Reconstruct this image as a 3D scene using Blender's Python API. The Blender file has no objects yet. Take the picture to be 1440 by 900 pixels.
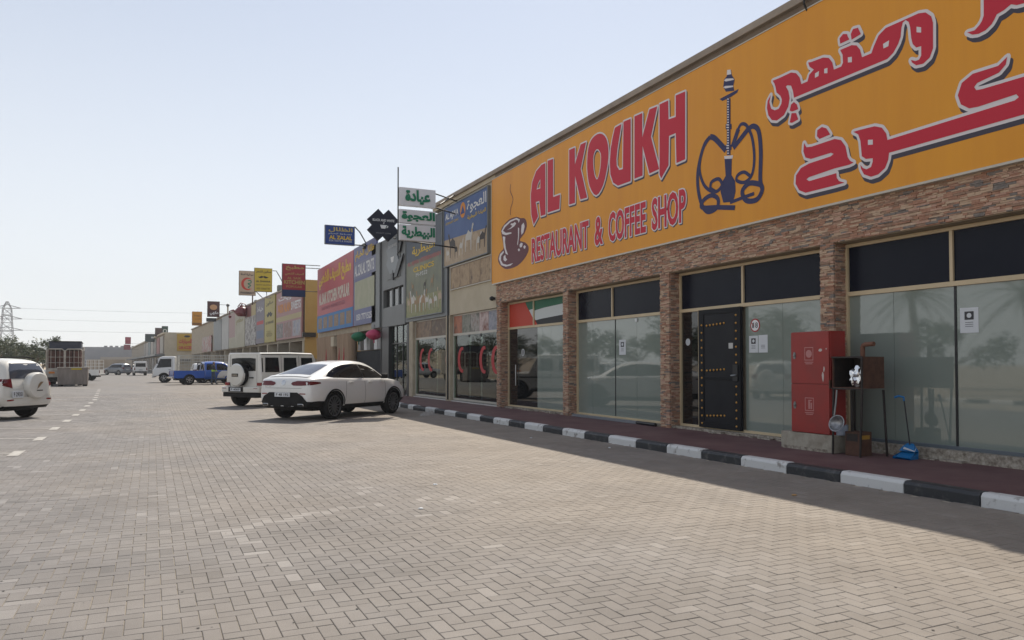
import bpy, bmesh, math, random
import numpy as np
from mathutils import Vector, Matrix
from mathutils.geometry import tessellate_polygon
from mathutils.bvhtree import BVHTree
random.seed(7); RNG = np.random.default_rng(7)
R = math.radians
sc = bpy.context.scene
C = sc.collection

# ---------------------------------------------------------------- camera
F_PX, EYE, YAW, PITCH, HORIZON = 1080.0, 1.5, R(25.1), R(1.5), 513.0
PP_Y = HORIZON - F_PX * math.tan(PITCH)
cam_d = bpy.data.cameras.new('camera'); cam = bpy.data.objects.new('camera', cam_d); C.objects.link(cam)
cam.location = (0, 0, EYE)
cam.rotation_euler = (R(90) + PITCH, 0, -YAW)
cam_d.sensor_fit = 'HORIZONTAL'; cam_d.sensor_width = 36.0; cam_d.lens = 36.0 * F_PX / 1440.0
cam_d.shift_y = (PP_Y - 450.0) / 1440.0
cam_d.clip_start = 0.1; cam_d.clip_end = 6000
sc.camera = cam

# ---------------------------------------------------------------- light
SUN_VEC = Vector((0.458, 0.715, 1.0)).normalized()      # towards the sun
ELEV = math.asin(SUN_VEC.z); AZ = math.atan2(SUN_VEC.x, SUN_VEC.y)
world = bpy.data.worlds.new('World'); sc.world = world; world.use_nodes = True
wn = world.node_tree.nodes; wl = world.node_tree.links
sky = wn.new('ShaderNodeTexSky'); sky.sky_type = 'NISHITA'; sky.sun_disc = False
sky.sun_elevation = ELEV; sky.sun_rotation = AZ
sky.altitude = 0; sky.air_density = 1.0; sky.dust_density = 0.5; sky.ozone_density = 3.0
bg = wn['Background']; bg.inputs['Strength'].default_value = 0.10
# desert haze: an even pale veil over the whole dome
veil = wn.new('ShaderNodeMix'); veil.data_type = 'RGBA'; 
tcw = wn.new('ShaderNodeTexCoord'); sxw = wn.new('ShaderNodeSeparateXYZ'); wl.new(tcw.outputs['Generated'], sxw.inputs[0])
elv = wn.new('ShaderNodeMapRange'); elv.interpolation_type = 'SMOOTHSTEP'; wl.new(sxw.outputs['Z'], elv.inputs['Value'])      # thick low down, thin overhead
elv.inputs['From Min'].default_value = -0.05; elv.inputs['From Max'].default_value = 0.62; elv.inputs['To Min'].default_value = 0.88; elv.inputs['To Max'].default_value = 0.36
wl.new(elv.outputs['Result'], veil.inputs['Factor'])
veil.inputs[7].default_value = (8.6, 8.7, 8.75, 1)
wl.new(sky.outputs['Color'], veil.inputs[6]); wl.new(veil.outputs[2], bg.inputs['Color'])
sun_d = bpy.data.lights.new('sun', 'SUN'); sun = bpy.data.objects.new('sun', sun_d); C.objects.link(sun)
sun_d.energy = 5.0; sun_d.angle = R(0.6); sun_d.color = (1.0, 0.91, 0.78)
sun.rotation_euler = (-SUN_VEC).to_track_quat('-Z', 'Y').to_euler()
sc.view_settings.view_transform = 'Standard'; sc.view_settings.look = 'None'
sc.view_settings.gamma = 1.0; sc.view_settings.use_curve_mapping = False
sc.view_settings.exposure = 0.2
sc.cycles.use_denoising = True
sc.cycles.max_bounces = 8

# ---------------------------------------------------------------- pixel -> place
_fw = Vector((math.sin(YAW) * math.cos(PITCH), math.cos(YAW) * math.cos(PITCH), math.sin(PITCH)))
_rt = Vector((math.cos(YAW), -math.sin(YAW), 0)); _up = _rt.cross(_fw); EYE_P = Vector((0, 0, EYE))
def ray(x, y): return _fw + _rt * ((x - 720) / F_PX) - _up * ((y - PP_Y) / F_PX)
def gnd(x, y, z=0.0):
    d = ray(x, y); return EYE_P + d * ((z - EYE) / d.z)
def depth_of(p): return (Vector(p) - EYE_P).dot(_fw)
class Plane:
    """a wall plane: origin o, u to the right as one faces it, v up, n towards the viewer"""
    def __init__(s, o, u, n): s.o = Vector(o); s.u = Vector(u).normalized(); s.n = Vector(n).normalized(); s.v = Vector((0, 0, 1))
    def P(s, a, b, off=0.0): return s.o + s.u * a + s.v * b + s.n * off
    def px(s, x, y):
        d = ray(x, y); t = (s.o - EYE_P).dot(s.n) / d.dot(s.n); h = EYE_P + d * t - s.o
        return (h.dot(s.u), h.dot(s.v))
    def at(s, off): return Plane(s.o + s.n * off, s.u, s.n)
def wall_x(X): return Plane((X, 0, 0), (0, -1, 0), (-1, 0, 0))     # a = -Y, b = Z
def wall_y(Y): return Plane((0, Y, 0), (1, 0, 0), (0, -1, 0))      # a = X,  b = Z
def fy(px, X=10.1): return -wall_x(X).px(px, 500)[0]

# ---------------------------------------------------------------- materials
MATS = {}
def mat(name, col, col2=None, scale=3.0, rough=0.6, metal=0.0, spec=0.5, coat=0.0, bump=0.0, bscale=40.0,
        detail=6.0, lo=0.35, hi=0.65, alpha=1.0, emit=0.0, stretch=None, streak=0.0, coord='pos'):
    if name in MATS: return MATS[name]
    m = bpy.data.materials.new(name); MATS[name] = m; m.use_nodes = True
    nt = m.node_tree; N = nt.nodes; L = nt.links; b = N['Principled BSDF']
    def rgba(c): return (c[0], c[1], c[2], 1)
    b.inputs['Base Color'].default_value = rgba(col); b.inputs['Roughness'].default_value = rough
    b.inputs['Metallic'].default_value = metal; b.inputs['Specular IOR Level'].default_value = spec
    b.inputs['Coat Weight'].default_value = coat; b.inputs['Coat Roughness'].default_value = 0.04
    if alpha < 1: b.inputs['Alpha'].default_value = alpha
    if emit: b.inputs['Emission Color'].default_value = rgba(col); b.inputs['Emission Strength'].default_value = emit
    vec = None
    if col2 is not None or bump:
        if coord == 'pos': vec = N.new('ShaderNodeNewGeometry').outputs['Position']
        else: vec = N.new('ShaderNodeTexCoord').outputs['Object']
        if stretch:
            mp = N.new('ShaderNodeMapping'); mp.inputs['Scale'].default_value = stretch; L.new(vec, mp.inputs['Vector']); vec = mp.outputs['Vector']
    if col2 is not None:
        t = N.new('ShaderNodeTexNoise'); t.inputs['Scale'].default_value = scale; t.inputs['Detail'].default_value = detail
        t.inputs['Roughness'].default_value = 0.62; L.new(vec, t.inputs['Vector'])
        r = N.new('ShaderNodeValToRGB'); r.color_ramp.elements[0].position = lo; r.color_ramp.elements[1].position = hi
        r.color_ramp.elements[0].color = rgba(col); r.color_ramp.elements[1].color = rgba(col2)
        L.new(t.outputs['Fac'], r.inputs['Fac']); L.new(r.outputs['Color'], b.inputs['Base Color'])
    if bump:
        t2 = N.new('ShaderNodeTexNoise'); t2.inputs['Scale'].default_value = bscale; t2.inputs['Detail'].default_value = 5
        L.new(vec, t2.inputs['Vector']); bp = N.new('ShaderNodeBump'); bp.inputs['Strength'].default_value = bump
        bp.inputs['Distance'].default_value = 0.01; L.new(t2.outputs['Fac'], bp.inputs['Height']); L.new(bp.outputs['Normal'], b.inputs['Normal'])
    return m
def flat_mat(name, col, rough=0.55): return mat(name, col, rough=rough, spec=0.3)

# ---------------------------------------------------------------- mesh building
class MB:
    def __init__(s): s.v = []; s.f = []; s.m = []
    def add(s, vs, fs, mi=0):
        k = len(s.v); s.v += [tuple(p) for p in vs]; s.f += [tuple(i + k for i in f) for f in fs]; s.m += [mi] * len(fs); return s
    def box(s, x0, x1, y0, y1, z0, z1, mi=0):
        vs = [(x, y, z) for z in (z0, z1) for y in (y0, y1) for x in (x0, x1)]
        return s.add(vs, [(0, 2, 3, 1), (4, 5, 7, 6), (0, 1, 5, 4), (2, 6, 7, 3), (0, 4, 6, 2), (1, 3, 7, 5)], mi)
    def obox(s, c, ax, ay, az, mi=0):
        c, ax, ay, az = map(Vector, (c, ax, ay, az))
        vs = [c + ax * i + ay * j + az * k for k in (-1, 1) for j in (-1, 1) for i in (-1, 1)]
        return s.add(vs, [(0, 2, 3, 1), (4, 5, 7, 6), (0, 1, 5, 4), (2, 6, 7, 3), (0, 4, 6, 2), (1, 3, 7, 5)], mi)
    def pbox(s, pl, a0, a1, b0, b1, o0, o1, mi=0):       # a box standing on a wall plane between offsets o0..o1
        c = pl.P((a0 + a1) / 2, (b0 + b1) / 2, (o0 + o1) / 2)
        return s.obox(c, pl.u * ((a1 - a0) / 2), pl.v * ((b1 - b0) / 2), pl.n * (abs(o1 - o0) / 2), mi)
    def tube(s, pts, r, n=8, mi=0, cap=True, r2=None):
        pts = [Vector(p) for p in pts]; k = len(s.v); m = len(pts); prev = None
        for i, p in enumerate(pts):
            d = (pts[min(i + 1, m - 1)] - pts[max(i - 1, 0)]).normalized()
            a = d.orthogonal().normalized() if prev is None else (prev - d * prev.dot(d)).normalized()
            prev = a; b = d.cross(a); rr = r if r2 is None else r + (r2 - r) * i / (m - 1)
            for j in range(n):
                t = 2 * math.pi * j / n; s.v.append(tuple(p + a * (rr * math.cos(t)) + b * (rr * math.sin(t))))
        for i in range(m - 1):
            for j in range(n):
                s.f.append((k + i * n + j, k + i * n + (j + 1) % n, k + (i + 1) * n + (j + 1) % n, k + (i + 1) * n + j)); s.m.append(mi)
        if cap:
            s.f.append(tuple(k + j for j in reversed(range(n)))); s.f.append(tuple(k + (m - 1) * n + j for j in range(n))); s.m += [mi, mi]
        return s
    def lathe(s, c, prof, axis=(0, 0, 1), n=20, mi=0):
        c = Vector(c); ax = Vector(axis).normalized(); a = ax.orthogonal().normalized(); b = ax.cross(a); k = len(s.v); m = len(prof)
        for r, h in prof:
            for j in range(n):
                t = 2 * math.pi * j / n; s.v.append(tuple(c + ax * h + a * (r * math.cos(t)) + b * (r * math.sin(t))))
        for i in range(m - 1):
            for j in range(n):
                s.f.append((k + i * n + j, k + i * n + (j + 1) % n, k + (i + 1) * n + (j + 1) % n, k + (i + 1) * n + j)); s.m.append(mi)
        if prof[0][0] > 1e-6: s.f.append(tuple(k + j for j in reversed(range(n)))); s.m.append(mi)
        if prof[-1][0] > 1e-6: s.f.append(tuple(k + (m - 1) * n + j for j in range(n))); s.m.append(mi)
        return s
    def prism(s, pl, poly, o0, o1, mi=0, mside=None):    # polygon in plane coords, thickness o0..o1
        n = len(poly); ar = sum(poly[i][0] * poly[(i + 1) % n][1] - poly[(i + 1) % n][0] * poly[i][1] for i in range(n))
        if ar < 0: poly = poly[::-1]
        k = len(s.v); s.v += [tuple(pl.P(a, b, o0)) for a, b in poly] + [tuple(pl.P(a, b, o1)) for a, b in poly]
        tr = tessellate_polygon([[Vector((a, b, 0)) for a, b in poly]])
        for t in tr:
            s.f.append(tuple(k + n + i for i in t)); s.m.append(mi); s.f.append(tuple(k + i for i in reversed(t))); s.m.append(mi)
        for i in range(n):
            j = (i + 1) % n; s.f.append((k + i, k + j, k + n + j, k + n + i)); s.m.append(mi if mside is None else mside)
        return s
    def flat(s, pl, polys, off, mi=0):                   # polys: list of (outer, [holes])
        for outer, holes in polys:
            loops = [outer] + list(holes); pts = [p for l in loops for p in l]
            tr = tessellate_polygon([[Vector((a, b, 0)) for a, b in l] for l in loops]); k = len(s.v)
            s.v += [tuple(pl.P(a, b, off)) for a, b in pts]
            for t in tr:
                p = [pts[i] for i in t]
                ar = (p[1][0] - p[0][0]) * (p[2][1] - p[0][1]) - (p[2][0] - p[0][0]) * (p[1][1] - p[0][1])
                if abs(ar) < 1e-10: continue
                s.f.append(tuple(k + i for i in (t if ar > 0 else reversed(t)))); s.m.append(mi)
        return s
    def mesh(s, name, mats, smooth=False, bevel=0.0, fix=False):
        me = bpy.data.meshes.new(name); me.from_pydata(s.v, [], s.f)
        for m in (mats if isinstance(mats, (list, tuple)) else [mats]):
            if m is not None: me.materials.append(m)
        me.polygons.foreach_set('material_index', s.m)
        if fix or bevel:
            bm = bmesh.new(); bm.from_mesh(me)
            bmesh.ops.recalc_face_normals(bm, faces=bm.faces)
            if bevel:
                es = [e for e in bm.edges if len(e.link_faces) == 2 and e.calc_face_angle(0) > 0.6]
                bmesh.ops.bevel(bm, geom=es, offset=bevel, segments=2, affect='EDGES', profile=0.6, clamp_overlap=True)
            bm.to_mesh(me); bm.free()
        if smooth:
            me.polygons.foreach_set('use_smooth', [True] * len(me.polygons))
            me.set_sharp_from_angle(angle=R(38))
        me.update(); return me
    def build(s, name, mats, parent=None, smooth=False, bevel=0.0, fix=True, **kw):
        o = bpy.data.objects.new(name, s.mesh(name, mats, smooth, bevel, fix)); C.objects.link(o)
        if parent is not None: o.parent = parent
        for k, v in kw.items(): o[k] = v
        return o
def tag(o, label=None, cat=None, group=None, kind=None):
    if label: o['label'] = label
    if cat: o['category'] = cat
    if group: o['group'] = group
    if kind: o['kind'] = kind
    return o
def thing(name, label, cat, loc=(0, 0, 0), rz=0.0, group=None):
    o = bpy.data.objects.new(name, None); C.objects.link(o); o.location = loc; o.rotation_euler = (0, 0, rz)
    o.empty_display_size = 0.2; return tag(o, label, cat, group)
def copy_tree(o, parent=None):
    c = o.copy(); C.objects.link(c)
    if parent is not None: c.parent = parent
    for ch in list(o.children): copy_tree(ch, c)
    return c
def link(name, me, parent=None, loc=None, rz=0.0):
    o = bpy.data.objects.new(name, me); C.objects.link(o)
    if parent is not None: o.parent = parent
    if loc is not None: o.location = loc
    o.rotation_euler.z = rz; return o

# ---------------------------------------------------------------- lettering
_AR = {'ا': 0xFE8D, 'أ': 0xFE83, 'ب': 0xFE8F, 'ة': 0xFE93, 'ت': 0xFE95, 'ج': 0xFE9D, 'ح': 0xFEA1, 'خ': 0xFEA5, 'د': 0xFEA9, 'ر': 0xFEAD,
       'ز': 0xFEAF, 'س': 0xFEB1, 'ش': 0xFEB5, 'ص': 0xFEB9, 'ط': 0xFEC1, 'ظ': 0xFEC5, 'ع': 0xFEC9, 'ف': 0xFED1, 'ق': 0xFED5, 'ك': 0xFED9,
       'ل': 0xFEDD, 'م': 0xFEE1, 'ن': 0xFEE5, 'ه': 0xFEE9, 'و': 0xFEED, 'ي': 0xFEF1}
_TWO = set('اأةدرزو')
def arabic(s):
    out = []
    for i, c in enumerate(s):
        if c not in _AR: out.append(c); continue
        p = i > 0 and s[i - 1] in _AR and s[i - 1] not in _TWO
        n = i < len(s) - 1 and s[i + 1] in _AR and c not in _TWO
        out.append(chr(_AR[c] + (3 if p and n else 1 if p else 2 if n else 0)))
    return ''.join(reversed(out))
_TXT = {}
def text_polys(s, bold=0.0, res=3):
    """the outlines of a line of text, scaled into the unit box: list of (outer, [holes])"""
    key = (s, bold)
    if key in _TXT: return _TXT[key]
    cu = bpy.data.curves.new('tmp', 'FONT'); cu.body = s; cu.size = 1.0
    ob = bpy.data.objects.new('tmp', cu); C.objects.link(ob)
    cv = ob.to_curve(bpy.context.evaluated_depsgraph_get()); loops = []
    for sp in cv.splines:
        bp = sp.bezier_points; n = len(bp); l = []
        for i in range(n):
            a, b = bp[i], bp[(i + 1) % n]; p0, p1, p2, p3 = a.co, a.handle_right, b.handle_left, b.co
            straight = (p1 - p0).cross(p3 - p0).length < 1e-4 and (p2 - p0).cross(p3 - p0).length < 1e-4
            for k in range(1 if straight else res):
                t = k / res; q = p0 * (1 - t) ** 3 + p1 * (3 * t * (1 - t) ** 2) + p2 * (3 * t * t * (1 - t)) + p3 * t ** 3
                if not l or (q - l[-1]).length > 1e-5: l.append(q.copy())
        if len(l) > 2: loops.append([(p.x, p.y) for p in l])
    ob.to_curve_clear(); bpy.data.objects.remove(ob); bpy.data.curves.remove(cu)
    def area(l): return sum(l[i][0] * l[(i + 1) % len(l)][1] - l[(i + 1) % len(l)][0] * l[i][1] for i in range(len(l))) / 2
    if not loops: return []
    big = max(loops, key=lambda l: abs(area(l))); sg = 1 if area(big) > 0 else -1
    loops = [offset_loop(l, bold * (1 if area(l) * sg > 0 else -1)) if bold else l for l in loops]
    outs = [[l, []] for l in loops if area(l) * sg > 0]
    def inside(p, l):
        c = False
        for i in range(len(l)):
            (x1, y1), (x2, y2) = l[i], l[i - 1]
            if (y1 > p[1]) != (y2 > p[1]) and p[0] < (x2 - x1) * (p[1] - y1) / (y2 - y1) + x1: c = not c
        return c
    for l in loops:
        if area(l) * sg <= 0:
            for o in outs:
                if inside(l[0], o[0]): o[1].append(l); break
    xs = [p[0] for o in outs for p in o[0]]; ys = [p[1] for o in outs for p in o[0]]
    x0, x1, y0, y1 = min(xs), max(xs), min(ys), max(ys)
    f = lambda l: [((p[0] - x0) / (x1 - x0), (p[1] - y0) / (y1 - y0)) for p in l]
    res_ = [(f(o), [f(h) for h in hs]) for o, hs in outs]
    _TXT[key] = res_; return res_
def offset_loop(l, d):
    """push a closed loop outwards by d"""
    n = len(l); ar = sum(l[i][0] * l[(i + 1) % n][1] - l[(i + 1) % n][0] * l[i][1] for i in range(n)); sg = 1 if ar > 0 else -1; out = []
    for i in range(n):
        p, q, r = Vector(l[i - 1]), Vector(l[i]), Vector(l[(i + 1) % n]); a = (q - p); b = (r - q)
        if a.length < 1e-9 or b.length < 1e-9: out.append(tuple(q)); continue
        a.normalize(); b.normalize(); na = Vector((a.y, -a.x)) * sg; nb = Vector((b.y, -b.x)) * sg; m = na + nb
        if m.length < 0.3: out.append(tuple(q + na * d)); continue
        m.normalize(); out.append(tuple(q + m * (d / max(m.dot(na), 0.45))))
    return out
def fit_text(s, a0, a1, b0, b1, bold=0.0):
    return [([(a0 + x * (a1 - a0), b0 + y * (b1 - b0)) for x, y in o], [[(a0 + x * (a1 - a0), b0 + y * (b1 - b0)) for x, y in h] for h in hs])
            for o, hs in text_polys(s, bold)]
def lettering(pl, s, a0, a1, b0, b1, m, parent, off=0.006, bold=0.0, name='lettering'):
    mb = MB()
    for i, p in enumerate(fit_text(s, a0, a1, b0, b1, bold)): mb.flat(pl, [p], off + 0.0003 * (i % 5))
    return mb.build(name, m, parent, fix=False)
def rect(a0, a1, b0, b1): return [(a0, b0), (a1, b0), (a1, b1), (a0, b1)]
def disc(a, b, r, n=16, ry=None): return [(a + r * math.cos(2 * math.pi * i / n), b + (ry or r) * math.sin(2 * math.pi * i / n)) for i in range(n)]
def smooth_loop(l, k=3):
    """Catmull-Rom through a closed loop"""
    n = len(l); out = []
    for i in range(n):
        p0, p1, p2, p3 = (Vector(l[(i + j) % n]) for j in (-1, 0, 1, 2))
        for j in range(k):
            t = j / k; q = 0.5 * ((2 * p1) + (p2 - p0) * t + (2 * p0 - 5 * p1 + 4 * p2 - p3) * t * t + (3 * p1 - p0 - 3 * p2 + p3) * t ** 3); out.append(tuple(q))
    return out
def smooth_path(l, k=5):
    n = len(l); out = []
    for i in range(n - 1):
        p0, p1, p2, p3 = (Vector(l[min(max(i + j, 0), n - 1)]) for j in (-1, 0, 1, 2))
        for j in range(k):
            t = j / k; out.append(0.5 * ((2 * p1) + (p2 - p0) * t + (2 * p0 - 5 * p1 + 4 * p2 - p3) * t * t + (3 * p1 - p0 - 3 * p2 + p3) * t ** 3))
    out.append(Vector(l[-1])); return out
def ribbon(path, w0, w1=None):
    """a stroke of given width as one polygon"""
    P = [Vector(p) for p in path]; n = len(P); L_, R_ = [], []
    for i, p in enumerate(P):
        d = (P[min(i + 1, n - 1)] - P[max(i - 1, 0)])
        if d.length < 1e-9: continue
        d.normalize(); q = Vector((-d.y, d.x)); w = w0 if w1 is None else w0 + (w1 - w0) * i / (n - 1); L_.append(tuple(p + q * w / 2)); R_.append(tuple(p - q * w / 2))
    return L_, R_
def stroke(mb, pl, path, w, off, mi=0, w1=None):
    L_, R_ = ribbon(path, w, w1); k = len(mb.v); n = len(L_)
    rise = [off + 0.003 * i / n for i in range(n)]
    mb.v += [tuple(pl.P(a, b, o_)) for (a, b), o_ in zip(L_, rise)] + [tuple(pl.P(a, b, o_)) for (a, b), o_ in zip(R_, rise)]
    for i in range(n - 1): mb.f.append((k + n + i, k + n + i + 1, k + i + 1, k + i)); mb.m.append(mi)
# ================================================================ ground, paving, kerb
KERB_X = 7.97; WALL_X = 10.1; PAVE_Z = 0.14
def paver_mat(name, source):
    m = bpy.data.materials.new(name); m.use_nodes = True; N = m.node_tree.nodes; L = m.node_tree.links; b = N['Principled BSDF']
    pos = N.new('ShaderNodeNewGeometry').outputs['Position']
    if source == 'object': rnd = N.new('ShaderNodeObjectInfo').outputs['Random']
    elif source == 'attr': a = N.new('ShaderNodeAttribute'); a.attribute_name = 'rnd'; rnd = a.outputs['Fac']
    else:
        bt = N.new('ShaderNodeTexVoronoi'); bt.inputs['Scale'].default_value = 7.0; L.new(pos, bt.inputs['Vector'])
        sp = N.new('ShaderNodeSeparateColor'); L.new(bt.outputs['Color'], sp.inputs[0]); rnd = sp.outputs[0]
    r1 = N.new('ShaderNodeValToRGB'); e = r1.color_ramp.elements
    cols = [(0.0, (0.145, 0.139, 0.136)), (0.1, (0.174, 0.166, 0.163)), (0.6, (0.187, 0.178, 0.173)), (0.97, (0.201, 0.191, 0.187)), (0.999, (0.264, 0.253, 0.247))]
    if source == 'far': cols = [(0, (0.174, 0.166, 0.163)), (1, (0.197, 0.188, 0.183))]
    e[0].position = cols[0][0]; e[0].color = (*cols[0][1], 1); e[1].position = cols[-1][0]; e[1].color = (*cols[-1][1], 1)
    for p, c in cols[1:-1]: q = e.new(p); q.color = (*c, 1)
    L.new(rnd, r1.inputs['Fac'])
    # blown sand lies thicker towards the shops
    sx = N.new('ShaderNodeSeparateXYZ'); L.new(pos, sx.inputs[0])
    mr = N.new('ShaderNodeMapRange'); mr.inputs['From Min'].default_value = -1.5; mr.inputs['From Max'].default_value = 6.5; L.new(sx.outputs['X'], mr.inputs['Value'])
    n1 = N.new('ShaderNodeTexNoise'); n1.inputs['Scale'].default_value = 0.33; n1.inputs['Detail'].default_value = 5; L.new(pos, n1.inputs['Vector'])
    mm = N.new('ShaderNodeMath'); mm.operation = 'MULTIPLY_ADD'; L.new(n1.outputs['Fac'], mm.inputs[0]); mm.inputs[1].default_value = 1.5; mm.inputs[2].default_value = -0.72
    m2 = N.new('ShaderNodeMath'); m2.operation = 'ADD'; m2.use_clamp = True; L.new(mr.outputs['Result'], m2.inputs[0]); L.new(mm.outputs[0], m2.inputs[1])
    m3 = N.new('ShaderNodeMath'); m3.operation = 'MULTIPLY'; L.new(m2.outputs[0], m3.inputs[0]); m3.inputs[1].default_value = 0.52
    mx = N.new('ShaderNodeMix'); mx.data_type = 'RGBA'; L.new(m3.outputs[0], mx.inputs['Factor']); L.new(r1.outputs['Color'], mx.inputs[6])
    mx.inputs[7].default_value = (0.315, 0.265, 0.208, 1)
    # tyre grime and fine grain
    n2 = N.new('ShaderNodeTexNoise'); n2.inputs['Scale'].default_value = 0.9; n2.inputs['Detail'].default_value = 8; n2.inputs['Roughness'].default_value = 0.7; L.new(pos, n2.inputs['Vector'])
    r2 = N.new('ShaderNodeValToRGB'); r2.color_ramp.elements[0].position = 0.3; r2.color_ramp.elements[0].color = (0.8, 0.79, 0.78, 1)
    r2.color_ramp.elements[1].position = 0.62; r2.color_ramp.elements[1].color = (1.06, 1.06, 1.06, 1); L.new(n2.outputs['Fac'], r2.inputs['Fac'])
    m4 = N.new('ShaderNodeMix'); m4.data_type = 'RGBA'; m4.blend_type = 'MULTIPLY'; m4.inputs['Factor'].default_value = 1; L.new(mx.outputs[2], m4.inputs[6]); L.new(r2.outputs['Color'], m4.inputs[7])
    n3 = N.new('ShaderNodeTexNoise'); n3.inputs['Scale'].default_value = 160; n3.inputs['Detail'].default_value = 3; L.new(pos, n3.inputs['Vector'])
    r3 = N.new('ShaderNodeValToRGB'); r3.color_ramp.elements[0].position = 0.3; r3.color_ramp.elements[0].color = (0.84, 0.84, 0.84, 1); r3.color_ramp.elements[1].position = 0.7; r3.color_ramp.elements[1].color = (1.1, 1.1, 1.1, 1)
    L.new(n3.outputs['Fac'], r3.inputs['Fac'])
    m5 = N.new('ShaderNodeMix'); m5.data_type = 'RGBA'; m5.blend_type = 'MULTIPLY'; m5.inputs['Factor'].default_value = 1; L.new(m4.outputs[2], m5.inputs[6]); L.new(r3.outputs['Color'], m5.inputs[7])
    last = m5.outputs[2]
    if source == 'far':     # too far to tell the blocks apart: only faint courses
        bk = N.new('ShaderNodeTexBrick'); bk.inputs['Scale'].default_value = 1.0; bk.inputs['Brick Width'].default_value = 0.2; bk.inputs['Row Height'].default_value = 0.1
        bk.inputs['Mortar Size'].default_value = 0.004; bk.inputs['Color1'].default_value = (1, 1, 1, 1); bk.inputs['Color2'].default_value = (0.9, 0.9, 0.9, 1); bk.inputs['Mortar'].default_value = (0.7, 0.68, 0.64, 1)
        L.new(pos, bk.inputs['Vector']); m6 = N.new('ShaderNodeMix'); m6.data_type = 'RGBA'; m6.blend_type = 'MULTIPLY'; m6.inputs['Factor'].default_value = 0.8
        L.new(last, m6.inputs[6]); L.new(bk.outputs['Color'], m6.inputs[7]); last = m6.outputs[2]
    L.new(last, b.inputs['Base Color']); b.inputs['Roughness'].default_value = 0.82; b.inputs['Specular IOR Level'].default_value = 0.3
    bp = N.new('ShaderNodeBump'); bp.inputs['Strength'].default_value = 0.35; bp.inputs['Distance'].default_value = 0.004; L.new(n3.outputs['Fac'], bp.inputs['Height']); L.new(bp.outputs['Normal'], b.inputs['Normal'])
    return m
M_PAV_O = paver_mat('paver_single', 'object'); M_PAV_A = paver_mat('paver_field', 'attr'); M_PAV_F = paver_mat('paver_far', 'far')
M_SAND = mat('sand_ground', (0.30, 0.24, 0.17), (0.38, 0.31, 0.225), scale=0.15, rough=0.9, bump=0.3, bscale=2.0)
M_JOINT = mat('joint_sand', (0.22, 0.19, 0.15), (0.42, 0.365, 0.285), scale=1.2, rough=0.95)
g = MB().add([(-2500, -600, -0.06), (2500, -600, -0.06), (2500, 4500, -0.06), (-2500, 4500, -0.06)], [(0, 1, 2, 3)]).build('ground', M_SAND); tag(g, kind='structure')
PX0, PX1, PY0, PY1 = -8.53, KERB_X, 0.4, 44.0
paving = MB().add([(PX0, PY0, -0.007), (PX1, PY0, -0.007), (PX1, PY1, -0.007), (PX0, PY1, -0.007)], [(0, 1, 2, 3)]).build('paving', M_JOINT); tag(paving, kind='structure')
mb = MB()
def sheet(x0, x1, y0, y1, z): mb.add([(x0, y0, z), (x1, y0, z), (x1, y1, z), (x0, y1, z)], [(0, 1, 2, 3)])
sheet(-8.5, KERB_X, PY1, 175, -0.001); sheet(PX0, KERB_X, -25, PY0, -0.001); sheet(-30, 6.0, 175, 330, -0.001); sheet(KERB_X, 14, 56, 175, -0.003)
far = mb.build('far_paving', M_PAV_F, paving, fix=False)
# herringbone blocks, 200 x 100 mm
U = 0.1; NI = int(round((PX1 - PX0) / U)); NJ = int(round((PY1 - PY0) / U))
I, J = np.meshgrid(np.arange(NI), np.arange(NJ), indexing='ij'); K = (I - J) % 4
hm = (K == 0) & (I < NI - 1); vm = (K == 3) & (J < NJ - 1)
hx = PX1 - NI * U + I[hm] * U; hy = PY0 + J[hm] * U; vx = PX1 - NI * U + I[vm] * U; vy = PY0 + J[vm] * U
bx0 = np.concatenate([hx, vx]); by0 = np.concatenate([hy, vy]); bw = np.concatenate([np.full(hx.size, 0.2), np.full(vx.size, 0.1)]); bd = np.concatenate([np.full(hx.size, 0.1), np.full(vx.size, 0.2)])
cx = bx0 + bw / 2; cy = by0 + bd / 2
dep = cx * math.sin(YAW) + cy * math.cos(YAW); lat = cx * math.cos(YAW) - cy * math.sin(YAW)
seen = (dep > 1.2) & (np.abs(lat) < 0.667 * dep + 2.5)
keep = np.where(seen)[0]
rnd = RNG.random(cx.size); dz = RNG.normal(0, 0.0007, cx.size)
# the re-laid bay lines: pale blocks in a row, and one dark replacement
for (xa, ya), (xb, yb), pr in [((318, 747), (470, 716), 0.75), ((470, 716), (640, 700), 0.4), ((318, 747), (415, 812), 0.35), ((415, 812), (520, 850), 0.3)]:
    a = gnd(xa, ya); b = gnd(xb, yb)
    t = np.clip(((cx - a.x) * (b.x - a.x) + (cy - a.y) * (b.y - a.y)) / ((b.x - a.x) ** 2 + (b.y - a.y) ** 2), 0, 1)
    dd = np.hypot(cx - a.x - t * (b.x - a.x), cy - a.y - t * (b.y - a.y)); hit = (dd < 0.075) & (RNG.random(cx.size) < pr); rnd[hit] = 1.0
quad = [gnd(*q) for q in ((330, 752), (640, 706), (820, 760), (540, 845))]; ins = np.ones(cx.size, bool)
for k in range(4):
    a, b = quad[k], quad[(k + 1) % 4]; ins &= ((b.x - a.x) * (cy - a.y) - (b.y - a.y) * (cx - a.x)) < 0
rnd[ins & (rnd < 0.99)] *= 0.35        # a re-laid patch of darker blocks
dk = gnd(531, 836); rnd[np.argmin(np.hypot(cx - dk.x, cy - dk.y))] = -0.5
inframe = (dep > 1.2) & (np.abs(lat) < 0.667 * dep) & (dep > 4.25)
near = np.where(inframe)[0]; near = near[np.argsort(dep[near])][:300]; nearset = np.zeros(cx.size, bool); nearset[near] = True
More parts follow.
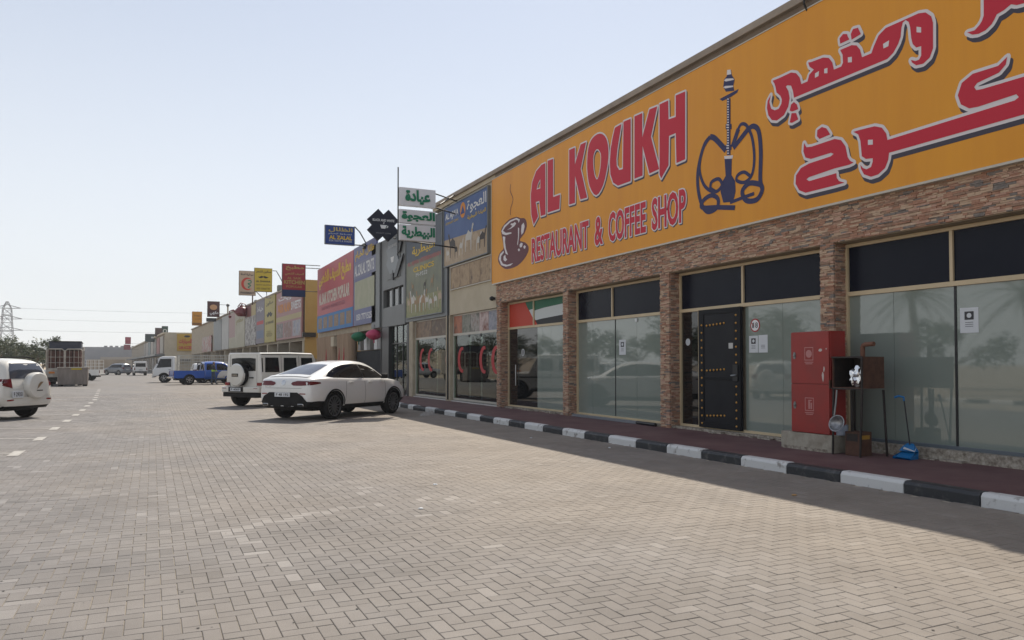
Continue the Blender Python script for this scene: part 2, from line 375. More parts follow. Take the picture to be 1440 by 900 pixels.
def paver_mesh(w, d, g=0.0019, c=0.0035):
    m = MB(); w2, d2 = w / 2 - g, d / 2 - g; o = [(-w2, -d2), (w2, -d2), (w2, d2), (-w2, d2)]; i = [(-w2 + c, -d2 + c), (w2 - c, -d2 + c), (w2 - c, d2 - c), (-w2 + c, d2 - c)]
    vs = [(x, y, -0.03) for x, y in o] + [(x, y, -0.003) for x, y in o] + [(x, y, 0) for x, y in i]
    m.add(vs, [(8, 9, 10, 11)] + [(a + k, a + (k + 1) % 4, a + 4 + (k + 1) % 4, a + 4 + k) for a in (0, 4) for k in range(4)]); return m.mesh('paver', M_PAV_O)
pm_h = paver_mesh(0.2, 0.1); pm_v = paver_mesh(0.1, 0.2)
for k in near: link('paver', pm_h if bw[k] > 0.15 else pm_v, paving, (cx[k], cy[k], dz[k]))
rest = keep[~nearset[keep]]
def field(idx, chamfer):
    n = idx.size; g = 0.0019; c = 0.0035
    x0, x1, y0, y1, z = bx0[idx] + g, bx0[idx] + bw[idx] - g, by0[idx] + g, by0[idx] + bd[idx] - g, dz[idx]
    rings = []
    if chamfer: rings = [(0, -0.02), (0, -0.003), (c, 0)]
    else: rings = [(0, -0.02), (0, 0)]
    V = []
    for ins, h in rings:
        for X, Y in ((x0 + ins, y0 + ins), (x1 - ins, y0 + ins), (x1 - ins, y1 - ins), (x0 + ins, y1 - ins)): V.append(np.stack([X, Y, z + h], 1))
    V = np.stack(V, 1); nr = len(rings); per = 4 * nr
    fs = [[per - 4, per - 3, per - 2, per - 1]] + [[a * 4 + k, a * 4 + (k + 1) % 4, a * 4 + 4 + (k + 1) % 4, a * 4 + 4 + k] for a in range(nr - 1) for k in range(4)]
    Fc = (np.array(fs)[None] + (np.arange(n) * per)[:, None, None]).reshape(-1, 4)
    me = bpy.data.meshes.new('paver_field'); me.vertices.add(n * per); me.vertices.foreach_set('co', V.reshape(-1))
    me.loops.add(Fc.size); me.loops.foreach_set('vertex_index', Fc.reshape(-1).astype(np.int32))
    me.polygons.add(len(Fc)); me.polygons.foreach_set('loop_start', np.arange(0, Fc.size, 4, dtype=np.int32))
    me.polygons.foreach_set('use_smooth', np.zeros(len(Fc), bool)); me.update(calc_edges=True); at = me.attributes.new('rnd', 'FLOAT', 'FACE'); at.data.foreach_set('value', np.repeat(rnd[idx], len(fs)).astype(np.float32))
    me.materials.append(M_PAV_A); o = link('paver_field', me, paving); o['kind'] = 'stuff'
field(rest[dep[rest] < 15], True); field(rest[dep[rest] >= 15], False)
gum = MB()
for k in range(90):
    p = gnd(random.uniform(0, 1400), random.uniform(600, 890)); r_ = random.uniform(.004, .010)
    if p.x < KERB_X - .1: gum.flat(Plane((p.x, p.y, 0.0025), (1, 0, 0), (0, -1, 0)), [], 0); k0 = len(gum.v); gum.v += [(p.x + r_ * math.cos(t) * random.uniform(.7, 1.3), p.y + r_ * math.sin(t), 0.003) for t in np.linspace(0, 5.5, 7)]; gum.f.append(tuple(range(k0, k0 + 7))); gum.m.append(0)
gum.build('gum_spots', mat('gum_black', (0.03, 0.028, 0.025), rough=.8), paving, fix=False)['kind'] = 'stuff'
# kerb of painted concrete blocks
M_KW = mat('kerb_white', (0.58, 0.58, 0.57), (0.24, 0.22, 0.20), scale=6, rough=0.7, lo=0.57, hi=0.66, bump=0.4, detail=10)
M_KB = mat('kerb_black', (0.020, 0.022, 0.026), (0.11, 0.105, 0.10), scale=6, lo=.55, hi=.75, rough=0.55, bump=0.3)
kerb = thing('kerb', None, None); kerb['kind'] = 'structure'
KL = 0.916
prof = [(0, -0.05), (0.0, 0.105), (0.025, 0.138), (0.05, 0.146), (0.16, 0.146), (0.16, -0.05)]
def kerb_mesh(m):
    b = MB(); n = len(prof); L0 = KL / 2 - 0.004
    b.add([(x, -L0, z) for x, z in prof] + [(x, L0, z) for x, z in prof], [tuple(range(n)), tuple(range(2 * n - 1, n - 1, -1))] + [(i, i + n, (i + 1) % n + n, (i + 1) % n) for i in range(n)])
    return b.mesh('kerb_block', m, bevel=0.008, fix=True)
kmw, kmb = kerb_mesh(M_KW), kerb_mesh(M_KB)
for i in range(-9, 53):
    y = 5.31 + KL * (i + 0.5)
    if i == 20: continue
    o = link('kerb_block', kmb if i % 2 == 0 else kmw, kerb, (KERB_X + random.uniform(-0.008, 0.008), y, random.uniform(-0.004, 0.004))); o.rotation_euler = (random.uniform(-0.004, 0.004), 0, random.uniform(-0.006, 0.006))
# the knocked-out block and its chip lie in the gutter
o = link('kerb_block', kmb, kerb, (KERB_X - 0.05, 5.31 + KL * 20.5, -0.03)); o.rotation_euler = (0.05, -0.12, 0.12)
cp = gnd(602, 584)
ch = MB().add([(-0.28, -0.2, 0), (0.22, -0.12, 0), (0.1, 0.25, 0), (-0.2, 0.2, 0), (-0.2, -0.12, 0.09), (0.12, -0.05, 0.13), (0.04, 0.15, 0.1)],
              [(0, 3, 2, 1), (0, 1, 5, 4), (1, 2, 6, 5), (2, 3, 6), (3, 0, 4), (3, 4, 6), (4, 5, 6)]).build('broken_kerb_chip', mat('chip_concrete', (0.26, 0.25, 0.24), (0.36, 0.35, 0.33), scale=9, rough=.9))
ch.location = (cp.x, cp.y, 0.0); tag(ch, 'broken pale chunk of kerb lying in the gutter by the striped kerb', 'rubble')
M_WALK = mat('painted_walk', (0.098, 0.040, 0.043), (0.17, 0.095, 0.088), scale=1.3, rough=0.75, lo=0.35, hi=0.8, detail=12, bump=0.25, bscale=25)
walk = MB().box(KERB_X + 0.16, 12.4, -3.5, 53.2, -0.05, PAVE_Z).build('pavement', M_WALK); tag(walk, kind='structure')
# parking marks on the far side of the drive
M_LINE = mat('bay_paint', (0.40, 0.385, 0.36), (0.24, 0.225, 0.205), scale=9, rough=0.8, lo=0.42, hi=0.7)
bay = Vector((-math.cos(YAW), math.sin(YAW), 0)); ydir = Vector((0, 1, 0))
stubs = [gnd(*p) for p in [(22.8, 637.8), (56, 617.2), (77, 602.8), (94.4, 591.9), (106.7, 583.6), (116, 576.9), (122.8, 571), (127.8, 566.7), (133.3, 562.4)]]
stubs = [stubs[0] + Vector((0, -2.72, 0)), stubs[0] + Vector((0, -5.4, 0))] + stubs + [stubs[-1] + Vector((-0.12 * k, 2.7 * k, 0)) for k in range(1, 7)]
for s in stubs:
    m_ = MB(); p = Vector((s.x, s.y, 0.0045)); q = p + bay * 5.2
    m_.add([p - ydir * 0.045, p + ydir * 0.045, q + ydir * 0.045, q - ydir * 0.045], [(0, 1, 2, 3)])
    e = Vector((0, 0, 0.0)); w_ = Vector((0.085, 0, 0))
    m_.add([p - ydir * 0.42 - w_ + Vector((0, 0, 0.0012)), p - ydir * 0.42 + w_ + Vector((0, 0, 0.0012)), p + ydir * 0.42 + w_ + Vector((0, 0, 0.0012)), p + ydir * 0.42 - w_ + Vector((0, 0, 0.0012))], [(0, 1, 2, 3)])
    m_.build('parking_line', M_LINE, paving, fix=False)
# ================================================================ the restaurant
M_TAN = mat('tan_plaster', (0.40, 0.33, 0.235), (0.33, 0.27, 0.19), scale=1.1, rough=0.85, bump=0.15)
M_COPE = mat('coping_paint', (0.33, 0.27, 0.21), (0.25, 0.205, 0.16), scale=2.0, rough=0.7)
M_FRAME = mat('tan_aluminium', (0.58, 0.46, 0.29), (0.50, 0.40, 0.25), scale=2.0, rough=0.45, spec=0.5)
M_FILM = mat('film_glass', (0.205, 0.24, 0.212), (0.225, 0.26, 0.23), scale=0.6, rough=0.03, spec=1.0, coat=0.3)
M_NAVY = mat('dark_glass', (0.007, 0.009, 0.018), (0.011, 0.013, 0.022), scale=0.8, rough=0.25, spec=0.12)
M_DIMGLASS = mat('dim_room_glass', (0.006, 0.007, 0.008), rough=0.03, spec=0.9)  # near-black base paints in the dim interior behind clear panes
M_SEAL = mat('black_seal', (0.012, 0.013, 0.014), rough=0.5)
M_STEEL = mat('brushed_steel', (0.45, 0.46, 0.47), rough=0.3, metal=0.9)
STONES = [mat('ledge_stone_%s' % n, c, d, scale=14, rough=0.85, bump=0.5, bscale=60) for n, c, d in [
    ('rust', (0.317, 0.159, 0.104), (0.415, 0.232, 0.152)), ('tan', (0.439, 0.305, 0.207), (0.537, 0.390, 0.275)),
    ('brown', (0.244, 0.152, 0.104), (0.342, 0.220, 0.152)), ('grey', (0.146, 0.128, 0.116), (0.232, 0.201, 0.177)), ('rose', (0.415, 0.244, 0.177), (0.512, 0.329, 0.244))]]
M_RUBBLE = mat('broken_render', (0.42, 0.38, 0.32), (0.16, 0.13, 0.10), scale=14, rough=0.95, bump=0.8, bscale=30)
FX = WALL_X
Rb = thing('restaurant', 'single-storey restaurant clad in thin brown stone strips with tall glazed bays', 'building', (FX, 10, 0))
def part(mb, name, m, root, **kw):
    o = mb.build(name, m, None, **kw); o.parent = root
    o.matrix_parent_inverse = Matrix.Translation(root.location).inverted() if root.rotation_euler.z == 0 else root.matrix_basis.inverted()
    return o
Y_END = 22.75; Y_BEG = -3.6
part(MB().box(FX + 0.36, 24, Y_BEG, Y_END, 0, 7.60), 'wall', M_TAN, Rb)
part(MB().box(FX + 0.03, FX + 0.36, Y_BEG, Y_END, 3.49, 7.68), 'upper_wall', M_TAN, Rb)
part(MB().box(FX - 0.14, FX + 0.5, Y_BEG, Y_END, 7.69, 7.83), 'coping', M_COPE, Rb, bevel=0.012)
part(MB().box(FX - 0.05, FX + 0.5, Y_BEG, Y_END, 7.55, 7.69), 'fascia', mat('fascia_paint', (0.20, 0.155, 0.11), (0.16, 0.12, 0.09), scale=2, rough=0.7), Rb)
part(MB().box(FX - 0.145, FX + 0.4, 9.05, 9.79, 7.832, 8.10), 'parapet_pier', M_COPE, Rb, bevel=0.01)
part(MB().tube([(FX - 0.16, 9.55, 8.05), (FX - 0.16, 9.55, 7.62), (FX - 0.08, 9.55, 7.5)], 0.018, 6), 'drain_pipe', M_SEAL, Rb)
PIL = [(-0.02 + 0.28 - 0.06, 0.54), (4.69, 4.98), (9.126, 9.406), (13.543, 13.875), (18.01, 18.286), (22.42, 22.70)]
PIL = [(0.26, 0.54)] + PIL[1:]
for y0, y1 in PIL: part(MB().box(FX + 0.03, FX + 0.36, y0 + 0.03, y1 - 0.03, 0.1, 3.49), 'pillar', STONES[2], Rb)
# stone strips: (centre, half sizes, stone)
strips = []
def strip_wall(fixed, a0, a1, b0, b1, facing):
    z = b0
    while z < b1 - 0.012:
        h = min(random.choice((0.018, 0.022, 0.028, 0.034)), b1 - z); y = a0 - random.uniform(0, 0.1)
        while y < a1:
            w = random.uniform(0.06, 0.22); s0, s1 = max(y, a0), min(y + w, a1); y += w
            if s1 - s0 < 0.012: continue
            d = random.choice((0.0, 0.004, 0.008, 0.012, 0.017)); st = random.choices(range(5), (26, 26, 20, 11, 17))[0]; t = 0.036 + d
            if facing == 'x': strips.append((Vector((fixed + 0.034 - t / 2, (s0 + s1) / 2, z + h / 2)), (t, s1 - s0 - 0.002, h - 0.003), st))
            elif facing == 'y': strips.append((Vector(((s0 + s1) / 2, fixed + 0.034 - t / 2, z + h / 2)), (s1 - s0 - 0.002, t, h - 0.003), st))
            else: strips.append((Vector(((s0 + s1) / 2, fixed - 0.034 + t / 2, z + h / 2)), (s1 - s0 - 0.002, t, h - 0.003), st))
        z += h
strip_wall(FX, Y_BEG, Y_END, 3.50, 4.12, 'x')
for y0, y1 in PIL:
    strip_wall(FX, y0, y1, 0.14, 3.50, 'x'); strip_wall(y0, FX + 0.03, FX + 0.33, 0.14, 3.50, 'y'); strip_wall(y1, FX + 0.03, FX + 0.33, 0.14, 3.50, 'Y')
def in_frame(p, mx=0.0):
    v = Vector(p) - EYE_P; d = v.dot(_fw)
    if d < 0.5: return False
    x = 720 + F_PX * v.dot(_rt) / d; y = PP_Y - F_PX * v.dot(_up) / d; return -mx < x < 1440 + mx and -mx < y < 900 + mx
order = sorted([i for i, s in enumerate(strips) if in_frame(s[0])], key=lambda i: depth_of(strips[i][0]))[:300]; single = set(order)
UNIT = [MB().box(-0.5, 0.5, -0.5, 0.5, -0.5, 0.5).mesh('stone_strip', m, fix=True) for m in STONES]
for i in order:
    c, s, st = strips[i]; o = link('stone_strip', UNIT[st], Rb, c - Rb.location); o.scale = s
mb = MB()
for i, (c, s, st) in enumerate(strips):
    if i not in single: mb.box(c.x - s[0] / 2, c.x + s[0] / 2, c.y - s[1] / 2, c.y + s[1] / 2, c.z - s[2] / 2, c.z + s[2] / 2, st)
o = part(mb, 'stone_strip_field', STONES, Rb, fix=False); o['kind'] = 'stuff'
# glazing
GX = FX + 0.30
HEAD, RAIL = 3.48, 2.66
def gy(px): return -wall_x(GX).px(px, 500)[0]
def member(y0, y1, z0, z1, m=None, d=0.05, name='frame_member', x=None):
    x = GX if x is None else x
    return part(MB().box(x - d, x + 0.03, y0, y1, z0, z1), name, m or M_FRAME, Rb, bevel=0.004)
def pane(y0, y1, z0, z1, m, x=None, name='glass_pane'):
    x = GX if x is None else x; t = random.uniform(-0.0006, 0.0006)
    o = part(MB().box(x - 0.006, x + 0.006, y0, y1, z0, z1), name, m, Rb); return o
def bay(y0, y1, sill, uppers, lowers, upper_m=None):
    """y0 near .. y1 far; uppers: mullion ys; lowers: list of (ya, yb, material); the members butt at the jambs"""
    j = 0.05
    member(y0, y0 + j, sill, HEAD); member(y1 - j, y1, sill, HEAD)
    member(y0 + j, y1 - j, HEAD - 0.055, HEAD, d=0.048); member(y0 + j, y1 - j, RAIL - 0.035, RAIL + 0.035, d=0.046)
    ys = [y0 + j] + sorted(uppers) + [y1 - j]
    for u in uppers: member(u - 0.025, u + 0.025, RAIL + 0.035, HEAD - 0.055, d=0.044)
    for k in range(len(ys) - 1):
        a = ys[k] + (0.025 if k else 0); b = ys[k + 1] - (0.025 if k < len(ys) - 2 else 0)
        pane(a, b, RAIL + 0.035, HEAD - 0.055, (upper_m or [M_NAVY] * 9)[k])
    for a, b, m in lowers: pane(a + 0.003, b - 0.003, sill + 0.05, RAIL - 0.036, m)
    member(y0 + j, y1 - j, sill, sill + 0.05, d=0.045, m=M_FRAME if sill < 0.25 else mat('grey_sill', (0.10, 0.12, 0.14), rough=0.4, spec=0.5))
    part(MB().box(FX + 0.12, FX + 0.36, y0, y1, 0.1, sill), 'plinth', M_RUBBLE, Rb)
# bay behind the grill (runs out of the picture)
yA = 9.126
bay(4.98, yA, 0.29, [gy(1342)], [(5.03, gy(1345), M_FILM), (gy(1345), gy(1258), M_FILM), (gy(1258), yA - 0.05, M_FILM)])
member(gy(1345) - 0.02, gy(1345) + 0.012, 0.34, RAIL - 0.036, M_SEAL, d=0.02, name='glazing_bar')
bay(0.54, 4.69, 0.29, [2.6], [(0.59, 2.6, M_FILM), (2.6, 4.64, M_FILM)]); bay(-3.6, 0.26, 0.29, [-1.6], [(-3.55, -1.6, M_FILM), (-1.6, 0.21, M_FILM)])
# door bay
y0, y1 = 9.406, 13.543; dN, dF = gy(1047.5), gy(988.5)
bay(y0, y1, 0.19, [gy(1046.8)], [(y0 + 0.05, gy(1101.6), M_FILM), (gy(1101.6), dN - 0.03, M_FILM), (gy(983.5), y1 - 0.05, M_DIMGLASS)])
member(gy(985) - 0.03, gy(985) + 0.02, 0.24, RAIL - 0.036, d=0.044)
# open aluminium front bay
y0, y1 = 13.875, 18.01
bay(y0, y1, 0.18, [gy(862.6)], [(y0 + 0.05, gy(896), M_FILM), (gy(896), gy(866), M_FILM), (gy(866), gy(834), M_FILM), (gy(834), y1 - 0.05, M_FILM)])
member(gy(866) - 0.012, gy(866) + 0.012, 0.23, RAIL - 0.036, M_SEAL, d=0.018, name='glazing_bar')
part(MB().box(GX - 0.03, GX - 0.007, gy(897.5), gy(894.5), 2.52, 2.6), 'patch_fitting', M_STEEL, Rb)
# flag bay
y0, y1 = 18.286, 22.42
M_FLAG = [None, None]
bay(y0, y1, 0.18, [gy(751.6)], [(y0 + 0.05, gy(775), M_FILM), (gy(775), gy(763), M_FILM), (gy(763), gy(756), M_FILM), (gy(756), gy(731.4), M_DIMGLASS), (gy(731.4), y1 - 0.05, M_DIMGLASS)])
part(MB().tube([(GX - 0.06, gy(727.5), 0.85), (GX - 0.06, gy(727.5), 1.5)], 0.014, 8), 'door_handle', M_STEEL, Rb, smooth=True)
# flag print behind the upper panes: red hoist, green, white and black bands that wave
wp = wall_x(GX - 0.0075)
FLG = {'r': flat_mat('flag_red', (0.50, 0.055, 0.03)), 'g': flat_mat('flag_green', (0.02, 0.13, 0.07)), 'w': flat_mat('flag_white', (0.55, 0.58, 0.57)), 'k': flat_mat('flag_black', (0.02, 0.022, 0.025))}
aL, aM, aR = -(y1 - 0.051), -(gy(751.6)), -(y0 + 0.051); zB, zT = RAIL + 0.036, HEAD - 0.056; mw = 0.026
def zf(t): return zB + (zT - zB) * t
def bl(a, b, lo, hi): return [(a, zf(lo[0])), (b, zf(lo[1])), (b, zf(hi[1])), (a, zf(hi[0]))]
xq = aL + (aM - aL) * 0.72
def flagp(name, poly): part(MB().flat(wp, [(poly, [])], 0.0), 'flag_print', FLG[name], Rb, fix=False)
flagp('r', [(aL, zB), (aM - mw, zB), (aM - mw, zf(0.20)), (xq + 0.25, zf(0.5)), (xq, zf(0.8)), (xq - 0.12, zT), (aL, zT)])
flagp('g', [(xq - 0.115, zT), (xq + 0.005, zf(0.8)), (xq + 0.13, zf(0.66)), (aM - mw, zf(0.70)), (aM - mw, zT)])
flagp('w', [(xq + 0.14, zf(0.65)), (xq + 0.26, zf(0.49)), (aM - mw, zf(0.22)), (aM - mw, zf(0.69))])
flagp('r', [(aM + mw, zB), (aM + 0.22, zB), (aM + 0.08, zf(0.16)), (aM + mw, zf(0.24))])
flagp('k', [(aM + 0.23, zB), (aR, zB), (aR, zf(0.3)), (aM + 0.5, zf(0.22)), (aM + 0.09, zf(0.18))])
flagp('w', [(aM + mw, zf(0.25)), (aM + 0.09, zf(0.19)), (aM + 0.5, zf(0.23)), (aR, zf(0.31)), (aR, zf(0.74)), (aM + 0.6, zf(0.66)), (aM + mw, zf(0.6))])
flagp('g', [(aM + mw, zf(0.61)), (aM + 0.6, zf(0.67)), (aR, zf(0.75)), (aR, zT), (aM + mw, zT)])
# broken render along the foot of the wall
for k in range(46):
    y = random.uniform(3.0, 22.6); a = random.uniform(0.08, 0.35); o = part(MB().box(FX + 0.02 + random.uniform(-0.06, 0.04), FX + 0.14, y, y + a, PAVE_Z - 0.01, PAVE_Z + random.uniform(0.012, 0.05)), 'render_lump', M_RUBBLE, Rb)
# the studded black door
dr = MB().box(GX - 0.10, GX - 0.045, dN, dF, 0.22, RAIL - 0.03)
DOOR = part(dr, 'door', mat('black_door', (0.008, 0.009, 0.013), (0.013, 0.014, 0.018), scale=3, rough=0.45, spec=0.2), Rb, bevel=0.006)
dp = wall_x(GX - 0.10); M_DOORB = mat('black_door_rail', (0.006, 0.007, 0.010), rough=0.5, spec=0.2)
def dsub(mb, name, m, **kw):
    o = mb.build(name, m, None, **kw); o.parent = DOOR; o.matrix_parent_inverse = Matrix.Translation(Rb.location).inverted() if False else Matrix.Identity(4); return o
# DOOR's mesh is in world coordinates, and its own origin is the world origin: sub-parts share it
da0, da1 = -dF, -dN
for a, b, z0, z1 in [(da0, da0 + 0.16, 0.22, RAIL - 0.03), (da1 - 0.18, da1, 0.22, RAIL - 0.03), (da0 + 0.16, da1 - 0.18, RAIL - 0.13, RAIL - 0.03), (da0 + 0.16, da1 - 0.18, 0.22, 0.34), (da0 + 0.16, da1 - 0.18, 1.20, 1.26)]:
    dsub(MB().pbox(dp, a, b, z0, z1, 0.001, 0.014), 'door_rail', M_DOORB, bevel=0.004)
M_GOLD = mat('gold_stud', (0.55, 0.29, 0.06), rough=0.3, metal=0.7)
stud = MB().lathe((0, 0, 0), [(0.024, 0), (0.02, 0.008), (0.008, 0.016), (0, 0.018)], (-1, 0, 0), 10).mesh('stud', M_GOLD, smooth=True)
def studs(pts):
    for a, z in pts:
        o = link('stud', stud, DOOR); o.location = dp.P(a, z, 0.013)
zs = [0.30 + 0.155 * k for k in range(15)]
studs([(da0 + 0.10, z) for z in zs if z < 2.45]); studs([(da1 - 0.12, z) for z in zs if z < 2.5 and not 1.15 < z < 1.5])
for z in (0.46, 1.38, 2.30): studs([(da0 + 0.26 + 0.105 * k, z + 0.006 * k) for k in range(6)])
dsub(MB().pbox(dp, da1 - 0.2, da1 - 0.06, 1.18, 1.5, 0.015, 0.035), 'lock_plate', M_SEAL, bevel=0.004)
dsub(MB().tube([dp.P(da1 - 0.09, 1.30, 0.06), dp.P(da1 - 0.22, 1.29, 0.06)], 0.012, 8).tube([dp.P(da1 - 0.1, 1.30, 0.03), dp.P(da1 - 0.1, 1.30, 0.065)], 0.012, 8), 'handle', M_STEEL, smooth=True)
dsub(MB().pbox(dp, da1 - 0.34, da1 - 0.22, 1.82, 1.93, 0.001, 0.006), 'name_plate', flat_mat('grey_plate', (0.5, 0.5, 0.48)))
# ---------------------------------------------------------------- things fixed or stuck to the front
M_PAPER = mat('paper', (0.60, 0.62, 0.64), rough=0.7); M_INK = flat_mat('ink', (0.05, 0.05, 0.055)); M_INKG = flat_mat('ink_grey', (0.22, 0.23, 0.25))
gp = wall_x(GX - 0.007)
def notice(px0, px1, py0, py1, label, face=True, group=None):
    a0, b1 = gp.px(px0, py0); a1, _ = gp.px(px1, py0); b0 = gp.px(px0, py1)[1]
    t = thing('paper_notice', label, 'notice', gp.P((a0 + a1) / 2, b0, 0), group=group)
    q = Plane(Vector(gp.P(0, 0, 0)) - t.location, gp.u, gp.n); w, h = a1 - a0, b1 - b0
    MB().pbox(q, a0, a1, b0, b1, 0.001, 0.003).build('sheet', M_PAPER, t)
    mb = MB()
    if face:
        mb.flat(q, [(rect(a0 + w * .25, a1 - w * .25, b0 + h * .52, b1 - h * .15), [])], 0.0045); mb.flat(q, [(disc((a0 + a1) / 2, b0 + h * .69, w * .13), [])], 0.0052, 1)
    for k in range(3): mb.flat(q, [(rect(a0 + w * .28, a1 - w * .28, b0 + h * (.40 - .08 * k), b0 + h * (.43 - .08 * k)), [])], 0.0045, 2)
    mb.build('print', [M_INK, M_PAPER, M_INKG], t, fix=False); return t
notice(1350, 1376, 433.5, 468.5, 'white printed notice taped to the wide pane right of the grill stand')
notice(1053.5, 1066, 472.5, 496, 'white notice with a dark picture beside the black door, under the age sign')
notice(1066.8, 1079.5, 471.3, 495.8, 'pale printed notice next to the picture notice, under the age sign', face=False)
notice(870.8, 880, 478, 499, 'small narrow notice on the pane of the bay between two stone pillars')
# age-limit sticker
def sticker(px, py, r, name, label, cat, rim, inner):
    a, b = gp.px(px, py); t = thing(name, label, cat, gp.P(a, b, 0)); q = Plane((0, 0, 0), gp.u, gp.n)
    MB().prism(q, disc(0, 0, r, 28), 0.001, 0.003).build('disc', rim, t)
    MB().flat(q, [(disc(0, 0, r * 0.82, 28), [])], 0.0040).build('face', inner, t, fix=False); return t, q
t, q = sticker(1062, 457.5, 0.128, 'age_limit_sticker', 'round white sticker with red rim reading minus 18 beside the black door', 'sticker', flat_mat('rim_red', (0.36, 0.02, 0.025)), mat('sticker_white', (0.75, 0.75, 0.75), rough=.5))
lettering(q, '18', -0.045, 0.075, -0.05, 0.055, M_INK, t, off=0.005, bold=0.015)
MB().flat(q, [(rect(-0.075, -0.05, -0.05, 0.045), [])], 0.005).flat(q, [([(-0.095, 0.045), (-0.082, 0.056), (-0.04, 0.0), (-0.05, -0.012)], [])], 0.0056, 1).build('bar', [M_INK, flat_mat('rim_red', (0.30, 0.03, 0.035))], t, fix=False)
sticker(967.5, 481, 0.075, 'round_sticker', 'plain white round sticker on the narrow dark pane left of the door', 'sticker', M_PAPER, flat_mat('sticker_face', (0.5, 0.53, 0.56)))
sticker(735.5, 495.5, 0.11, 'no_smoking_sticker', 'small round sticker on the glass door under the flag print', 'sticker', M_PAPER, flat_mat('sticker_dark', (0.2, 0.2, 0.2)))
a, b = wall_x(FX).px(696, 420)
t = thing('security_camera', 'small black camera on the corner of the stone wall below the orange sign', 'camera', (FX - 0.02, -a, b))
MB().lathe((-0.03, 0, 0), [(0.05, 0), (0.075, 0.02), (0.075, 0.08), (0.045, 0.13), (0, 0.14)], (-1, 0, 0), 14).build('housing', M_SEAL, t, smooth=True)
MB().box(-0.03, 0.02, -0.04, 0.04, -0.04, 0.04).build('bracket', M_SEAL, t, bevel=0.005)
# aluminium profiles lying at the foot of the open bay
M_ALU = mat('mill_aluminium', (0.33, 0.36, 0.40), rough=0.35, metal=0.7)
p = gnd(806, 588, PAVE_Z); q_ = gnd(898, 601, PAVE_Z)
t = MB().tube([(0, 0, 0), (0, -3.5, 0)], 0.045, 4).build('aluminium_profile', M_ALU); t.location = (FX - 0.02, 17.7, PAVE_Z + 0.04); tag(t, 'long grey aluminium profile lying along the foot of a glazed bay', 'profile')
t = MB().tube([(0, 0, 0), (-0.02, -0.75, 0)], 0.04, 8).build('black_pipe', M_SEAL, smooth=True); t.location = (FX - 0.03, 14.75, PAVE_Z + 0.04); tag(t, 'short black pipe lying on the walk beside a stone pillar', 'pipe')

# ---------------------------------------------------------------- the big orange sign
M_ORANGE = mat('sign_orange', (0.73, 0.31, 0.014), (0.66, 0.265, 0.014), scale=0.8, rough=0.5, spec=0.4, stretch=(1, 1.6, 0.12), detail=8)
M_SRED = flat_mat('sign_crimson', (0.52, 0.022, 0.045)); M_SGREY = flat_mat('sign_silver', (0.68, 0.64, 0.65)); M_SNAVY = flat_mat('sign_navy', (0.03, 0.032, 0.10)); M_SSHADE = flat_mat('sign_slate', (0.055, 0.05, 0.07))
M_MAROON = flat_mat('sign_maroon', (0.13, 0.045, 0.055)); M_TRIM = mat('sign_trim', (0.5, 0.47, 0.40), rough=0.4)
SX = FX - 0.10; sp = wall_x(SX)
SG = thing('restaurant_sign', 'huge orange sign with AL KOUKH lettering, cup and water pipe pictures', 'sign', (SX, 10, 4.13))
S0, S1, SB, ST = Y_BEG + 0.2, 22.86, 4.13, 7.535
sq = Plane(Vector((SX, 0, 0)) - SG.location, sp.u, sp.n)
MB().pbox(sq, -S1, -S0, SB, ST, -0.15, 0).build('panel', M_ORANGE, SG)
MB().pbox(sq, -S1 - 0.01, -S0, SB - 0.035, SB - 0.001, -0.16, 0.012).build('trim', M_TRIM, SG); MB().pbox(sq, -S1 - 0.03, -S1 - 0.001, SB, ST, -0.16, 0.006).build('trim', M_ORANGE, SG)
MB().pbox(sq, -S1, -S0, ST + 0.001, ST + 0.02, -0.16, 0.012).build('trim', M_TRIM, SG)
def zoomed(pts, ox, oy, k): return [sp.px(ox + x / k, oy + y / k) for x, y in pts]
def outline(mb, loop, w, off, mi, d=(0, 0)):
    """a rim drawn along a loop: one quad per edge and a small disc per corner, each a hair above the last"""
    n = len(loop); P = [Vector((a + d[0], b + d[1])) for a, b in loop]
    for k in range(n):
        p, q = P[k], P[(k + 1) % n]; e = q - p; o_ = off + 1.6e-5 * k
        if e.length > 1e-6: e = e.normalized(); m = Vector((-e.y, e.x)) * w; mb.flat(sq, [([tuple(p - m), tuple(q - m), tuple(q + m), tuple(p + m)], [])], o_, mi)
        mb.flat(sq, [(disc(p.x, p.y, w, 8), [])], o_ + 8e-6, mi)
def letterform(mb, outer, holes, border, shade):
    mb.flat(sq, [([(a + shade[0], b + shade[1]) for a, b in outer], [[(a + shade[0], b + shade[1]) for a, b in h] for h in holes])], 0.0012, 2)
    for l in [outer] + list(holes): outline(mb, l, border if l is outer else border * .75, 0.0015, 2, shade); outline(mb, l, border if l is outer else border * .75, 0.0045, 1)
    mb.flat(sq, [(outer, holes)], 0.009, 0)
def letter(outer, holes=(), border=0.040, shade=(0.03, -0.042), smooth=False, name='letter'):
    """a printed letter: silver rim, crimson face, slate drop shadow; each its own part"""
    mb = MB(); letterform(mb, outer, [list(h) for h in holes], border, shade); return mb.build(name, [M_SRED, M_SGREY, M_SSHADE], SG, fix=False)
z1 = lambda p: zoomed(p, 730, 110, 4.736)
pxl = lambda p: zoomed(p, 0, 0, 1)
letter(pxl([(767.2, 229.3), (767.5, 301.7), (760.8, 303.8), (758.8, 282.5), (753.7, 284.2), (757, 304.7), (750.8, 316.3), (747.5, 301.7), (746.8, 278.3), (746.9, 272.6), (749, 255.7), (754.3, 240.9), (761.7, 232)]),
       [pxl([(754.9, 266.7), (757, 257.8), (760.2, 251.9), (760.2, 264.8)])])
letter(z1([(192, 550), (228, 537), (228, 792), (274, 775), (270, 870), (192, 895)]))
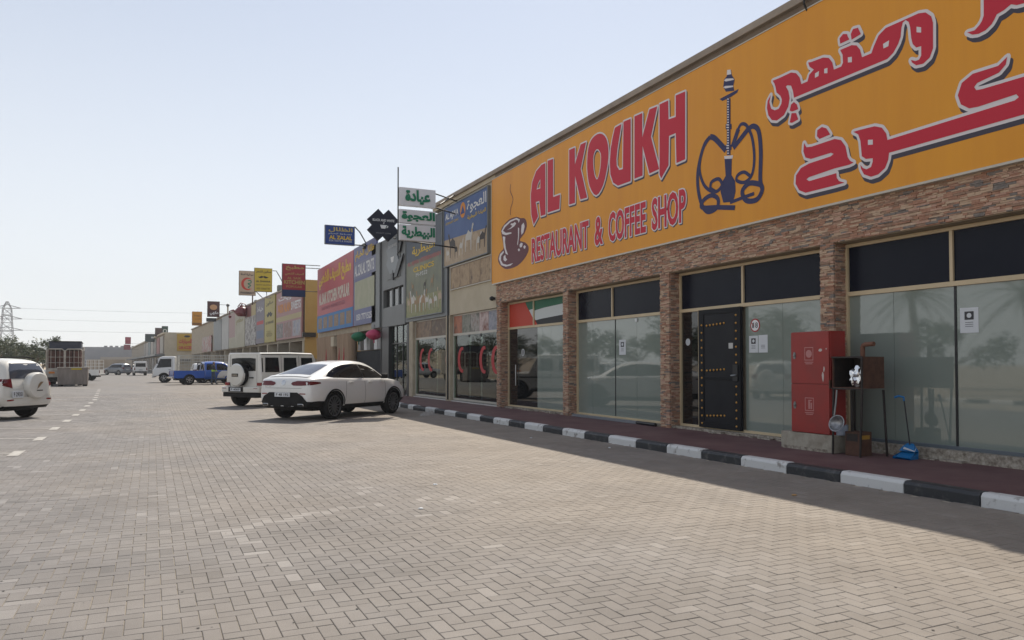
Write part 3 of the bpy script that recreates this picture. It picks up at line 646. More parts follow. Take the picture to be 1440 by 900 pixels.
letter(z1([(335, 478), (373, 462), (373, 575), (411, 442), (448, 425), (412, 605), (455, 795), (410, 808), (374, 650), (374, 830), (335, 842)]))
letter(smooth_loop(z1([(540, 368), (580, 398), (596, 470), (592, 570), (562, 710), (515, 780), (472, 720), (455, 600), (462, 470), (490, 400)]), 3), [smooth_loop(z1([(523, 472), (546, 505), (545, 575), (535, 640), (520, 675), (503, 640), (495, 560), (501, 500)]), 3)])
letter(z1([(640, 330), (683, 305), (657, 470), (650, 540), (652, 585), (668, 612), (693, 605), (697, 290), (745, 270), (745, 685), (660, 716), (628, 695), (610, 640), (606, 560), (612, 470), (625, 395)]))
letter(z1([(770, 255), (822, 232), (822, 395), (870, 208), (922, 187), (880, 390), (935, 605), (870, 635), (824, 450), (824, 648), (770, 670)]))
letter(z1([(937, 175), (995, 148), (997, 275), (1045, 258), (1045, 115), (1108, 88), (1108, 540), (1050, 565), (1045, 365), (1000, 385), (997, 580), (948, 668), (937, 640)]))
# second line
zr0, zr1 = sp.px(748, 369.2)[1], sp.px(748, 336.7)[1]; zt0, zt1 = sp.px(957, 312.5)[1], sp.px(965, 265)[1]
ra0, ra1 = sp.px(748, 350)[0], sp.px(965, 290)[0]; mb = MB()
for word, f0, f1 in (('RESTAURANT', 0, 0.452), ('&', 0.492, 0.547), ('COFFEE', 0.583, 0.80), ('SHOP', 0.832, 1.0)):
    mb = MB(); ps = fit_text(word, ra0 + (ra1 - ra0) * f0, ra0 + (ra1 - ra0) * f1, (zr0 + zt0) / 2 - .02, (zr1 + zt1) / 2 + .02, 0.028)
    for o_, hs in ps: letterform(mb, o_, hs, 0.028, (0.024, -0.024))
    mb.build('lettering', [M_SRED, M_SGREY, M_SSHADE], SG, fix=False)
# Arabic, first line
z4 = lambda p: zoomed(p, 1070, 0, 5.0)
line1 = [(85, 568), (130, 550), (215, 510), (250, 515), (275, 545), (287, 592), (330, 573), (343, 525), (375, 490), (345, 470), (335, 440), (355, 437), (440, 405), (480, 408), (505, 440), (516, 490), (568, 468), (580, 440), (577, 385), (560, 352),
         (640, 318), (675, 320), (700, 350), (714, 403), (780, 375), (797, 325), (830, 250), (880, 198), (1010, 140), (1110, 95), (1160, 88), (1200, 115), (1213, 160), (1213, 340), (1190, 405), (1145, 448), (1095, 460), (1065, 440), (1058, 422),
         (1088, 430), (1115, 420), (1130, 390), (1130, 325), (1095, 335), (1070, 310), (1060, 270), (1052, 190), (1042, 155), (1020, 142), (1000, 160), (990, 200), (985, 260), (968, 310), (935, 370), (892, 415), (235, 688), (228, 640), (215, 603), (188, 600), (178, 610),
         (196, 640), (205, 690), (195, 750), (165, 810), (115, 848), (80, 845), (55, 810), (45, 760), (50, 710), (72, 668), (62, 720), (75, 765), (100, 776), (128, 765), (146, 730), (150, 700), (140, 675), (112, 650), (105, 610), (96, 585)]
def arabic_letter(z, outer, counters=(), nm='letter'):
    o_ = letter(z(outer), border=0.045, shade=(0.03, -0.07), name=nm)
    for c in counters:
        c = z(c); MB().flat(sq, [(c, [])], 0.0105).build('counter', M_SGREY, o_, fix=False)
    return o_
arabic_letter(z4, line1, [[(1098, 188), (1130, 193), (1130, 230), (1098, 228)], [(862, 310), (905, 284), (900, 325), (865, 342)], [(615, 404), (643, 400), (643, 438), (615, 440)], [(384, 517), (412, 500), (408, 535), (383, 548)], [(449, 485), (471, 478), (471, 515), (448, 516)]])
arabic_letter(z4, [(560, 308), (556, 270), (580, 240), (608, 240), (615, 262), (625, 278)]); arabic_letter(z4, [(640, 280), (635, 240), (650, 205), (685, 195), (697, 222), (706, 240)])
arabic_letter(z4, [(205, 778), (215, 735), (235, 718), (255, 735), (265, 768), (222, 785)]); arabic_letter(z4, [(205, 862), (218, 796), (250, 795), (265, 840), (222, 864)])
z5 = lambda p: zoomed(p, 1100, 60, 3.912)
arabic_letter(z5, [(193, 515), (195, 482), (220, 464), (245, 472), (258, 492), (266, 505), (207, 530)])
arabic_letter(z5, [(122, 552), (135, 576), (165, 572), (290, 530), (325, 536), (350, 570), (362, 630), (375, 650), (395, 660), (370, 672), (290, 692), (150, 740), (135, 752), (150, 762), (300, 718), (302, 745), (315, 762), (345, 770), (290, 786), (130, 826), (95, 812), (75, 775), (78, 730), (105, 690), (150, 665), (268, 626), (285, 612), (270, 606), (160, 640), (130, 632), (118, 598)])
arabic_letter(z5, [(1240, 78), (1232, 120), (1195, 165), (1075, 222), (1058, 245), (1070, 262), (1105, 255), (1330, 188), (1405, 178), (1450, 230), (1440, 330), (1405, 374), (1330, 396), (590, 606), (585, 645), (568, 690), (530, 725), (490, 738), (452, 725), (436, 695), (432, 672), (446, 690), (465, 697), (490, 685), (500, 655), (500, 636), (462, 640),
                   (440, 625), (436, 580), (432, 540), (420, 505), (393, 491), (430, 480), (510, 460), (550, 468), (574, 500), (581, 536), (1282, 318), (1304, 300), (1290, 284), (1080, 353), (1030, 362), (985, 340), (968, 290), (990, 222), (1050, 172), (1190, 128)], [[(474, 535), (501, 534), (501, 561), (474, 563)]])
z6 = lambda p: zoomed(p, 1280, 0, 8.18)
arabic_letter(z6, [(850, -150), (850, 180), (830, 240), (800, 290), (745, 350), (660, 375), (720, 400), (790, 390), (870, 350), (940, 280), (975, 220), (1000, 165), (1080, 120), (1165, 50), (1230, 60), (1309, 40), (1420, -20), (1430, -220), (1340, -320), (1180, -340), (1000, -280), (900, -210)])
# cup
z2 = lambda p: zoomed(p, 690, 240, 6.0)
CUP = MB().flat(sq, [(smooth_loop(z2([(88, 505), (110, 460), (160, 410), (220, 390), (255, 402), (280, 400), (300, 420), (305, 470), (285, 530), (250, 575), (252, 595), (290, 605), (320, 640), (315, 690), (280, 750), (230, 800), (170, 825), (120, 828), (75, 790), (62, 745), (75, 700), (100, 670), (110, 650), (100, 580)]), 2), [])], 0.003).build('cup_picture', M_MAROON, SG, fix=False)
mb = MB()
for p in ([(92, 510), (115, 465), (165, 420), (220, 398), (248, 412), (238, 442), (232, 420), (215, 412), (170, 432), (125, 475), (105, 508), (130, 525), (175, 520), (178, 530), (130, 544), (100, 535)], [(138, 500), (170, 490), (200, 470), (217, 445), (205, 433), (190, 445), (175, 445), (168, 456), (185, 465), (165, 485)], [(103, 555), (125, 558), (122, 600), (130, 660), (148, 712), (128, 700), (112, 640)],
          [(232, 480), (242, 485), (240, 560), (230, 632), (226, 620), (233, 560)], [(262, 460), (280, 438), (288, 470), (278, 520), (262, 542), (258, 510)], [(70, 745), (80, 705), (110, 675), (113, 690), (90, 720), (88, 755), (105, 785), (140, 795), (190, 780), (170, 800), (130, 810), (90, 797)], [(110, 725), (125, 708), (128, 735), (141, 750), (125, 766), (110, 755)], [(245, 625), (258, 607), (273, 615), (265, 645), (248, 648)], [(278, 640), (287, 628), (298, 640), (290, 660), (280, 655)], [(230, 668), (240, 655), (250, 668), (240, 682)]):
    mb.flat(sq, [(z2(p), [])], 0.006)
mb.build('highlight', M_SGREY, CUP, fix=False)
mb = MB(); stroke(mb, sq, smooth_path(z2([(170, 115), (166, 170), (188, 230), (185, 270), (170, 320), (168, 375)])), 0.03, 0.004); mb.build('steam', M_MAROON, CUP, fix=False)
# water pipe
z3 = lambda p: zoomed(p, 970, 80, 3.913); mb = MB()
for p in ([(205, 75), (228, 72), (232, 100), (248, 125), (240, 160), (246, 186), (200, 192), (185, 165), (190, 125), (205, 105)], [(165, 232), (270, 176), (262, 197), (225, 222), (180, 243)], [(192, 560), (232, 560), (230, 650), (250, 682), (253, 740), (240, 797), (185, 802), (170, 742), (178, 690), (198, 655)]): mb.flat(sq, [(z3(p), [])], 0.004)
for path, w in (([(112, 440), (80, 482), (57, 580), (57, 640), (78, 702), (112, 735), (150, 740), (178, 705), (160, 672), (122, 688), (116, 722), (140, 740)], 0.055), ([(112, 440), (75, 500), (47, 620), (46, 720), (66, 810), (100, 853), (150, 830), (156, 782), (120, 762), (76, 790), (68, 828), (150, 828), (250, 830)], 0.07),
                ([(265, 400), (285, 370), (315, 380), (345, 450), (356, 560), (342, 650), (302, 690), (260, 680), (266, 650), (300, 634), (332, 655)], 0.05), ([(320, 400), (350, 381), (380, 410), (392, 520), (389, 680), (400, 730), (370, 785), (312, 790), (290, 740), (330, 695), (392, 702)], 0.075), ([(222, 802), (300, 772), (355, 752)], 0.05), ([(200, 515), (140, 450), (112, 440)], 0.085), ([(235, 495), (268, 398)], 0.08), ([(240, 502), (322, 398)], 0.08)):
    stroke(mb, sq, smooth_path(z3(path)), w * 1.3, 0.0045 + 0.0006 * (len(mb.f) % 97) / 97)
HK = mb.build('water_pipe_picture', M_SNAVY, SG, fix=False); mb = MB(); cyc = 22
for k in range(cyc):
    y = 228 + (540 - 228) * k / cyc; w = 10 if k not in (10, 11, 18, 19) else 16
    mb.flat(sq, [(z3([(215 - w, y), (215 + w, y), (215 + w, y + 14.5), (215 - w, y + 14.5)]), [])], 0.006, 1); mb.flat(sq, [(z3([(215 - w * .75, y + 1), (215 + w * .1, y + 1), (215 + w * .1, y + 8), (215 - w * .75, y + 8)]), [])], 0.0065, 0)
for p in ([(190, 546), (240, 541), (236, 560), (193, 562)], [(207, 72), (226, 70), (230, 95), (205, 100)], [(190, 130), (200, 120), (240, 118), (246, 126), (200, 136)], [(186, 168), (196, 160), (240, 158), (240, 166), (196, 174)]): mb.flat(sq, [(z3(p), [])], 0.0065)
mb.build('stem', [M_SGREY, M_SNAVY], HK, fix=False)['kind'] = 'stuff'
# ================================================================ things standing on the walk
M_RED = mat('cabinet_red', (0.30, 0.018, 0.014), (0.24, 0.02, 0.016), scale=3, rough=0.4, spec=0.5)
M_CONC = mat('old_concrete', (0.36, 0.33, 0.27), (0.22, 0.19, 0.15), scale=6, rough=0.9, lo=0.4, hi=0.75, bump=0.5)
M_RUST = mat('rusty_steel', (0.060, 0.024, 0.014), (0.10, 0.045, 0.026), scale=9, rough=0.75, bump=0.3)
M_SOOT = mat('sooty_steel', (0.012, 0.010, 0.010), (0.03, 0.02, 0.016), scale=9, rough=0.7)
M_BLUEP = mat('blue_plastic', (0.005, 0.13, 0.34), rough=0.4, spec=0.5)
CX0 = 9.45
t = thing('concrete_plinth', 'low cracked concrete block under the red cabinet', 'plinth', (CX0 + 0.2, 9.0, PAVE_Z))
MB().box(-0.205, 0.30, -0.42, 0.66, 0, 0.275).build('block', M_CONC, t, bevel=0.014)
MB().box(-0.215, -0.204, -0.30, 0.60, 0.0, 0.05).build('render_patch', M_RUBBLE, t)
cab = thing('fire_hose_cabinet', 'tall red steel fire cabinet with two doors on a concrete block', 'cabinet', (CX0, 9.03, PAVE_Z + 0.277))
MB().box(0.012, 0.33, -0.395, 0.395, 0, 1.61).build('body', M_RED, cab, bevel=0.006)
M_PRW = flat_mat('cabinet_print', (0.45, 0.20, 0.19)); M_CHIP = flat_mat('chipped_paint', (0.5, 0.45, 0.42)); M_LOCK = mat('lock_metal', (0.2, 0.2, 0.2), rough=0.4, metal=0.8)
cp_ = Plane((-0.012, 0, 0), (0, -1, 0), (-1, 0, 0))
for z0, z1, kind in ((0.012, 0.775, 'ext'), (0.785, 1.60, 'hose')):
    d = MB().box(-0.012, 0.010, -0.385, 0.385, z0, z1).build('door', M_RED, cab, bevel=0.004); zc = (z0 + z1) / 2 + 0.06
    MB().prism(cp_, disc(-0.31, zc - 0.02, 0.030, 14, 0.06), 0.001, 0.006).lathe(cp_.P(-0.31, zc - 0.02, 0.006), [(0.02, 0), (0.02, 0.012), (0, 0.014)], (-1, 0, 0), 12).build('lock', M_LOCK, d)
    pr = MB(); a0, a1, b0, b1 = -0.10, 0.08, zc - 0.10, zc + 0.11; w = 0.012
    for r_ in (rect(a0, a1, b0, b0 + w), rect(a0, a1, b1 - w, b1), rect(a0, a0 + w, b0 + w, b1 - w), rect(a1 - w, a1, b0 + w, b1 - w), rect(a0, a1, b0 - 0.035, b0 - 0.022), rect(a0 + 0.02, a1 - 0.02, b0 - 0.06, b0 - 0.047)): pr.flat(cp_, [(r_, [])], 0.0015)
    if kind == 'hose': pr.flat(cp_, [(disc(-0.01, zc + 0.005, 0.062, 20), [])], 0.0015)
    else: pr.flat(cp_, [(rect(-0.03, 0.005, zc - 0.07, zc + 0.05), [])], 0.0015).flat(cp_, [(rect(0.015, 0.045, zc - 0.07, zc + 0.03), [])], 0.0015).flat(cp_, [([(-0.03, zc + 0.05), (0.04, zc + 0.06), (0.04, zc + 0.075), (-0.03, zc + 0.075)], [])], 0.0015)
    pr.build('emblem', M_PRW, d, fix=False)
for a, b, r_, ry in ((0.22, 1.31, 0.04, 0.025), (0.27, 0.90, 0.022, 0.075), (0.29, 1.02, 0.014, 0.05), (0.34, 1.33, 0.012, 0.012)): MB().flat(cp_, [([(a + (x - a) * random.uniform(0.7, 1.2), b + (y - b) * random.uniform(0.7, 1.2)) for x, y in disc(a, b, r_, 9, ry)], [])], 0.0018).build('paint_chip', M_CHIP, cab, fix=False)
MB().box(-0.02, 0.03, -0.405, -0.385, 0.72, 0.85).build('hinge', M_RUST, cab, bevel=0.004)
# charcoal grill on legs
GL = Vector((9.40, 8.0, PAVE_Z)); gr = thing('charcoal_grill', 'rusty steel grill box on thin legs with a bent flue pipe', 'grill', GL)
W, D, Z0, Z1 = 0.54, 0.46, 1.01, 1.48; tk = 0.012
mb = MB().box(0, D, 0, W, Z0, Z0 + tk).box(0, D, 0, W, Z1 - tk, Z1).box(0, D, 0, tk, Z0 + tk, Z1 - tk).box(0, D, W - tk, W, Z0 + tk, Z1 - tk).box(D - tk, D, tk, W - tk, Z0 + tk, Z1 - tk)
mb.build('fire_box', M_RUST, gr); MB().box(D - tk - 0.006, D - tk - 0.002, tk + .002, W - tk - .002, Z0 + tk + .002, Z1 - tk - .002).box(0.02, D - 0.03, W - tk - 0.008, W - tk - 0.003, Z0 + tk + .002, Z1 - tk - .002).build('soot_lining', M_SOOT, gr)
MB().box(-0.012, 0.0, -0.012, W + 0.012, Z1 - 0.02, Z1 + 0.006).box(-0.012, 0, -0.012, 0.02, Z0, Z1 - 0.02).box(-0.012, 0, -0.012, W + 0.012, Z0 - 0.02, Z0).build('rim', M_SOOT, gr)
for (x, y), (bx, by) in (((0.0, 0.0), (0.0, 0.05)), ((0.0, W - 0.02), (-0.01, W)), ((D - 0.02, 0.0), (D + 0.02, -0.02)), ((D - 0.02, W - 0.02), (D, W))):
    MB().tube([(x + 0.008, y + 0.01, Z0 - 0.021), (bx + 0.008, by + 0.01, 0.0)], 0.017, 4).build('leg', M_SOOT, gr)
MB().tube([(0.12, 0.30, 0.30), (0.12, 0.30, 0.98)], 0.02, 6).build('strut', M_SOOT, gr)
MB().tube([(0.25, 0.20, Z1), (0.25, 0.20, Z1 + 0.14), (0.25, 0.185, Z1 + 0.17), (0.25, 0.15, Z1 + 0.185), (0.25, 0.0, Z1 + 0.19)], 0.035, 10).build('flue_pipe', mat('rust_pipe', (0.12, 0.045, 0.026), (0.17, 0.08, 0.05), scale=20, rough=0.8), gr, smooth=True)
# crumpled foil
def crumple(r, seed, n=3):
    bm = bmesh.new(); bmesh.ops.create_icosphere(bm, subdivisions=n, radius=1.0); rr = random.Random(seed)
    for v in bm.verts: v.co *= 0.72 + 0.4 * rr.random()
    for v in bm.verts: v.co = Vector((v.co.x * r[0], v.co.y * r[1], v.co.z * r[2]))
    me = bpy.data.meshes.new('crumple'); bm.to_mesh(me); bm.free(); return me
me = crumple((0.11, 0.13, 0.17), 3); me.materials.append(mat('foil', (0.75, 0.75, 0.76), rough=0.18, metal=1.0))
o = link('foil_bundle', me, None, GL + Vector((0.08, 0.14, 1.175))); tag(o, 'crumpled silver foil bundle stuffed in the mouth of the rusty grill', 'foil')
# strainer hanging on the grill
st = thing('strainer', 'steel strainer hanging by its handle from the grill', 'strainer', GL + Vector((-0.06, 0.42, 0.48)))
MB().lathe((0, 0, 0), [(0.0, 0.085), (0.06, 0.075), (0.10, 0.04), (0.122, 0.0), (0.13, 0.0), (0.13, -0.008), (0.118, -0.006), (0.095, 0.034), (0.055, 0.066), (0, 0.076)], (0.86, 0.1, -0.30), 20).build('bowl', mat('worn_steel', (0.20, 0.20, 0.21), (0.36, 0.36, 0.37), scale=18, rough=0.4, metal=0.8), st, smooth=True)
MB().tube([(-0.03, 0.015, 0.115), (0.01, 0.02, 0.3), (0.03, 0.015, 0.50)], 0.013, 8).build('handle', M_LOCK, st, smooth=True)
# tin bucket on the end of the block
bk = thing('tin_bucket', 'small pale blue tin on the end of the concrete block', 'tin', (9.60, 8.70 - 0.03, PAVE_Z + 0.275))
MB().lathe((0, 0, 0), [(0, 0.002), (0.085, 0.0), (0.095, 0.0), (0.105, 0.15), (0.11, 0.155), (0.10, 0.155), (0.09, 0.012), (0, 0.012)], n=20).build('pail', mat('pale_tin', (0.28, 0.33, 0.42), (0.38, 0.42, 0.5), scale=12, rough=0.4, spec=0.6), bk, smooth=True)
bk.location = (9.66, 8.622, PAVE_Z + 0.276)
# square tin under the grill
tin = thing('square_tin', 'dirty square oil tin with a yellow label under the grill', 'tin', (9.62, 8.27, PAVE_Z))
MB().box(-0.13, 0.13, -0.13, 0.13, 0, 0.36).build('can', M_RUST, tin, bevel=0.01)
MB().box(-0.08, 0.08, -0.1345, -0.1325, 0.25, 0.31).build('label_band', flat_mat('label_yellow', (0.35, 0.19, 0.03)), tin); MB().box(-0.135, -0.132, -0.10, 0.10, 0.22, 0.33).build('label_band', M_SOOT, tin)
# dustpan with upright handle
dpn = thing('dustpan', 'blue long-handled dustpan leaning by the window', 'dustpan', (9.78, 7.66, PAVE_Z)); dpn.scale = (.86, .86, .92)
mb = MB().add([(-0.02, -0.16, 0.004), (0.22, -0.14, 0.004), (0.22, 0.14, 0.004), (-0.02, 0.16, 0.004), (-0.02, -0.16, 0.03), (0.22, -0.15, 0.12), (0.22, 0.15, 0.12), (-0.02, 0.16, 0.03), (0.20, -0.13, 0.12), (0.20, 0.13, 0.12), (0.0, -0.14, 0.016), (0.0, 0.14, 0.016)],
              [(0, 1, 2, 3), (0, 4, 5, 1), (2, 6, 7, 3), (1, 5, 6, 2), (10, 8, 9, 11), (4, 10, 11, 7)]).add([(0.12, -0.15, 0.12), (0.225, -0.15, 0.12), (0.225, 0.15, 0.12), (0.12, 0.15, 0.12), (0.17, -0.10, 0.2), (0.22, -0.06, 0.24), (0.22, 0.06, 0.24), (0.17, 0.10, 0.2)], [(0, 1, 5, 4), (1, 2, 6, 5), (2, 3, 7, 6), (3, 0, 4, 7), (4, 5, 6, 7)])
mb.build('pan', M_BLUEP, dpn)
MB().tube([(0.20, 0.0, 0.22), (0.25, 0.14, 0.93)], 0.011, 8).build('handle_tube', M_SEAL, dpn, smooth=True)
MB().tube([(0.25, 0.14, 0.90), (0.25, 0.145, 0.96), (0.2, 0.20, 0.98), (0.15, 0.25, 0.955)], 0.017, 8).build('grip', M_BLUEP, dpn, smooth=True)
MB().add([(0.11, -0.155, 0.125), (0.20, -0.12, 0.17), (0.20, 0.10, 0.205), (0.11, 0.06, 0.155)], [(0, 1, 2, 3)]).build('brush', mat('white_bristle', (0.5, 0.52, 0.55), rough=0.8), dpn)
# litter on the paving
for px, py, k in ((1117, 697, 0), (747, 616, 1), (857, 630, 1), (612, 682, 1), (592, 716, 1)):
    p = gnd(px, py); me = crumple((0.032, 0.022, 0.010), px, 2); me.materials.append(M_PAPER if k else flat_mat('litter_ochre', (0.45, 0.26, 0.1)))
    o = link('litter_scrap', me, None, (p.x, p.y, 0.008), random.random() * 3); tag(o, 'small pale paper scrap lying on the paving' if k else 'dry brown scrap on the shaded paving by the kerb', 'litter', 'litter on the paving')
# ================================================================ the other shops of the first row
def print_mat(name, stops, scale=2.0, rough=0.5, stretch=None, detail=4):
    """a printed picture: patches of several colours"""
    if name in MATS: return MATS[name]
    m = mat(name, stops[0], stops[-1], scale=scale, rough=rough, spec=0.35, detail=detail, lo=0.28, hi=0.72, stretch=stretch)
    r = [n for n in m.node_tree.nodes if n.type == 'VALTORGB'][0].color_ramp
    for k, c in enumerate(stops[1:-1]): e = r.elements.new(0.28 + 0.44 * (k + 1) / (len(stops) - 1)); e.color = (*c, 1)
    return m
def glass_mat(name, tint, refl=0.12, rough=0.0):
    if name in MATS: return MATS[name]
    m = bpy.data.materials.new(name); MATS[name] = m; m.use_nodes = True; N = m.node_tree.nodes; L = m.node_tree.links
    N.remove(N['Principled BSDF']); out = N['Material Output']; tr = N.new('ShaderNodeBsdfTransparent'); tr.inputs[0].default_value = (*tint, 1)
    gl = N.new('ShaderNodeBsdfGlossy'); gl.inputs['Roughness'].default_value = rough; gl.inputs[0].default_value = (0.95, 1, 0.98, 1)
    lw = N.new('ShaderNodeFresnel'); lw.inputs[0].default_value = 1.45; ad = N.new('ShaderNodeMath'); ad.operation = 'ADD'; ad.use_clamp = True; L.new(lw.outputs[0], ad.inputs[0]); ad.inputs[1].default_value = refl
    mx = N.new('ShaderNodeMixShader'); L.new(ad.outputs[0], mx.inputs[0]); L.new(tr.outputs[0], mx.inputs[1]); L.new(gl.outputs[0], mx.inputs[2]); L.new(mx.outputs[0], out.inputs['Surface']); return m
M_CLEAR = glass_mat('shop_glass', (0.80, 0.90, 0.85), 0.02)
M_GREYCLAD = mat('grey_cladding', (0.135, 0.14, 0.14), (0.115, 0.12, 0.12), scale=0.7, rough=0.45, spec=0.4)
M_GREYFRAME = mat('grey_steel_frame', (0.17, 0.185, 0.19), (0.14, 0.15, 0.155), scale=1, rough=0.5)
M_DARKROOM = mat('dim_interior', (0.075, 0.07, 0.062), (0.10, 0.095, 0.085), scale=0.6, rough=0.9)
M_CREAM = mat('cream_plaster', (0.50, 0.44, 0.33), (0.43, 0.37, 0.27), scale=1.0, rough=0.85)
M_DIRTY = mat('dirty_cream', (0.42, 0.36, 0.27), (0.30, 0.25, 0.18), scale=2.2, rough=0.9, lo=0.4, hi=0.75)
M_LIGHTF = mat('pale_aluminium', (0.45, 0.42, 0.36), rough=0.4)
M_BLACKF = mat('black_metal', (0.012, 0.013, 0.015), rough=0.4)
fp = wall_x(FX - 0.02)
def zpx(px, py, X=None): return wall_x(FX if X is None else X).px(px, py)[1]
def ypx(px, X=None): return -wall_x(FX if X is None else X).px(px, 500)[0]
# ---- the veterinary clinic, two bays
VC = thing('vet_clinic', 'tan veterinary clinic of two glazed bays under animal pictures', 'building', (FX, 27.5, 0))
yA, yB, yC = 22.76, 27.1, 32.6
part(MB().box(FX + 3.2, 24, yA, yC, 0, 7.6), 'wall', M_DARKROOM, VC)
part(MB().box(FX, FX + 3.2, yA, yB, 3.36, 7.55), 'upper_wall', M_CREAM, VC); part(MB().box(FX - 0.02, FX + 3.2, yB + 0.001, yC, 3.36, 7.4), 'upper_wall', M_GREYFRAME, VC)
part(MB().box(FX - 0.14, FX + 0.5, yA, 28.9, 7.69, 7.83), 'coping', M_COPE, VC, bevel=0.012); part(MB().box(FX - 0.05, FX + 0.5, yA, 28.9, 7.551, 7.689), 'fascia', M_CREAM, VC)
part(MB().box(FX - 0.1, FX + 0.4, 28.91, yC, 7.401, 7.52), 'coping', M_GREYFRAME, VC)
for y0, y1 in ((27.0, 27.45), (31.55, 32.05)): part(MB().box(FX - 0.02, FX + 0.30, y0, y1, 0.14, 3.359), 'pillar', M_DIRTY, VC, bevel=0.01)
part(MB().tube([(FX - 0.05, 27.15, 0.2), (FX - 0.05, 27.15, 7.5)], 0.03, 8), 'drain_pipe', M_BLACKF, VC, smooth=True)
part(MB().box(FX + 0.02, FX + 3.2, yA, yC, 0.10, 0.18), 'shop_floor', mat('shop_tile', (0.5, 0.49, 0.46), rough=0.4), VC)
part(MB().box(FX + 3.0, FX + 3.19, yA, yC, 0.18, 3.35), 'back_wall', mat('clinic_wall', (0.5, 0.56, 0.52), rough=0.8), VC)
# bays: picture strip above the rail, glass below, red crescents on the glass
PICA = [print_mat('print_camel_red', [(0.30, 0.10, 0.06), (0.42, 0.16, 0.09), (0.10, 0.06, 0.05)], 2.2), print_mat('print_goat', [(0.03, 0.05, 0.03), (0.25, 0.24, 0.2), (0.06, 0.08, 0.05)], 2.6), print_mat('print_cat', [(0.05, 0.05, 0.035), (0.34, 0.31, 0.28), (0.16, 0.08, 0.06)], 2.8),
        print_mat('print_dog', [(0.30, 0.15, 0.14), (0.5, 0.4, 0.38), (0.18, 0.06, 0.04)], 2.4), print_mat('print_bird', [(0.05, 0.07, 0.16), (0.3, 0.3, 0.34), (0.12, 0.13, 0.16)], 3.0)]
PICB = [print_mat('print_herd_%s' % n, c, 2.5) for n, c in (('a', [(0.13, 0.08, 0.05), (0.24, 0.16, 0.10), (0.08, 0.05, 0.035)]), ('b', [(0.17, 0.10, 0.06), (0.10, 0.07, 0.05), (0.28, 0.2, 0.13)]))]
def shop_bay(root, y0, y1, zs, pics, joints, frame):
    z0, zr, zh = zs
    for a, b in ((y0, y0 + 0.05), (y1 - 0.05, y1)): part(MB().box(FX + 0.10, FX + 0.17, a, b, z0, zh), 'frame_member', frame, root)
    for a, b in ((z0, z0 + 0.07), (zr - 0.04, zr + 0.04), (zh - 0.05, zh)): part(MB().box(FX + 0.102, FX + 0.168, y0 + 0.05, y1 - 0.05, a, b), 'frame_member', frame, root)
    n = len(pics)
    for k in range(n):
        a = y1 - 0.05 - (y1 - y0 - 0.1) * k / n; b = y1 - 0.05 - (y1 - y0 - 0.1) * (k + 1) / n
        part(MB().box(FX + 0.12, FX + 0.15, b + 0.012, a - 0.012, zr + 0.04, zh - 0.05), 'picture_panel', pics[k], root)
    ys = [y0 + 0.05] + sorted(joints) + [y1 - 0.05]
    for k in range(len(ys) - 1): part(MB().box(FX + 0.13, FX + 0.142, ys[k] + 0.003, ys[k + 1] - 0.003, z0 + 0.07, zr - 0.04), 'glass_pane', M_CLEAR, root)
    for j in joints: part(MB().box(FX + 0.11, FX + 0.129, j - 0.05, j + 0.05, zr - 0.14, zr - 0.05), 'patch_fitting', M_BLACKF, root)
shop_bay(VC, 22.80, 26.98, (0.20, 2.62, 3.355), PICA, [ypx(655), ypx(671)], M_LIGHTF)
shop_bay(VC, 27.47, 31.53, (0.20, 2.60, 3.355), [PICB[0], PICB[1]], [ypx(609.5), ypx(622)], M_LIGHTF)
M_CRES = flat_mat('crescent_red', (0.42, 0.03, 0.035)); kp = wall_x(FX + 0.127)
for px in (645.5, 676, 693, 591.5, 603, 628):
    a, b = kp.px(px, 506); out = [(a + 0.42 * math.cos(t) + 0.30, b + 0.47 * math.sin(t)) for t in np.linspace(R(75), R(285), 18)] + [(a + 0.26 * math.cos(t) + 0.36, b + 0.36 * math.sin(t)) for t in np.linspace(R(285), R(75), 18)]
    part(MB().flat(kp, [(out, [])], 0.0), 'red_crescent', M_CRES, VC, fix=False)
# goods behind the glass
GC = [flat_mat('goods_%d' % k, c) for k, c in enumerate([(0.08, 0.25, 0.45), (0.45, 0.42, 0.38), (0.40, 0.16, 0.03), (0.10, 0.12, 0.10), (0.3, 0.05, 0.05)])]
for k, (y, c0, lab) in enumerate([(23.15, 0, 'tall blue and white goods rack behind the clinic glass next to the stone wall'), (24.0, 2, 'goods rack with orange packs behind the clinic glass'), (25.6, 3, 'low dark goods rack behind the middle of the clinic glass'), (28.6, 1, 'pale goods rack behind the far clinic bay')]):
    t = thing('goods_rack', lab, 'rack', (FX + 0.46, y, 0.18), group='racks in the clinic window')
    h = (2.1, 1.5, 1.0, 1.2)[k]
    for z in np.arange(0.05, h, 0.3): MB().box(-0.25, 0.25, -0.38, 0.38, z, z + 0.025).build('shelf', M_BLACKF, t)
    for s1 in (-0.37, 0.37): MB().box(-0.25, -0.22, s1 - 0.015, s1 + 0.015, 0, h).build('post', M_BLACKF, t)
    for z in np.arange(0.05, h - 0.1, 0.3):
        for q in range(4): MB().box(-0.22, 0.1, -0.34 + q * 0.17, -0.20 + q * 0.17, z + 0.026, z + 0.026 + random.uniform(0.14, 0.24)).build('pack', GC[c0 if random.random() < 0.6 else random.randrange(5)], t)
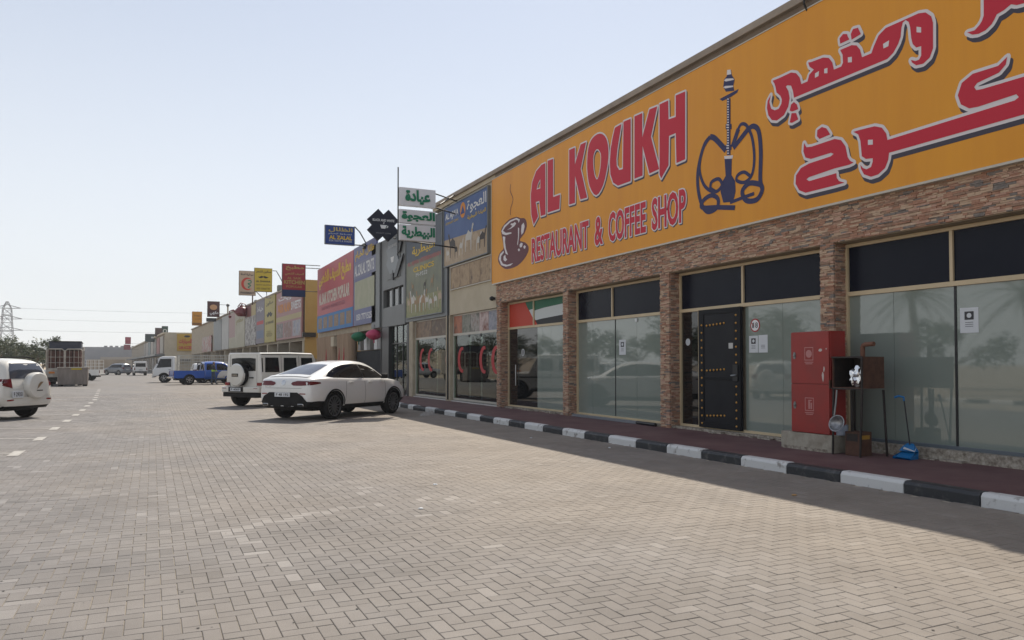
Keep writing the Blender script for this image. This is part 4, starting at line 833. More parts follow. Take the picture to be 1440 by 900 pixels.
# ---- blue Ajwa poster over the near bay
def board(name, label, X, px0, px1, z0, z1, m, frame=None, depth=0.10, fw=0.04, cat='sign'):
    """a sign board on the first-row wall; returns thing, local plane, extents"""
    pl = wall_x(X - depth); a0 = pl.px(px0, 400)[0]; a1 = pl.px(px1, 400)[0]; t = thing(name, label, cat, (X - depth, -(a0 + a1) / 2, z0))
    q = Plane(Vector((X - depth, 0, 0)) - t.location, pl.u, pl.n)
    MB().pbox(q, a0, a1, z0, z1, -depth + 0.001, 0).build('panel', m, t)
    if frame:
        for r_ in ((a0 - fw, a0 - .001, z0, z1), (a1 + .001, a1 + fw, z0, z1), (a0 - fw, a1 + fw, z1 + .001, z1 + fw), (a0 - fw, a1 + fw, z0 - fw, z0 - .001)): MB().pbox(q, *r_, -depth + 0.001, 0.02).build('frame', frame, t)
    return t, q, a0, a1
def fr(a0, a1, b0, b1): return lambda x0, x1, y0, y1: (a0 + (a1 - a0) * x0, a0 + (a1 - a0) * x1, b0 + (b1 - b0) * y0, b0 + (b1 - b0) * y1)
W_ = flat_mat('print_white', (0.60, 0.60, 0.60)); Y_ = flat_mat('print_yellow', (0.60, 0.40, 0.03)); O_ = flat_mat('print_orange', (0.60, 0.22, 0.02)); G_ = flat_mat('print_green', (0.01, 0.17, 0.09)); B_ = flat_mat('print_blue', (0.02, 0.05, 0.20)); K_ = flat_mat('print_black', (0.02, 0.02, 0.022)); RD = flat_mat('print_red', (0.42, 0.035, 0.04))
SNDY = print_mat('print_sand', [(0.40, 0.30, 0.19), (0.33, 0.24, 0.15), (0.45, 0.35, 0.24)], 1.2)
def animals(q, box, cols, parent, n, off=0.004, seed=1):
    """standing animals seen from the side, printed on a poster"""
    rr = random.Random(seed); a0, a1, b0, b1 = box
    for k in range(n):
        a = a0 + (a1 - a0) * (k + 0.5 + rr.uniform(-.25, .25)) / n; h = (b1 - b0) * rr.uniform(0.5, 0.95); w = h * rr.uniform(0.55, 0.8); b = b0 + (b1 - b0) * rr.uniform(0, 0.15); s = rr.choice((-1, 1))
        shape = [(-.5, .0), (-.42, .0), (-.38, .42), (.18, .40), (.22, 0), (.30, 0), (.32, .45), (.40, .62), (.52, .85), (.60, .92), (.55, 1.0), (.42, .98), (.34, .80), (.25, .66), (.05, .72), (-.1, .80), (-.25, .70), (-.45, .62), (-.52, .4)]
        MB().flat(q, [([(a + s * x * w, b + y * h) for x, y in shape], [])], off + 0.0004 * k).build('animal_print', rr.choice(cols), parent, fix=False)
HERD = [flat_mat('animal_%s' % n, c) for n, c in (('white', (0.5, 0.48, 0.44)), ('tan', (0.30, 0.19, 0.10)), ('dark', (0.05, 0.04, 0.035)), ('sand', (0.42, 0.32, 0.22)))]
z0, z1 = zpx(660, 366), zpx(655, 279)
z0 = (zpx(624.4, 374.4, FX - .1) + zpx(685.8, 355.6, FX - .1)) / 2; z1 = (zpx(624.4, 293, FX - .1) + zpx(685.8, 264.4, FX - .1)) / 2
t, q, a0, a1 = board('clinic_poster', 'blue poster with white lettering and animals on sand above the clinic door', FX, 624.8, 685.5, z0, z1, print_mat('poster_blue', [(0.025, 0.06, 0.19), (0.05, 0.10, 0.25), (0.03, 0.07, 0.2)], .5), M_GREYFRAME)
f = fr(a0, a1, z0, z1); mb = MB().flat(q, [([(a0, z0), (a1, z0), (a1, z0 + (z1 - z0) * .38), (a0, z0 + (z1 - z0) * .45)], [])], 0.002); mb.build('sand_print', SNDY, t, fix=False)
animals(q, f(0.05, 0.98, 0.06, 0.52), HERD, t, 9, seed=4)
lettering(q, 'AL AJWA', *f(0.03, 0.36, 0.76, 0.90), W_, t, bold=0.03); lettering(q, arabic('العجوة'), *f(0.56, 0.98, 0.72, 0.95), W_, t, bold=0.02)
MB().flat(q, [(disc(a0 + (a1 - a0) * .46, z0 + (z1 - z0) * .83, 0.26, 20, 0.28), [])], 0.003).flat(q, [([(a0 + (a1 - a0) * .41, z0 + (z1 - z0) * .77), (a0 + (a1 - a0) * .51, z0 + (z1 - z0) * .77), (a0 + (a1 - a0) * .46, z0 + (z1 - z0) * .91)], [])], 0.005, 1).build('emblem', [O_, B_], t, fix=False)
lettering(q, arabic('العيادة البيطرية'), *f(0.57, 0.97, 0.62, 0.70), Y_, t, bold=0.02); lettering(q, 'VETERINARY CLINIC', *f(0.03, 0.36, 0.70, 0.74), Y_, t)
zb0, zb1 = zpx(633, 408), zpx(633, 378)
t, q, a0, a1 = board('camel_picture_strip', 'row of small sepia camel pictures under the blue clinic poster', FX, 634, 691, zb0, zb1, mat('strip_board', (0.2, 0.13, 0.07), rough=0.6), M_LIGHTF, depth=0.04, fw=0.03)
for k in range(4):
    x0 = a0 + (a1 - a0) * k / 4; x1 = a0 + (a1 - a0) * (k + 1) / 4; MB().flat(q, [(rect(x0 + .03, x1 - .03, zb0 + .03, zb1 - .03), [])], 0.002).build('picture', print_mat('sepia_%d' % k, [(0.22, 0.14, 0.07), (0.36, 0.25, 0.14), (0.10, 0.055, 0.03)], 2.0 + 0.4 * k), t, fix=False)
# ---- tall animal poster over the far bay
z0, z1 = zpx(596, 443.5), zpx(596, 318)
t, q, a0, a1 = board('animal_poster', 'tall green poster of grazing animals with yellow and red lettering', FX, 571.5, 621.5, z0, 7.35, print_mat('poster_meadow', [(0.11, 0.12, 0.10), (0.16, 0.17, 0.11), (0.20, 0.20, 0.13)], 0.8), M_GREYFRAME, depth=0.08); z1 = 7.35
f = fr(a0, a1, z0, z1); MB().flat(q, [(rect(a0, a1, z0 + (z1 - z0) * .62, z1), [])], 0.0015).build('sky_print', flat_mat('poster_sky', (0.085, 0.10, 0.12)), t, fix=False)
lettering(q, arabic('البيطرية'), *f(0.18, 0.82, 0.66, 0.78), Y_, t, bold=0.02); lettering(q, 'AL AJWA VETERINARIAN', *f(0.04, 0.97, 0.565, 0.625), flat_mat('print_rose', (0.36, 0.10, 0.11)), t, bold=0.03); lettering(q, 'CLINICS', *f(0.22, 0.80, 0.49, 0.545), Y_, t, bold=0.02); lettering(q, 'M-P322', *f(0.3, 0.62, 0.435, 0.475), W_, t)
MB().flat(q, [(rect(*f(0, 1, 0, .22)), [])], .002).build('grass_print', print_mat('poster_grass', [(0.16, 0.18, 0.07), (0.24, 0.24, 0.11), (0.12, 0.14, 0.06)], 3), t, fix=False); animals(q, f(0.03, 0.97, 0.03, 0.30), [HERD[0], HERD[0], HERD[3], HERD[1]], t, 12, seed=9); animals(q, f(0.10, 0.9, 0.26, 0.42), HERD[1:3], t, 3, off=0.01, seed=3)
# ---- the black and white cafe
CF = thing('cafe_building', 'grey clad cafe front with a dark slot window and black columns', 'building', (FX, 34.5, 0)); yD = 36.5
part(MB().box(FX + 3.2, 24, yC + .01, yD, 0, 7.3), 'wall', M_DARKROOM, CF); zs0, zs1 = zpx(556, 430), zpx(556, 404)
part(MB().box(FX - 0.04, FX + 3.2, yC + .01, yD, 3.3, zs0), 'cladding_panel', M_GREYCLAD, CF); part(MB().box(FX - 0.04, FX + 3.2, yC + .01, yD, zs1, 7.5), 'cladding_panel', M_GREYCLAD, CF)
for a, b in ((yC + .01, 32.85), (36.1, yD)): part(MB().box(FX - 0.04, FX + 0.3, a, b, zs0 + .001, zs1 - .001), 'cladding_panel', M_GREYCLAD, CF)
part(MB().box(FX + 0.12, FX + 0.16, 32.86, 36.09, zs0 + .002, zs1 - .002), 'slot_window', M_DIMGLASS, CF)
for y in (33.9, 34.9): part(MB().box(FX + 0.05, FX + 0.119, y - .04, y + .04, zs0 + .002, zs1 - .002), 'window_bar', M_GREYFRAME, CF)
part(MB().box(FX - 0.06, FX - 0.041, 36.45, 36.5, 0.2, 7.5), 'cover_strip', M_BLACKF, CF)
part(MB().box(FX - 0.03, FX + 0.35, 35.2, 36.45, 0.14, 3.29), 'black_column', M_BLACKF, CF, bevel=0.01); part(MB().box(FX - 0.03, FX + 0.25, 32.07, 32.35, 0.14, 3.29), 'black_column', M_BLACKF, CF, bevel=0.01)
part(MB().box(FX + 0.1, FX + 3.2, yC, yD, 0.1, 0.18), 'shop_floor', M_DARKROOM, CF); part(MB().box(FX + 3.0, FX + 3.19, yC + .01, yD, .18, 3.29), 'back_wall', M_DARKROOM, CF)
for a, b in ((32.36, 33.3), (33.34, 34.25), (34.29, 35.19)):
    for c, d in ((0.22, 2.45), (2.51, 3.28)): part(MB().box(FX + 0.12, FX + 0.132, a + .03, b - .03, c, d), 'glass_pane', M_CLEAR, CF)
for y in (33.32, 34.27): part(MB().box(FX + 0.09, FX + 0.15, y - .025, y + .025, 0.18, 3.29), 'mullion', M_BLACKF, CF)
part(MB().box(FX + 0.092, FX + 0.148, 32.36, 33.295, 2.455, 2.505), 'transom', M_BLACKF, CF); part(MB().box(FX + 0.092, FX + 0.148, 33.345, 35.19, 2.455, 2.505), 'transom', M_BLACKF, CF)
# logo on the cafe wall
lt, q, a0, a1 = board('cafe_wall_logo', 'pale cross-shaped cafe logo with a cup on the grey cladding', FX - 0.04, 544.5, 562, zpx(553, 392), zpx(553, 337), M_GREYCLAD, None, depth=0.03)
z0, z1 = zpx(553, 392), zpx(553, 337); w = a1 - a0; h = z1 - z0; am = (a0 + a1) / 2
MB().prism(q, [(am - w * .28, z1), (am + w * .28, z1), (am + w * .5, z1 - h * .2), (am + w * .36, z1 - h * .45), (am + w * .5, z1 - h * .62), (am + w * .2, z0 + h * .12), (am - w * .2, z0 + h * .12), (am - w * .5, z1 - h * .6), (am - w * .36, z1 - h * .45), (am - w * .5, z1 - h * .25)], 0.002, 0.05).build('cross_plate', mat('slate_plate', (0.13, 0.145, 0.155), rough=0.4), lt)
MB().prism(q, [(am + w * .52, z1 - h * .2), (am + w * .75, z1 - h * .12), (am + w * .55, z1 - h * .42), (am + w * .4, z1 - h * .42)], 0.002, 0.06).prism(q, [(am + w * .45, z1 - h * .62), (am + w * .85, z1 - h * .5), (am + w * .35, z0), (am + w * .12, z0)], 0.002, 0.06).prism(q, [(am - w * .1, z0), (am + w * .05, z0 + h * .2), (am + w * .05, z0 - h * .06)], 0.002, 0.06).build('wedge', M_BLACKF, lt); lt.children[-1]['kind'] = 'stuff'
lettering(q, 'BLACK AND WHITE', am - w * .32, am + w * .32, z1 - h * .22, z1 - h * .15, W_, lt, off=0.053); MB().flat(q, [([(am - w * .14, z1 - h * .46), (am + w * .14, z1 - h * .46), (am + w * .09, z1 - h * .6), (am - w * .07, z1 - h * .6)], [])], 0.054).build('cup', W_, lt, fix=False)
# ---- the kitchen and the greenery shop
KB = thing('kitchen_building', 'long shop block with a huge red and blue sign front and draped entrance', 'building', (FX, 44, 0)); yE = 52.7
part(MB().box(FX + 3, 24, yD + .01, yE, 0, 7.3), 'wall', M_DIRTY, KB); part(MB().box(FX + 0.06, FX + 3, yD + .01, yE, 3.3, 7.3), 'upper_wall', M_DIRTY, KB)
part(MB().box(FX - 0.12, FX + 0.06, 36.51, 38.0, 3.32, 7.48), 'end_frame', M_GREYFRAME, KB)
part(MB().box(FX + 0.1, FX + 3, yD + .01, yE, 0.1, 0.17), 'shop_floor', M_DARKROOM, KB)
z0r = (zpx(446.5, 469) + zpx(497.5, 459)) / 2; z1r = (zpx(446, 380) + zpx(496.7, 355.6)) / 2
M_SR = mat('kitchen_red', (0.42, 0.05, 0.06), (0.36, 0.055, 0.075), scale=0.5, rough=0.5)
t, q, a0, a1 = board('kitchen_sign', 'big faded red kitchen sign with yellow Arabic and a blue strip of dishes', FX, 446.5, 496.6, z0r, z1r, M_SR, None, depth=0.12); f = fr(a0, a1, z0r, z1r)
MB().flat(q, [(rect(*f(0, 1, 0, .26)), [])], 0.002).build('dish_strip', flat_mat('strip_blue', (0.03, 0.16, 0.38)), t, fix=False)
for k in range(6): MB().flat(q, [(rect(*f(.04 + .16 * k, .16 + .16 * k, .05, .22)), [])], 0.004).build('dish_picture', print_mat('dish_%d' % k, [(0.28, 0.2, 0.12), (0.16, 0.09, 0.05), (0.34, 0.24, 0.16)], 3 + k), t, fix=False)
lettering(q, arabic('مطبخ السيف الشعبي'), *f(0.05, 0.95, 0.66, 0.93), Y_, t, bold=0.05); lettering(q, 'AL SAIK KITCHEN POPULAR', *f(0.06, 0.92, 0.42, 0.60), flat_mat('print_cream', (0.55, 0.50, 0.42)), t, bold=0.05); lettering(q, 'SHOP NO 5  MOB 050 7771525', *f(0.15, 0.8, 0.33, 0.385), flat_mat('print_plum', (0.20, 0.05, 0.10)), t)['kind'] = 'stuff'
M_SBL = mat('greenery_blue', (0.085, 0.095, 0.23), (0.10, 0.11, 0.22), scale=0.5, rough=0.5)
z0b = (zpx(498, 459) + zpx(528, 455.6)) / 2; z0b = z0r; t, q, a0, a1 = board('greenery_sign', 'faded blue shop sign with a pale panel and yellow Arabic heading', FX, 497.2, 528.2, z0r, z1r + 0.02, M_SBL, None, depth=0.12); f = fr(a0, a1, z0r, z1r)
MB().flat(q, [(rect(*f(.06, .95, .20, .56)), [])], 0.002).build('pale_panel', print_mat('pale_list', [(0.36, 0.35, 0.24), (0.30, 0.31, 0.2), (0.4, 0.38, 0.28)], 0.9), t, fix=False)
MB().flat(q, [(rect(*f(0, 1, .60, .80)), [])], 0.0018).build('grey_band', flat_mat('band_grey', (0.17, 0.18, 0.27)), t, fix=False)
lettering(q, arabic('ظلال الخيام'), *f(0.08, 0.94, 0.82, 0.95), Y_, t, bold=0.03); lettering(q, 'AL ZALAL TENTS', *f(0.06, 0.94, 0.63, 0.77), W_, t, bold=0.03); lettering(q, '050 7771525', *f(0.15, 0.85, 0.06, 0.14), W_, t, bold=0.03)
# draped entrance: folds of beige cloth, dark doorway
M_DRAPE = mat('beige_drape', (0.36, 0.26, 0.18), (0.26, 0.18, 0.12), scale=1.5, rough=0.9, stretch=(1, 3, 0.3))
for k in range(15):
    y = 43.2 + k * 0.62
    if k in (5, 6): continue
    part(MB().tube([(FX + 0.12, y, 0.14), (FX + 0.15, y, 2.0), (FX + 0.1, y, 3.29)], 0.30, 10), 'drape_fold', M_DRAPE, KB, smooth=True)
    if k in (1, 3, 9): part(MB().tube([(FX - 0.12, y + .3, 1.7), (FX - 0.1, y + .3, 2.5)], 0.05, 6, r2=.02), 'red_ribbon', RD, KB)
part(MB().box(FX + 0.3, FX + 0.4, 46.1, 47.3, 0.14, 2.5), 'doorway', M_DIMGLASS, KB)
part(MB().box(FX - 0.25, FX + 0.1, 46.3, 47.1, 2.6, 3.2), 'air_unit', M_CREAM, KB, bevel=0.02)
part(MB().box(FX + 0.35, FX + 0.42, 36.52, 43.0, 0.14, 2.25), 'black_curtain', mat('black_cloth', (0.012, 0.013, 0.016), (0.022, 0.024, 0.026), scale=3, rough=0.9), KB)
for k in range(9): part(MB().box(FX + 0.36, FX + 0.41, 36.6 + k * .7, 37.2 + k * .7, 2.3, 3.1), 'hanging_cloth', (W_, M_DARKROOM, mat('grey_cloth', (0.3, 0.3, 0.3), rough=.9))[k % 3], KB)
# paper lanterns
for px, py, nm, col in ((504.5, 473.5, 'green', (0.005, 0.14, 0.06)), (526, 470.5, 'pink', (0.50, 0.05, 0.13))):
    Y = 40.9 if nm == 'green' else 38.4; p = wall_x(FX - 0.15).px(px, py); c = Vector((FX - 0.15, -p[0], p[1]))
    t = thing('paper_lantern', '%s paper lantern hanging under the blue shop sign' % nm, 'lantern', c - Vector((0, 0, 0.26)))
    pr = [(0.07, 0)] + [(0.07 + (0.40 + 0.012 * (k % 2) - 0.07) * math.sin(math.pi * k / 16) ** 0.7, 0.52 * k / 16) for k in range(1, 16)] + [(0.07, 0.52)]
    MB().lathe((0, 0, 0), pr, n=20).build('shade', mat('lantern_' + nm, col, rough=0.6), t, smooth=True)
    MB().tube([(0, 0, 0.52), (0, 0, 3.5 - c.z + 0.26)], 0.012, 6).build('cord', M_BLACKF, t); MB().tube([(0, 0, -0.16), (0, 0, 0)], 0.03, 8).build('tassel', mat('lantern_' + nm, col), t)
# potted plants in the cafe window
def leaf_ball(mb, c, r, n, s, rr, mi=0, squash=1.0, nmat=1):
    for _ in range(n):
        d = Vector((rr.gauss(0, 1), rr.gauss(0, 1), rr.gauss(0, 1))).normalized(); p = Vector(c) + Vector((d.x, d.y, d.z * squash)) * (r * rr.random() ** 0.4)
        a = Vector((rr.gauss(0, 1), rr.gauss(0, 1), rr.gauss(0, .6))).normalized(); b = a.cross(d if abs(a.dot(d)) < .95 else Vector((0, 0, 1))).normalized(); k = s * rr.uniform(.6, 1.3)
        mb.add([p - a * k, p + b * k * .42, p + a * k, p - b * k * .42], [(0, 1, 2, 3)], mi + rr.randrange(nmat))
M_LEAF = mat('indoor_leaf', (0.02, 0.05, 0.015), (0.04, 0.09, 0.03), scale=4, rough=0.5)
for k, (px, h) in enumerate(((553, 1.9), (562, 1.5), (573, 2.1))):
    y = ypx(px); rr = random.Random(k); t = thing('potted_plant', ('tall bushy plant beside the black cafe column', 'shorter leafy plant in the middle of the cafe glass', 'tall plant at the cafe pane next to the clinic')[k], 'plant', (FX + 0.55, y, 0.18), group='plants in the cafe window')
    MB().lathe((0, 0, 0), [(0.12, 0), (0.18, 0.35), (0.16, 0.35), (0.15, 0.3), (0, 0.3)], n=14).build('pot', M_BLACKF, t, smooth=True); MB().tube([(0, 0, .3), (0.02, 0, h * .8)], 0.02, 6).build('stem', M_LEAF, t)
    mb = MB(); leaf_ball(mb, (0, 0, h * .7), 0.42, 260, 0.10, rr, squash=1.5); mb.build('foliage', M_LEAF, t, fix=False)
# ================================================================ signs that stick out from the row
def blade(name, label, Y, px0, px1, py0, py1, m, frame, arms=(), thick=0.16, wallx=FX, cat='sign', group=None):
    pl = wall_y(Y); a0, b1 = pl.px(px0, py0); a1, b0 = pl.px(px1, py1); t = thing(name, label, cat, ((a0 + a1) / 2, Y, b0), group=group); c = (a0 + a1) / 2
    q = Plane((-c, -thick / 2 - 0.012, -b0), (1, 0, 0), (0, -1, 0)); q.o = Vector((-c, -thick / 2 - .012, -b0))
    MB().box(a0 - c, a1 - c, -thick / 2, thick / 2, 0, b1 - b0).build('case', frame, t, bevel=0.012)
    MB().pbox(q, a0 + .03, a1 - .03, b0 + .03, b1 - .03, -0.0115, 0).build('face', m, t)
    for z, x1 in arms:
        zz = (b1 - b0) * z; MB().tube([(a1 - c - .02, 0, zz), (x1 - c, 0, zz)], 0.025, 6).build('bracket_arm', M_BLACKF, t)
    return t, q, (a0, a1, b0, b1)
# triple clinic sign
pl = wall_y(25.4); t = thing('clinic_blade_sign', 'three stacked white panels with green Arabic words on a thin pole', 'sign', (8.2, 25.4, 5.8))
a0, a1 = pl.px(560.5, 300)[0], pl.px(611, 300)[0]
q = Plane(Vector((0, 25.28, 0)) - t.location, (1, 0, 0), (0, -1, 0)); M_SIGNW = mat('panel_white', (0.66, 0.67, 0.70), (0.60, 0.61, 0.64), scale=1.5, rough=0.4)
for (y0, y1), word in zip(((266, 291), (296.5, 315.5), (317.5, 339.5)), ('عيادة', 'العجوة', 'البيطرية')):
    b1 = pl.px(585, y0)[1]; b0 = pl.px(585, y1)[1]; p = MB().pbox(q, a0, a1, b0, b1, -0.22, 0).build('panel', M_SIGNW, t, bevel=0.01); h = b1 - b0
    mid = 0.15 if word == 'عيادة' else 0.05
    lettering(q, arabic(word), a0 + (a1 - a0) * mid, a1 - (a1 - a0) * (mid if word == 'عيادة' else .02), b0 + h * .1, b1 - h * .1, G_, p, off=0.02, bold=0.05)
q2 = lambda X, Z: Vector((X, 25.4 + max(0, X - a1) * .8, Z)) - t.location
bt = pl.px(559.5, 235)[1]; MB().tube([q2(a0 - .02, 5.3), q2(a0 - .02, bt)], 0.022, 6).build('pole', M_BLACKF, t)
for py in (272, 291.5): zz = pl.px(611, py)[1]; MB().tube([q2(a1, zz), q2(FX + .1, zz + .02)], 0.025, 6).build('bracket_arm', M_BLACKF, t)
MB().tube([q2(a1 + .3, pl.px(611, 274)[1] - .25), q2(FX - .05, pl.px(611, 266)[1] + .12)], 0.02, 6).build('bracket_arm', M_GREYFRAME, t)
zz = pl.px(611, 338.5)[1]; MB().tube([q2(a0, zz - .05), q2(FX, zz - .05)], 0.025, 6).build('bracket_arm', M_BLACKF, t)
# cafe cross sign
pl = wall_y(33.8); cxa, cza = pl.px(538.5, 317); t = thing('cafe_blade_sign', 'dark navy cross-shaped cafe sign with white lettering and cup', 'sign', (cxa, 33.8, cza - .75)); q = Plane((0, -0.1, .75), (1, 0, 0), (0, -1, 0)); s = 0.72
X8 = [(-.33, 1), (0, .67), (.33, 1), (1, .33), (.70, 0), (1, -.33), (.33, -1), (0, -.67), (-.33, -1), (-1, -.33), (-.70, 0), (-1, .33)]
MB().prism(q, [(x * s, y * s) for x, y in X8], -.2, 0).build('cross_plate', mat('cafe_navy', (0.010, 0.012, 0.026), rough=0.5, spec=0.2), t, bevel=0.006)
lettering(q, 'BLACK AND WHITE', -.50, .50, .16, .27, W_, t, bold=.02); lettering(q, 'SPECIALITY COFFEE', -.34, .34, -.40, -.34, flat_mat('print_dim', (0.2, 0.2, 0.22)), t); MB().flat(q, [([(-.16, .0), (.14, .0), (.08, -.16), (-.10, -.16)], [])], 0.005).flat(q, [([(.14, -.02), (.22, -.03), (.2, -.11), (.11, -.13), (.12, -.11), (.17, -.09), (.18, -.05), (.13, -.04)], [])], 0.0053).flat(q, [([(-.03, .05), (.02, .10), (-.02, .14), (.01, .14), (.05, .1), (0, .05)], [])], .005).build('cup', W_, t, fix=False)
MB().tube([(0.5, 0, .2), (FX - cxa + .1, 0, .2)], .03, 6).build('bracket_arm', M_BLACKF, t); MB().tube([(0.5, 0, -.3 + .75), (FX - cxa + .1, 0, -.3 + .75)], .03, 6).build('bracket_arm', M_BLACKF, t)
# tent shop sign
t, q, (a0, a1, b0, b1) = blade('tent_shop_blade_sign', 'dark blue box sign reading AL ZALAL in yellow on a bent bracket', 39.0, 456.5, 498.5, 316, 346, B_, M_GREYFRAME); f = fr(a0, a1, b0, b1)
lettering(q, arabic('الظلال'), *f(.12, .92, .64, .90), flat_mat('print_gold', (0.42, 0.33, 0.10)), t, bold=.03); lettering(q, arabic('لصناعة الخيام'), *f(.12, .88, .50, .61), W_, t); lettering(q, 'AL ZALAL', *f(.14, .90, .27, .47), Y_, t, bold=.04); lettering(q, 'FOR TENTS & SHADES', *f(.14, .90, .15, .24), W_, t)
MB().tube([(a1 - (a0 + a1) / 2, 0, 1.0), (a1 - (a0 + a1) / 2 + .3, .1, .75), (FX - (a0 + a1) / 2, .3, .1)], .03, 6).build('bracket_arm', M_BLACKF, t); MB().tube([(a1 - (a0 + a1) / 2, 0, .06), (FX - (a0 + a1) / 2, 0, .06)], .03, 6).build('bracket_arm', M_BLACKF, t)
MB().box(FX - (a0 + a1) / 2 - .25, FX - (a0 + a1) / 2, .2, .5, -.05, .2).build('flood_lamp', M_BLACKF, t)
# kitchen sign
t, q, (a0, a1, b0, b1) = blade('kitchen_blade_sign', 'red upright KITCHEN box sign with a dark blue foot', 52.3, 396.5, 429.3, 370.5, 418, mat('kitchen_blade_red', (0.30, 0.012, 0.022), rough=.4), M_BLACKF, arms=((.99, FX + .1), (.90, FX + .1), (.18, FX + .1))); f = fr(a0, a1, b0, b1)
MB().flat(q, [(rect(*f(.02, .98, .01, .21)), [])], .002).build('blue_foot', flat_mat('foot_blue', (0.015, 0.035, 0.11)), t, fix=False); gold = flat_mat('print_gold', (0.42, 0.33, 0.10))
lettering(q, arabic('مطبخ'), *f(.15, .92, .80, .95), gold, t, bold=.03); lettering(q, arabic('السيف الشعبي'), *f(.12, .92, .64, .74), gold, t, bold=.02); lettering(q, 'AL SAIK', *f(.22, .82, .53, .60), gold, t); lettering(q, 'KITCHEN', *f(.08, .96, .38, .50), gold, t, bold=.03); lettering(q, 'POPULAR', *f(.18, .85, .27, .34), gold, t)
# ================================================================ second row of shops (it bends a little to the left)
def row_plane(o, deg): a = R(deg); return Plane(o, (math.sin(a), -math.cos(a), 0), (-math.cos(a), -math.sin(a), 0))
P2 = row_plane((10.1, 57.4, 0), 2.6)
M_YWALL = mat('ochre_paint', (0.46, 0.30, 0.10), (0.42, 0.265, 0.085), scale=0.8, rough=0.85); M_GRUBBY = mat('grubby_wall', (0.36, 0.31, 0.24), (0.26, 0.22, 0.16), scale=1.4, rough=0.9)
def local(pl, t): return Plane(pl.o - t.location, pl.u, pl.n)
R2 = thing('second_shop_row', 'second row of shops with an ochre end wall facing the gap', 'building', (10.1, 57.4, 0)); q = local(P2, R2); L2 = -88.0
MB().pbox(q, L2, 0, 3.3, 7.6, -13, -0.1).build('upper_wall', M_DIRTY, R2); MB().pbox(q, L2, 0, 0, 3.299, -13, -1.4).build('wall', M_DARKROOM, R2)
MB().pbox(q, 0.001, 0.12, 1.95, 7.75, -13, 0.0).build('end_wall', M_YWALL, R2); MB().pbox(q, 0.001, 0.14, 0, 1.949, -13, 0.01).build('end_wall', M_GRUBBY, R2)
MB().pbox(q, L2, 0, 7.601, 7.75, -1, 0.05).build('coping', M_COPE, R2)
for k in range(19): a = -0.3 - k * 4.8; MB().pbox(q, a - .45, a, 0, 3.299, -1.399, 0.0).build('pillar', M_GRUBBY if k % 3 else M_CREAM, R2)
for k in range(18):
    a = -0.75 - k * 4.8; MB().pbox(q, a - 4.35, a, 0.1, 2.7, -1.39, -1.30).build('shop_window', (M_DIMGLASS, M_CLEAR, M_NAVY)[k % 3], R2)
    MB().pbox(q, a - 4.35, a, 2.701, 3.298, -1.39, -1.2).build('shop_fascia', (M_CREAM, M_GREYCLAD, M_DIRTY, W_)[k % 4], R2)
walk2 = MB().pbox(P2, L2, 1, -0.05, 0.13, -1.5, 2.0).build('far_pavement', M_WALK); tag(walk2, kind='structure')
def board2(name, label, pl, px0, px1, z0, z1, m, texts=(), extra=None, depth=0.14):
    p = pl.at(depth); a0 = p.px(px0, 450)[0]; a1 = p.px(px1, 450)[0]; t = thing(name, label, 'sign', p.P((a0 + a1) / 2, z0)); q = local(p, t)
    MB().pbox(q, a0, a1, z0, z1, -depth + .002, 0).build('panel', m, t); f = fr(a0, a1, z0, z1)
    for r_, mm in (extra or []): MB().flat(q, [(rect(*f(*r_)), [])], .003).build('print_block', mm, t, fix=False)
    for s, r_, mm, bo in texts: lettering(q, s, *f(*r_), mm, t, off=.007, bold=bo)
    return t, q, f
PINK = mat('board_pink', (0.34, 0.15, 0.15), (0.30, 0.15, 0.14), scale=.6, rough=.5)
board2('sweets_sign', 'faded pink shop board with orange lettering and small pictures', P2, 388.5, 424, 3.55, 7.5, PINK, [(arabic('حلويات'), (.1, .9, .78, .93), W_, .03), ('BADR ALAIN', (.08, .60, .56, .74), O_, .04), ('SWEETS', (.62, .97, .56, .72), W_, .03)],
       [((0, 1, .38, .48), flat_mat('board_straw', (0.40, 0.33, 0.17))), ((.02, .30, .04, .34), print_mat('pict_a', [(0.3, 0.28, 0.26), (0.12, 0.1, 0.1), (0.4, 0.36, 0.32)], 2)), ((.34, .64, .04, .34), print_mat('pict_b', [(0.3, 0.18, 0.12), (0.2, 0.1, 0.09), (0.4, 0.36, 0.32)], 2)), ((.68, .96, .04, .34), print_mat('pict_c', [(0.14, 0.16, 0.26), (0.34, 0.33, 0.36), (0.2, 0.14, 0.12)], 2))])
STACHE = [(-1, .05), (-.8, -.12), (-.5, -.22), (-.15, -.12), (0, -.02), (.15, -.12), (.5, -.22), (.8, -.12), (1, .05), (.75, .02), (.5, .12), (.25, .2), (0, .08), (-.25, .2), (-.5, .12), (-.75, .02)]
t, q, f = board2('barber_sign', 'olive yellow barber board with a black moustache', P2, 372, 386.3, 3.5, 7.55, mat('barber_yellow', (0.36, 0.29, 0.05), (0.32, 0.26, 0.06), scale=.7, rough=.5), [(arabic('صالون'), (.15, .85, .80, .90), K_, .02), ('AL SHAHAR', (.1, .9, .40, .46), K_, .02), (arabic('حلاقة'), (.2, .8, .12, .26), flat_mat('board_olive', (0.22, 0.18, 0.05)), .03)])
a0, a1, b0, b1 = f(.2, .8, .56, .66); MB().flat(q, [([((a0 + a1) / 2 + x * (a1 - a0) / 2, (b0 + b1) / 2 + y * 1.2) for x, y in STACHE], [])], .006).build('moustache', K_, t, fix=False)
board2('violet_sign', 'dull violet shop board with a red and blue band', P2, 360, 371.6, 3.5, 7.55, mat('board_violet', (0.13, 0.115, 0.15), rough=.5), [(arabic('خياط'), (.15, .85, .72, .86), W_, .02)], [((.1, .9, .44, .52), RD), ((.1, .9, .12, .3), flat_mat('board_slate_blue', (0.12, 0.16, 0.24)))])
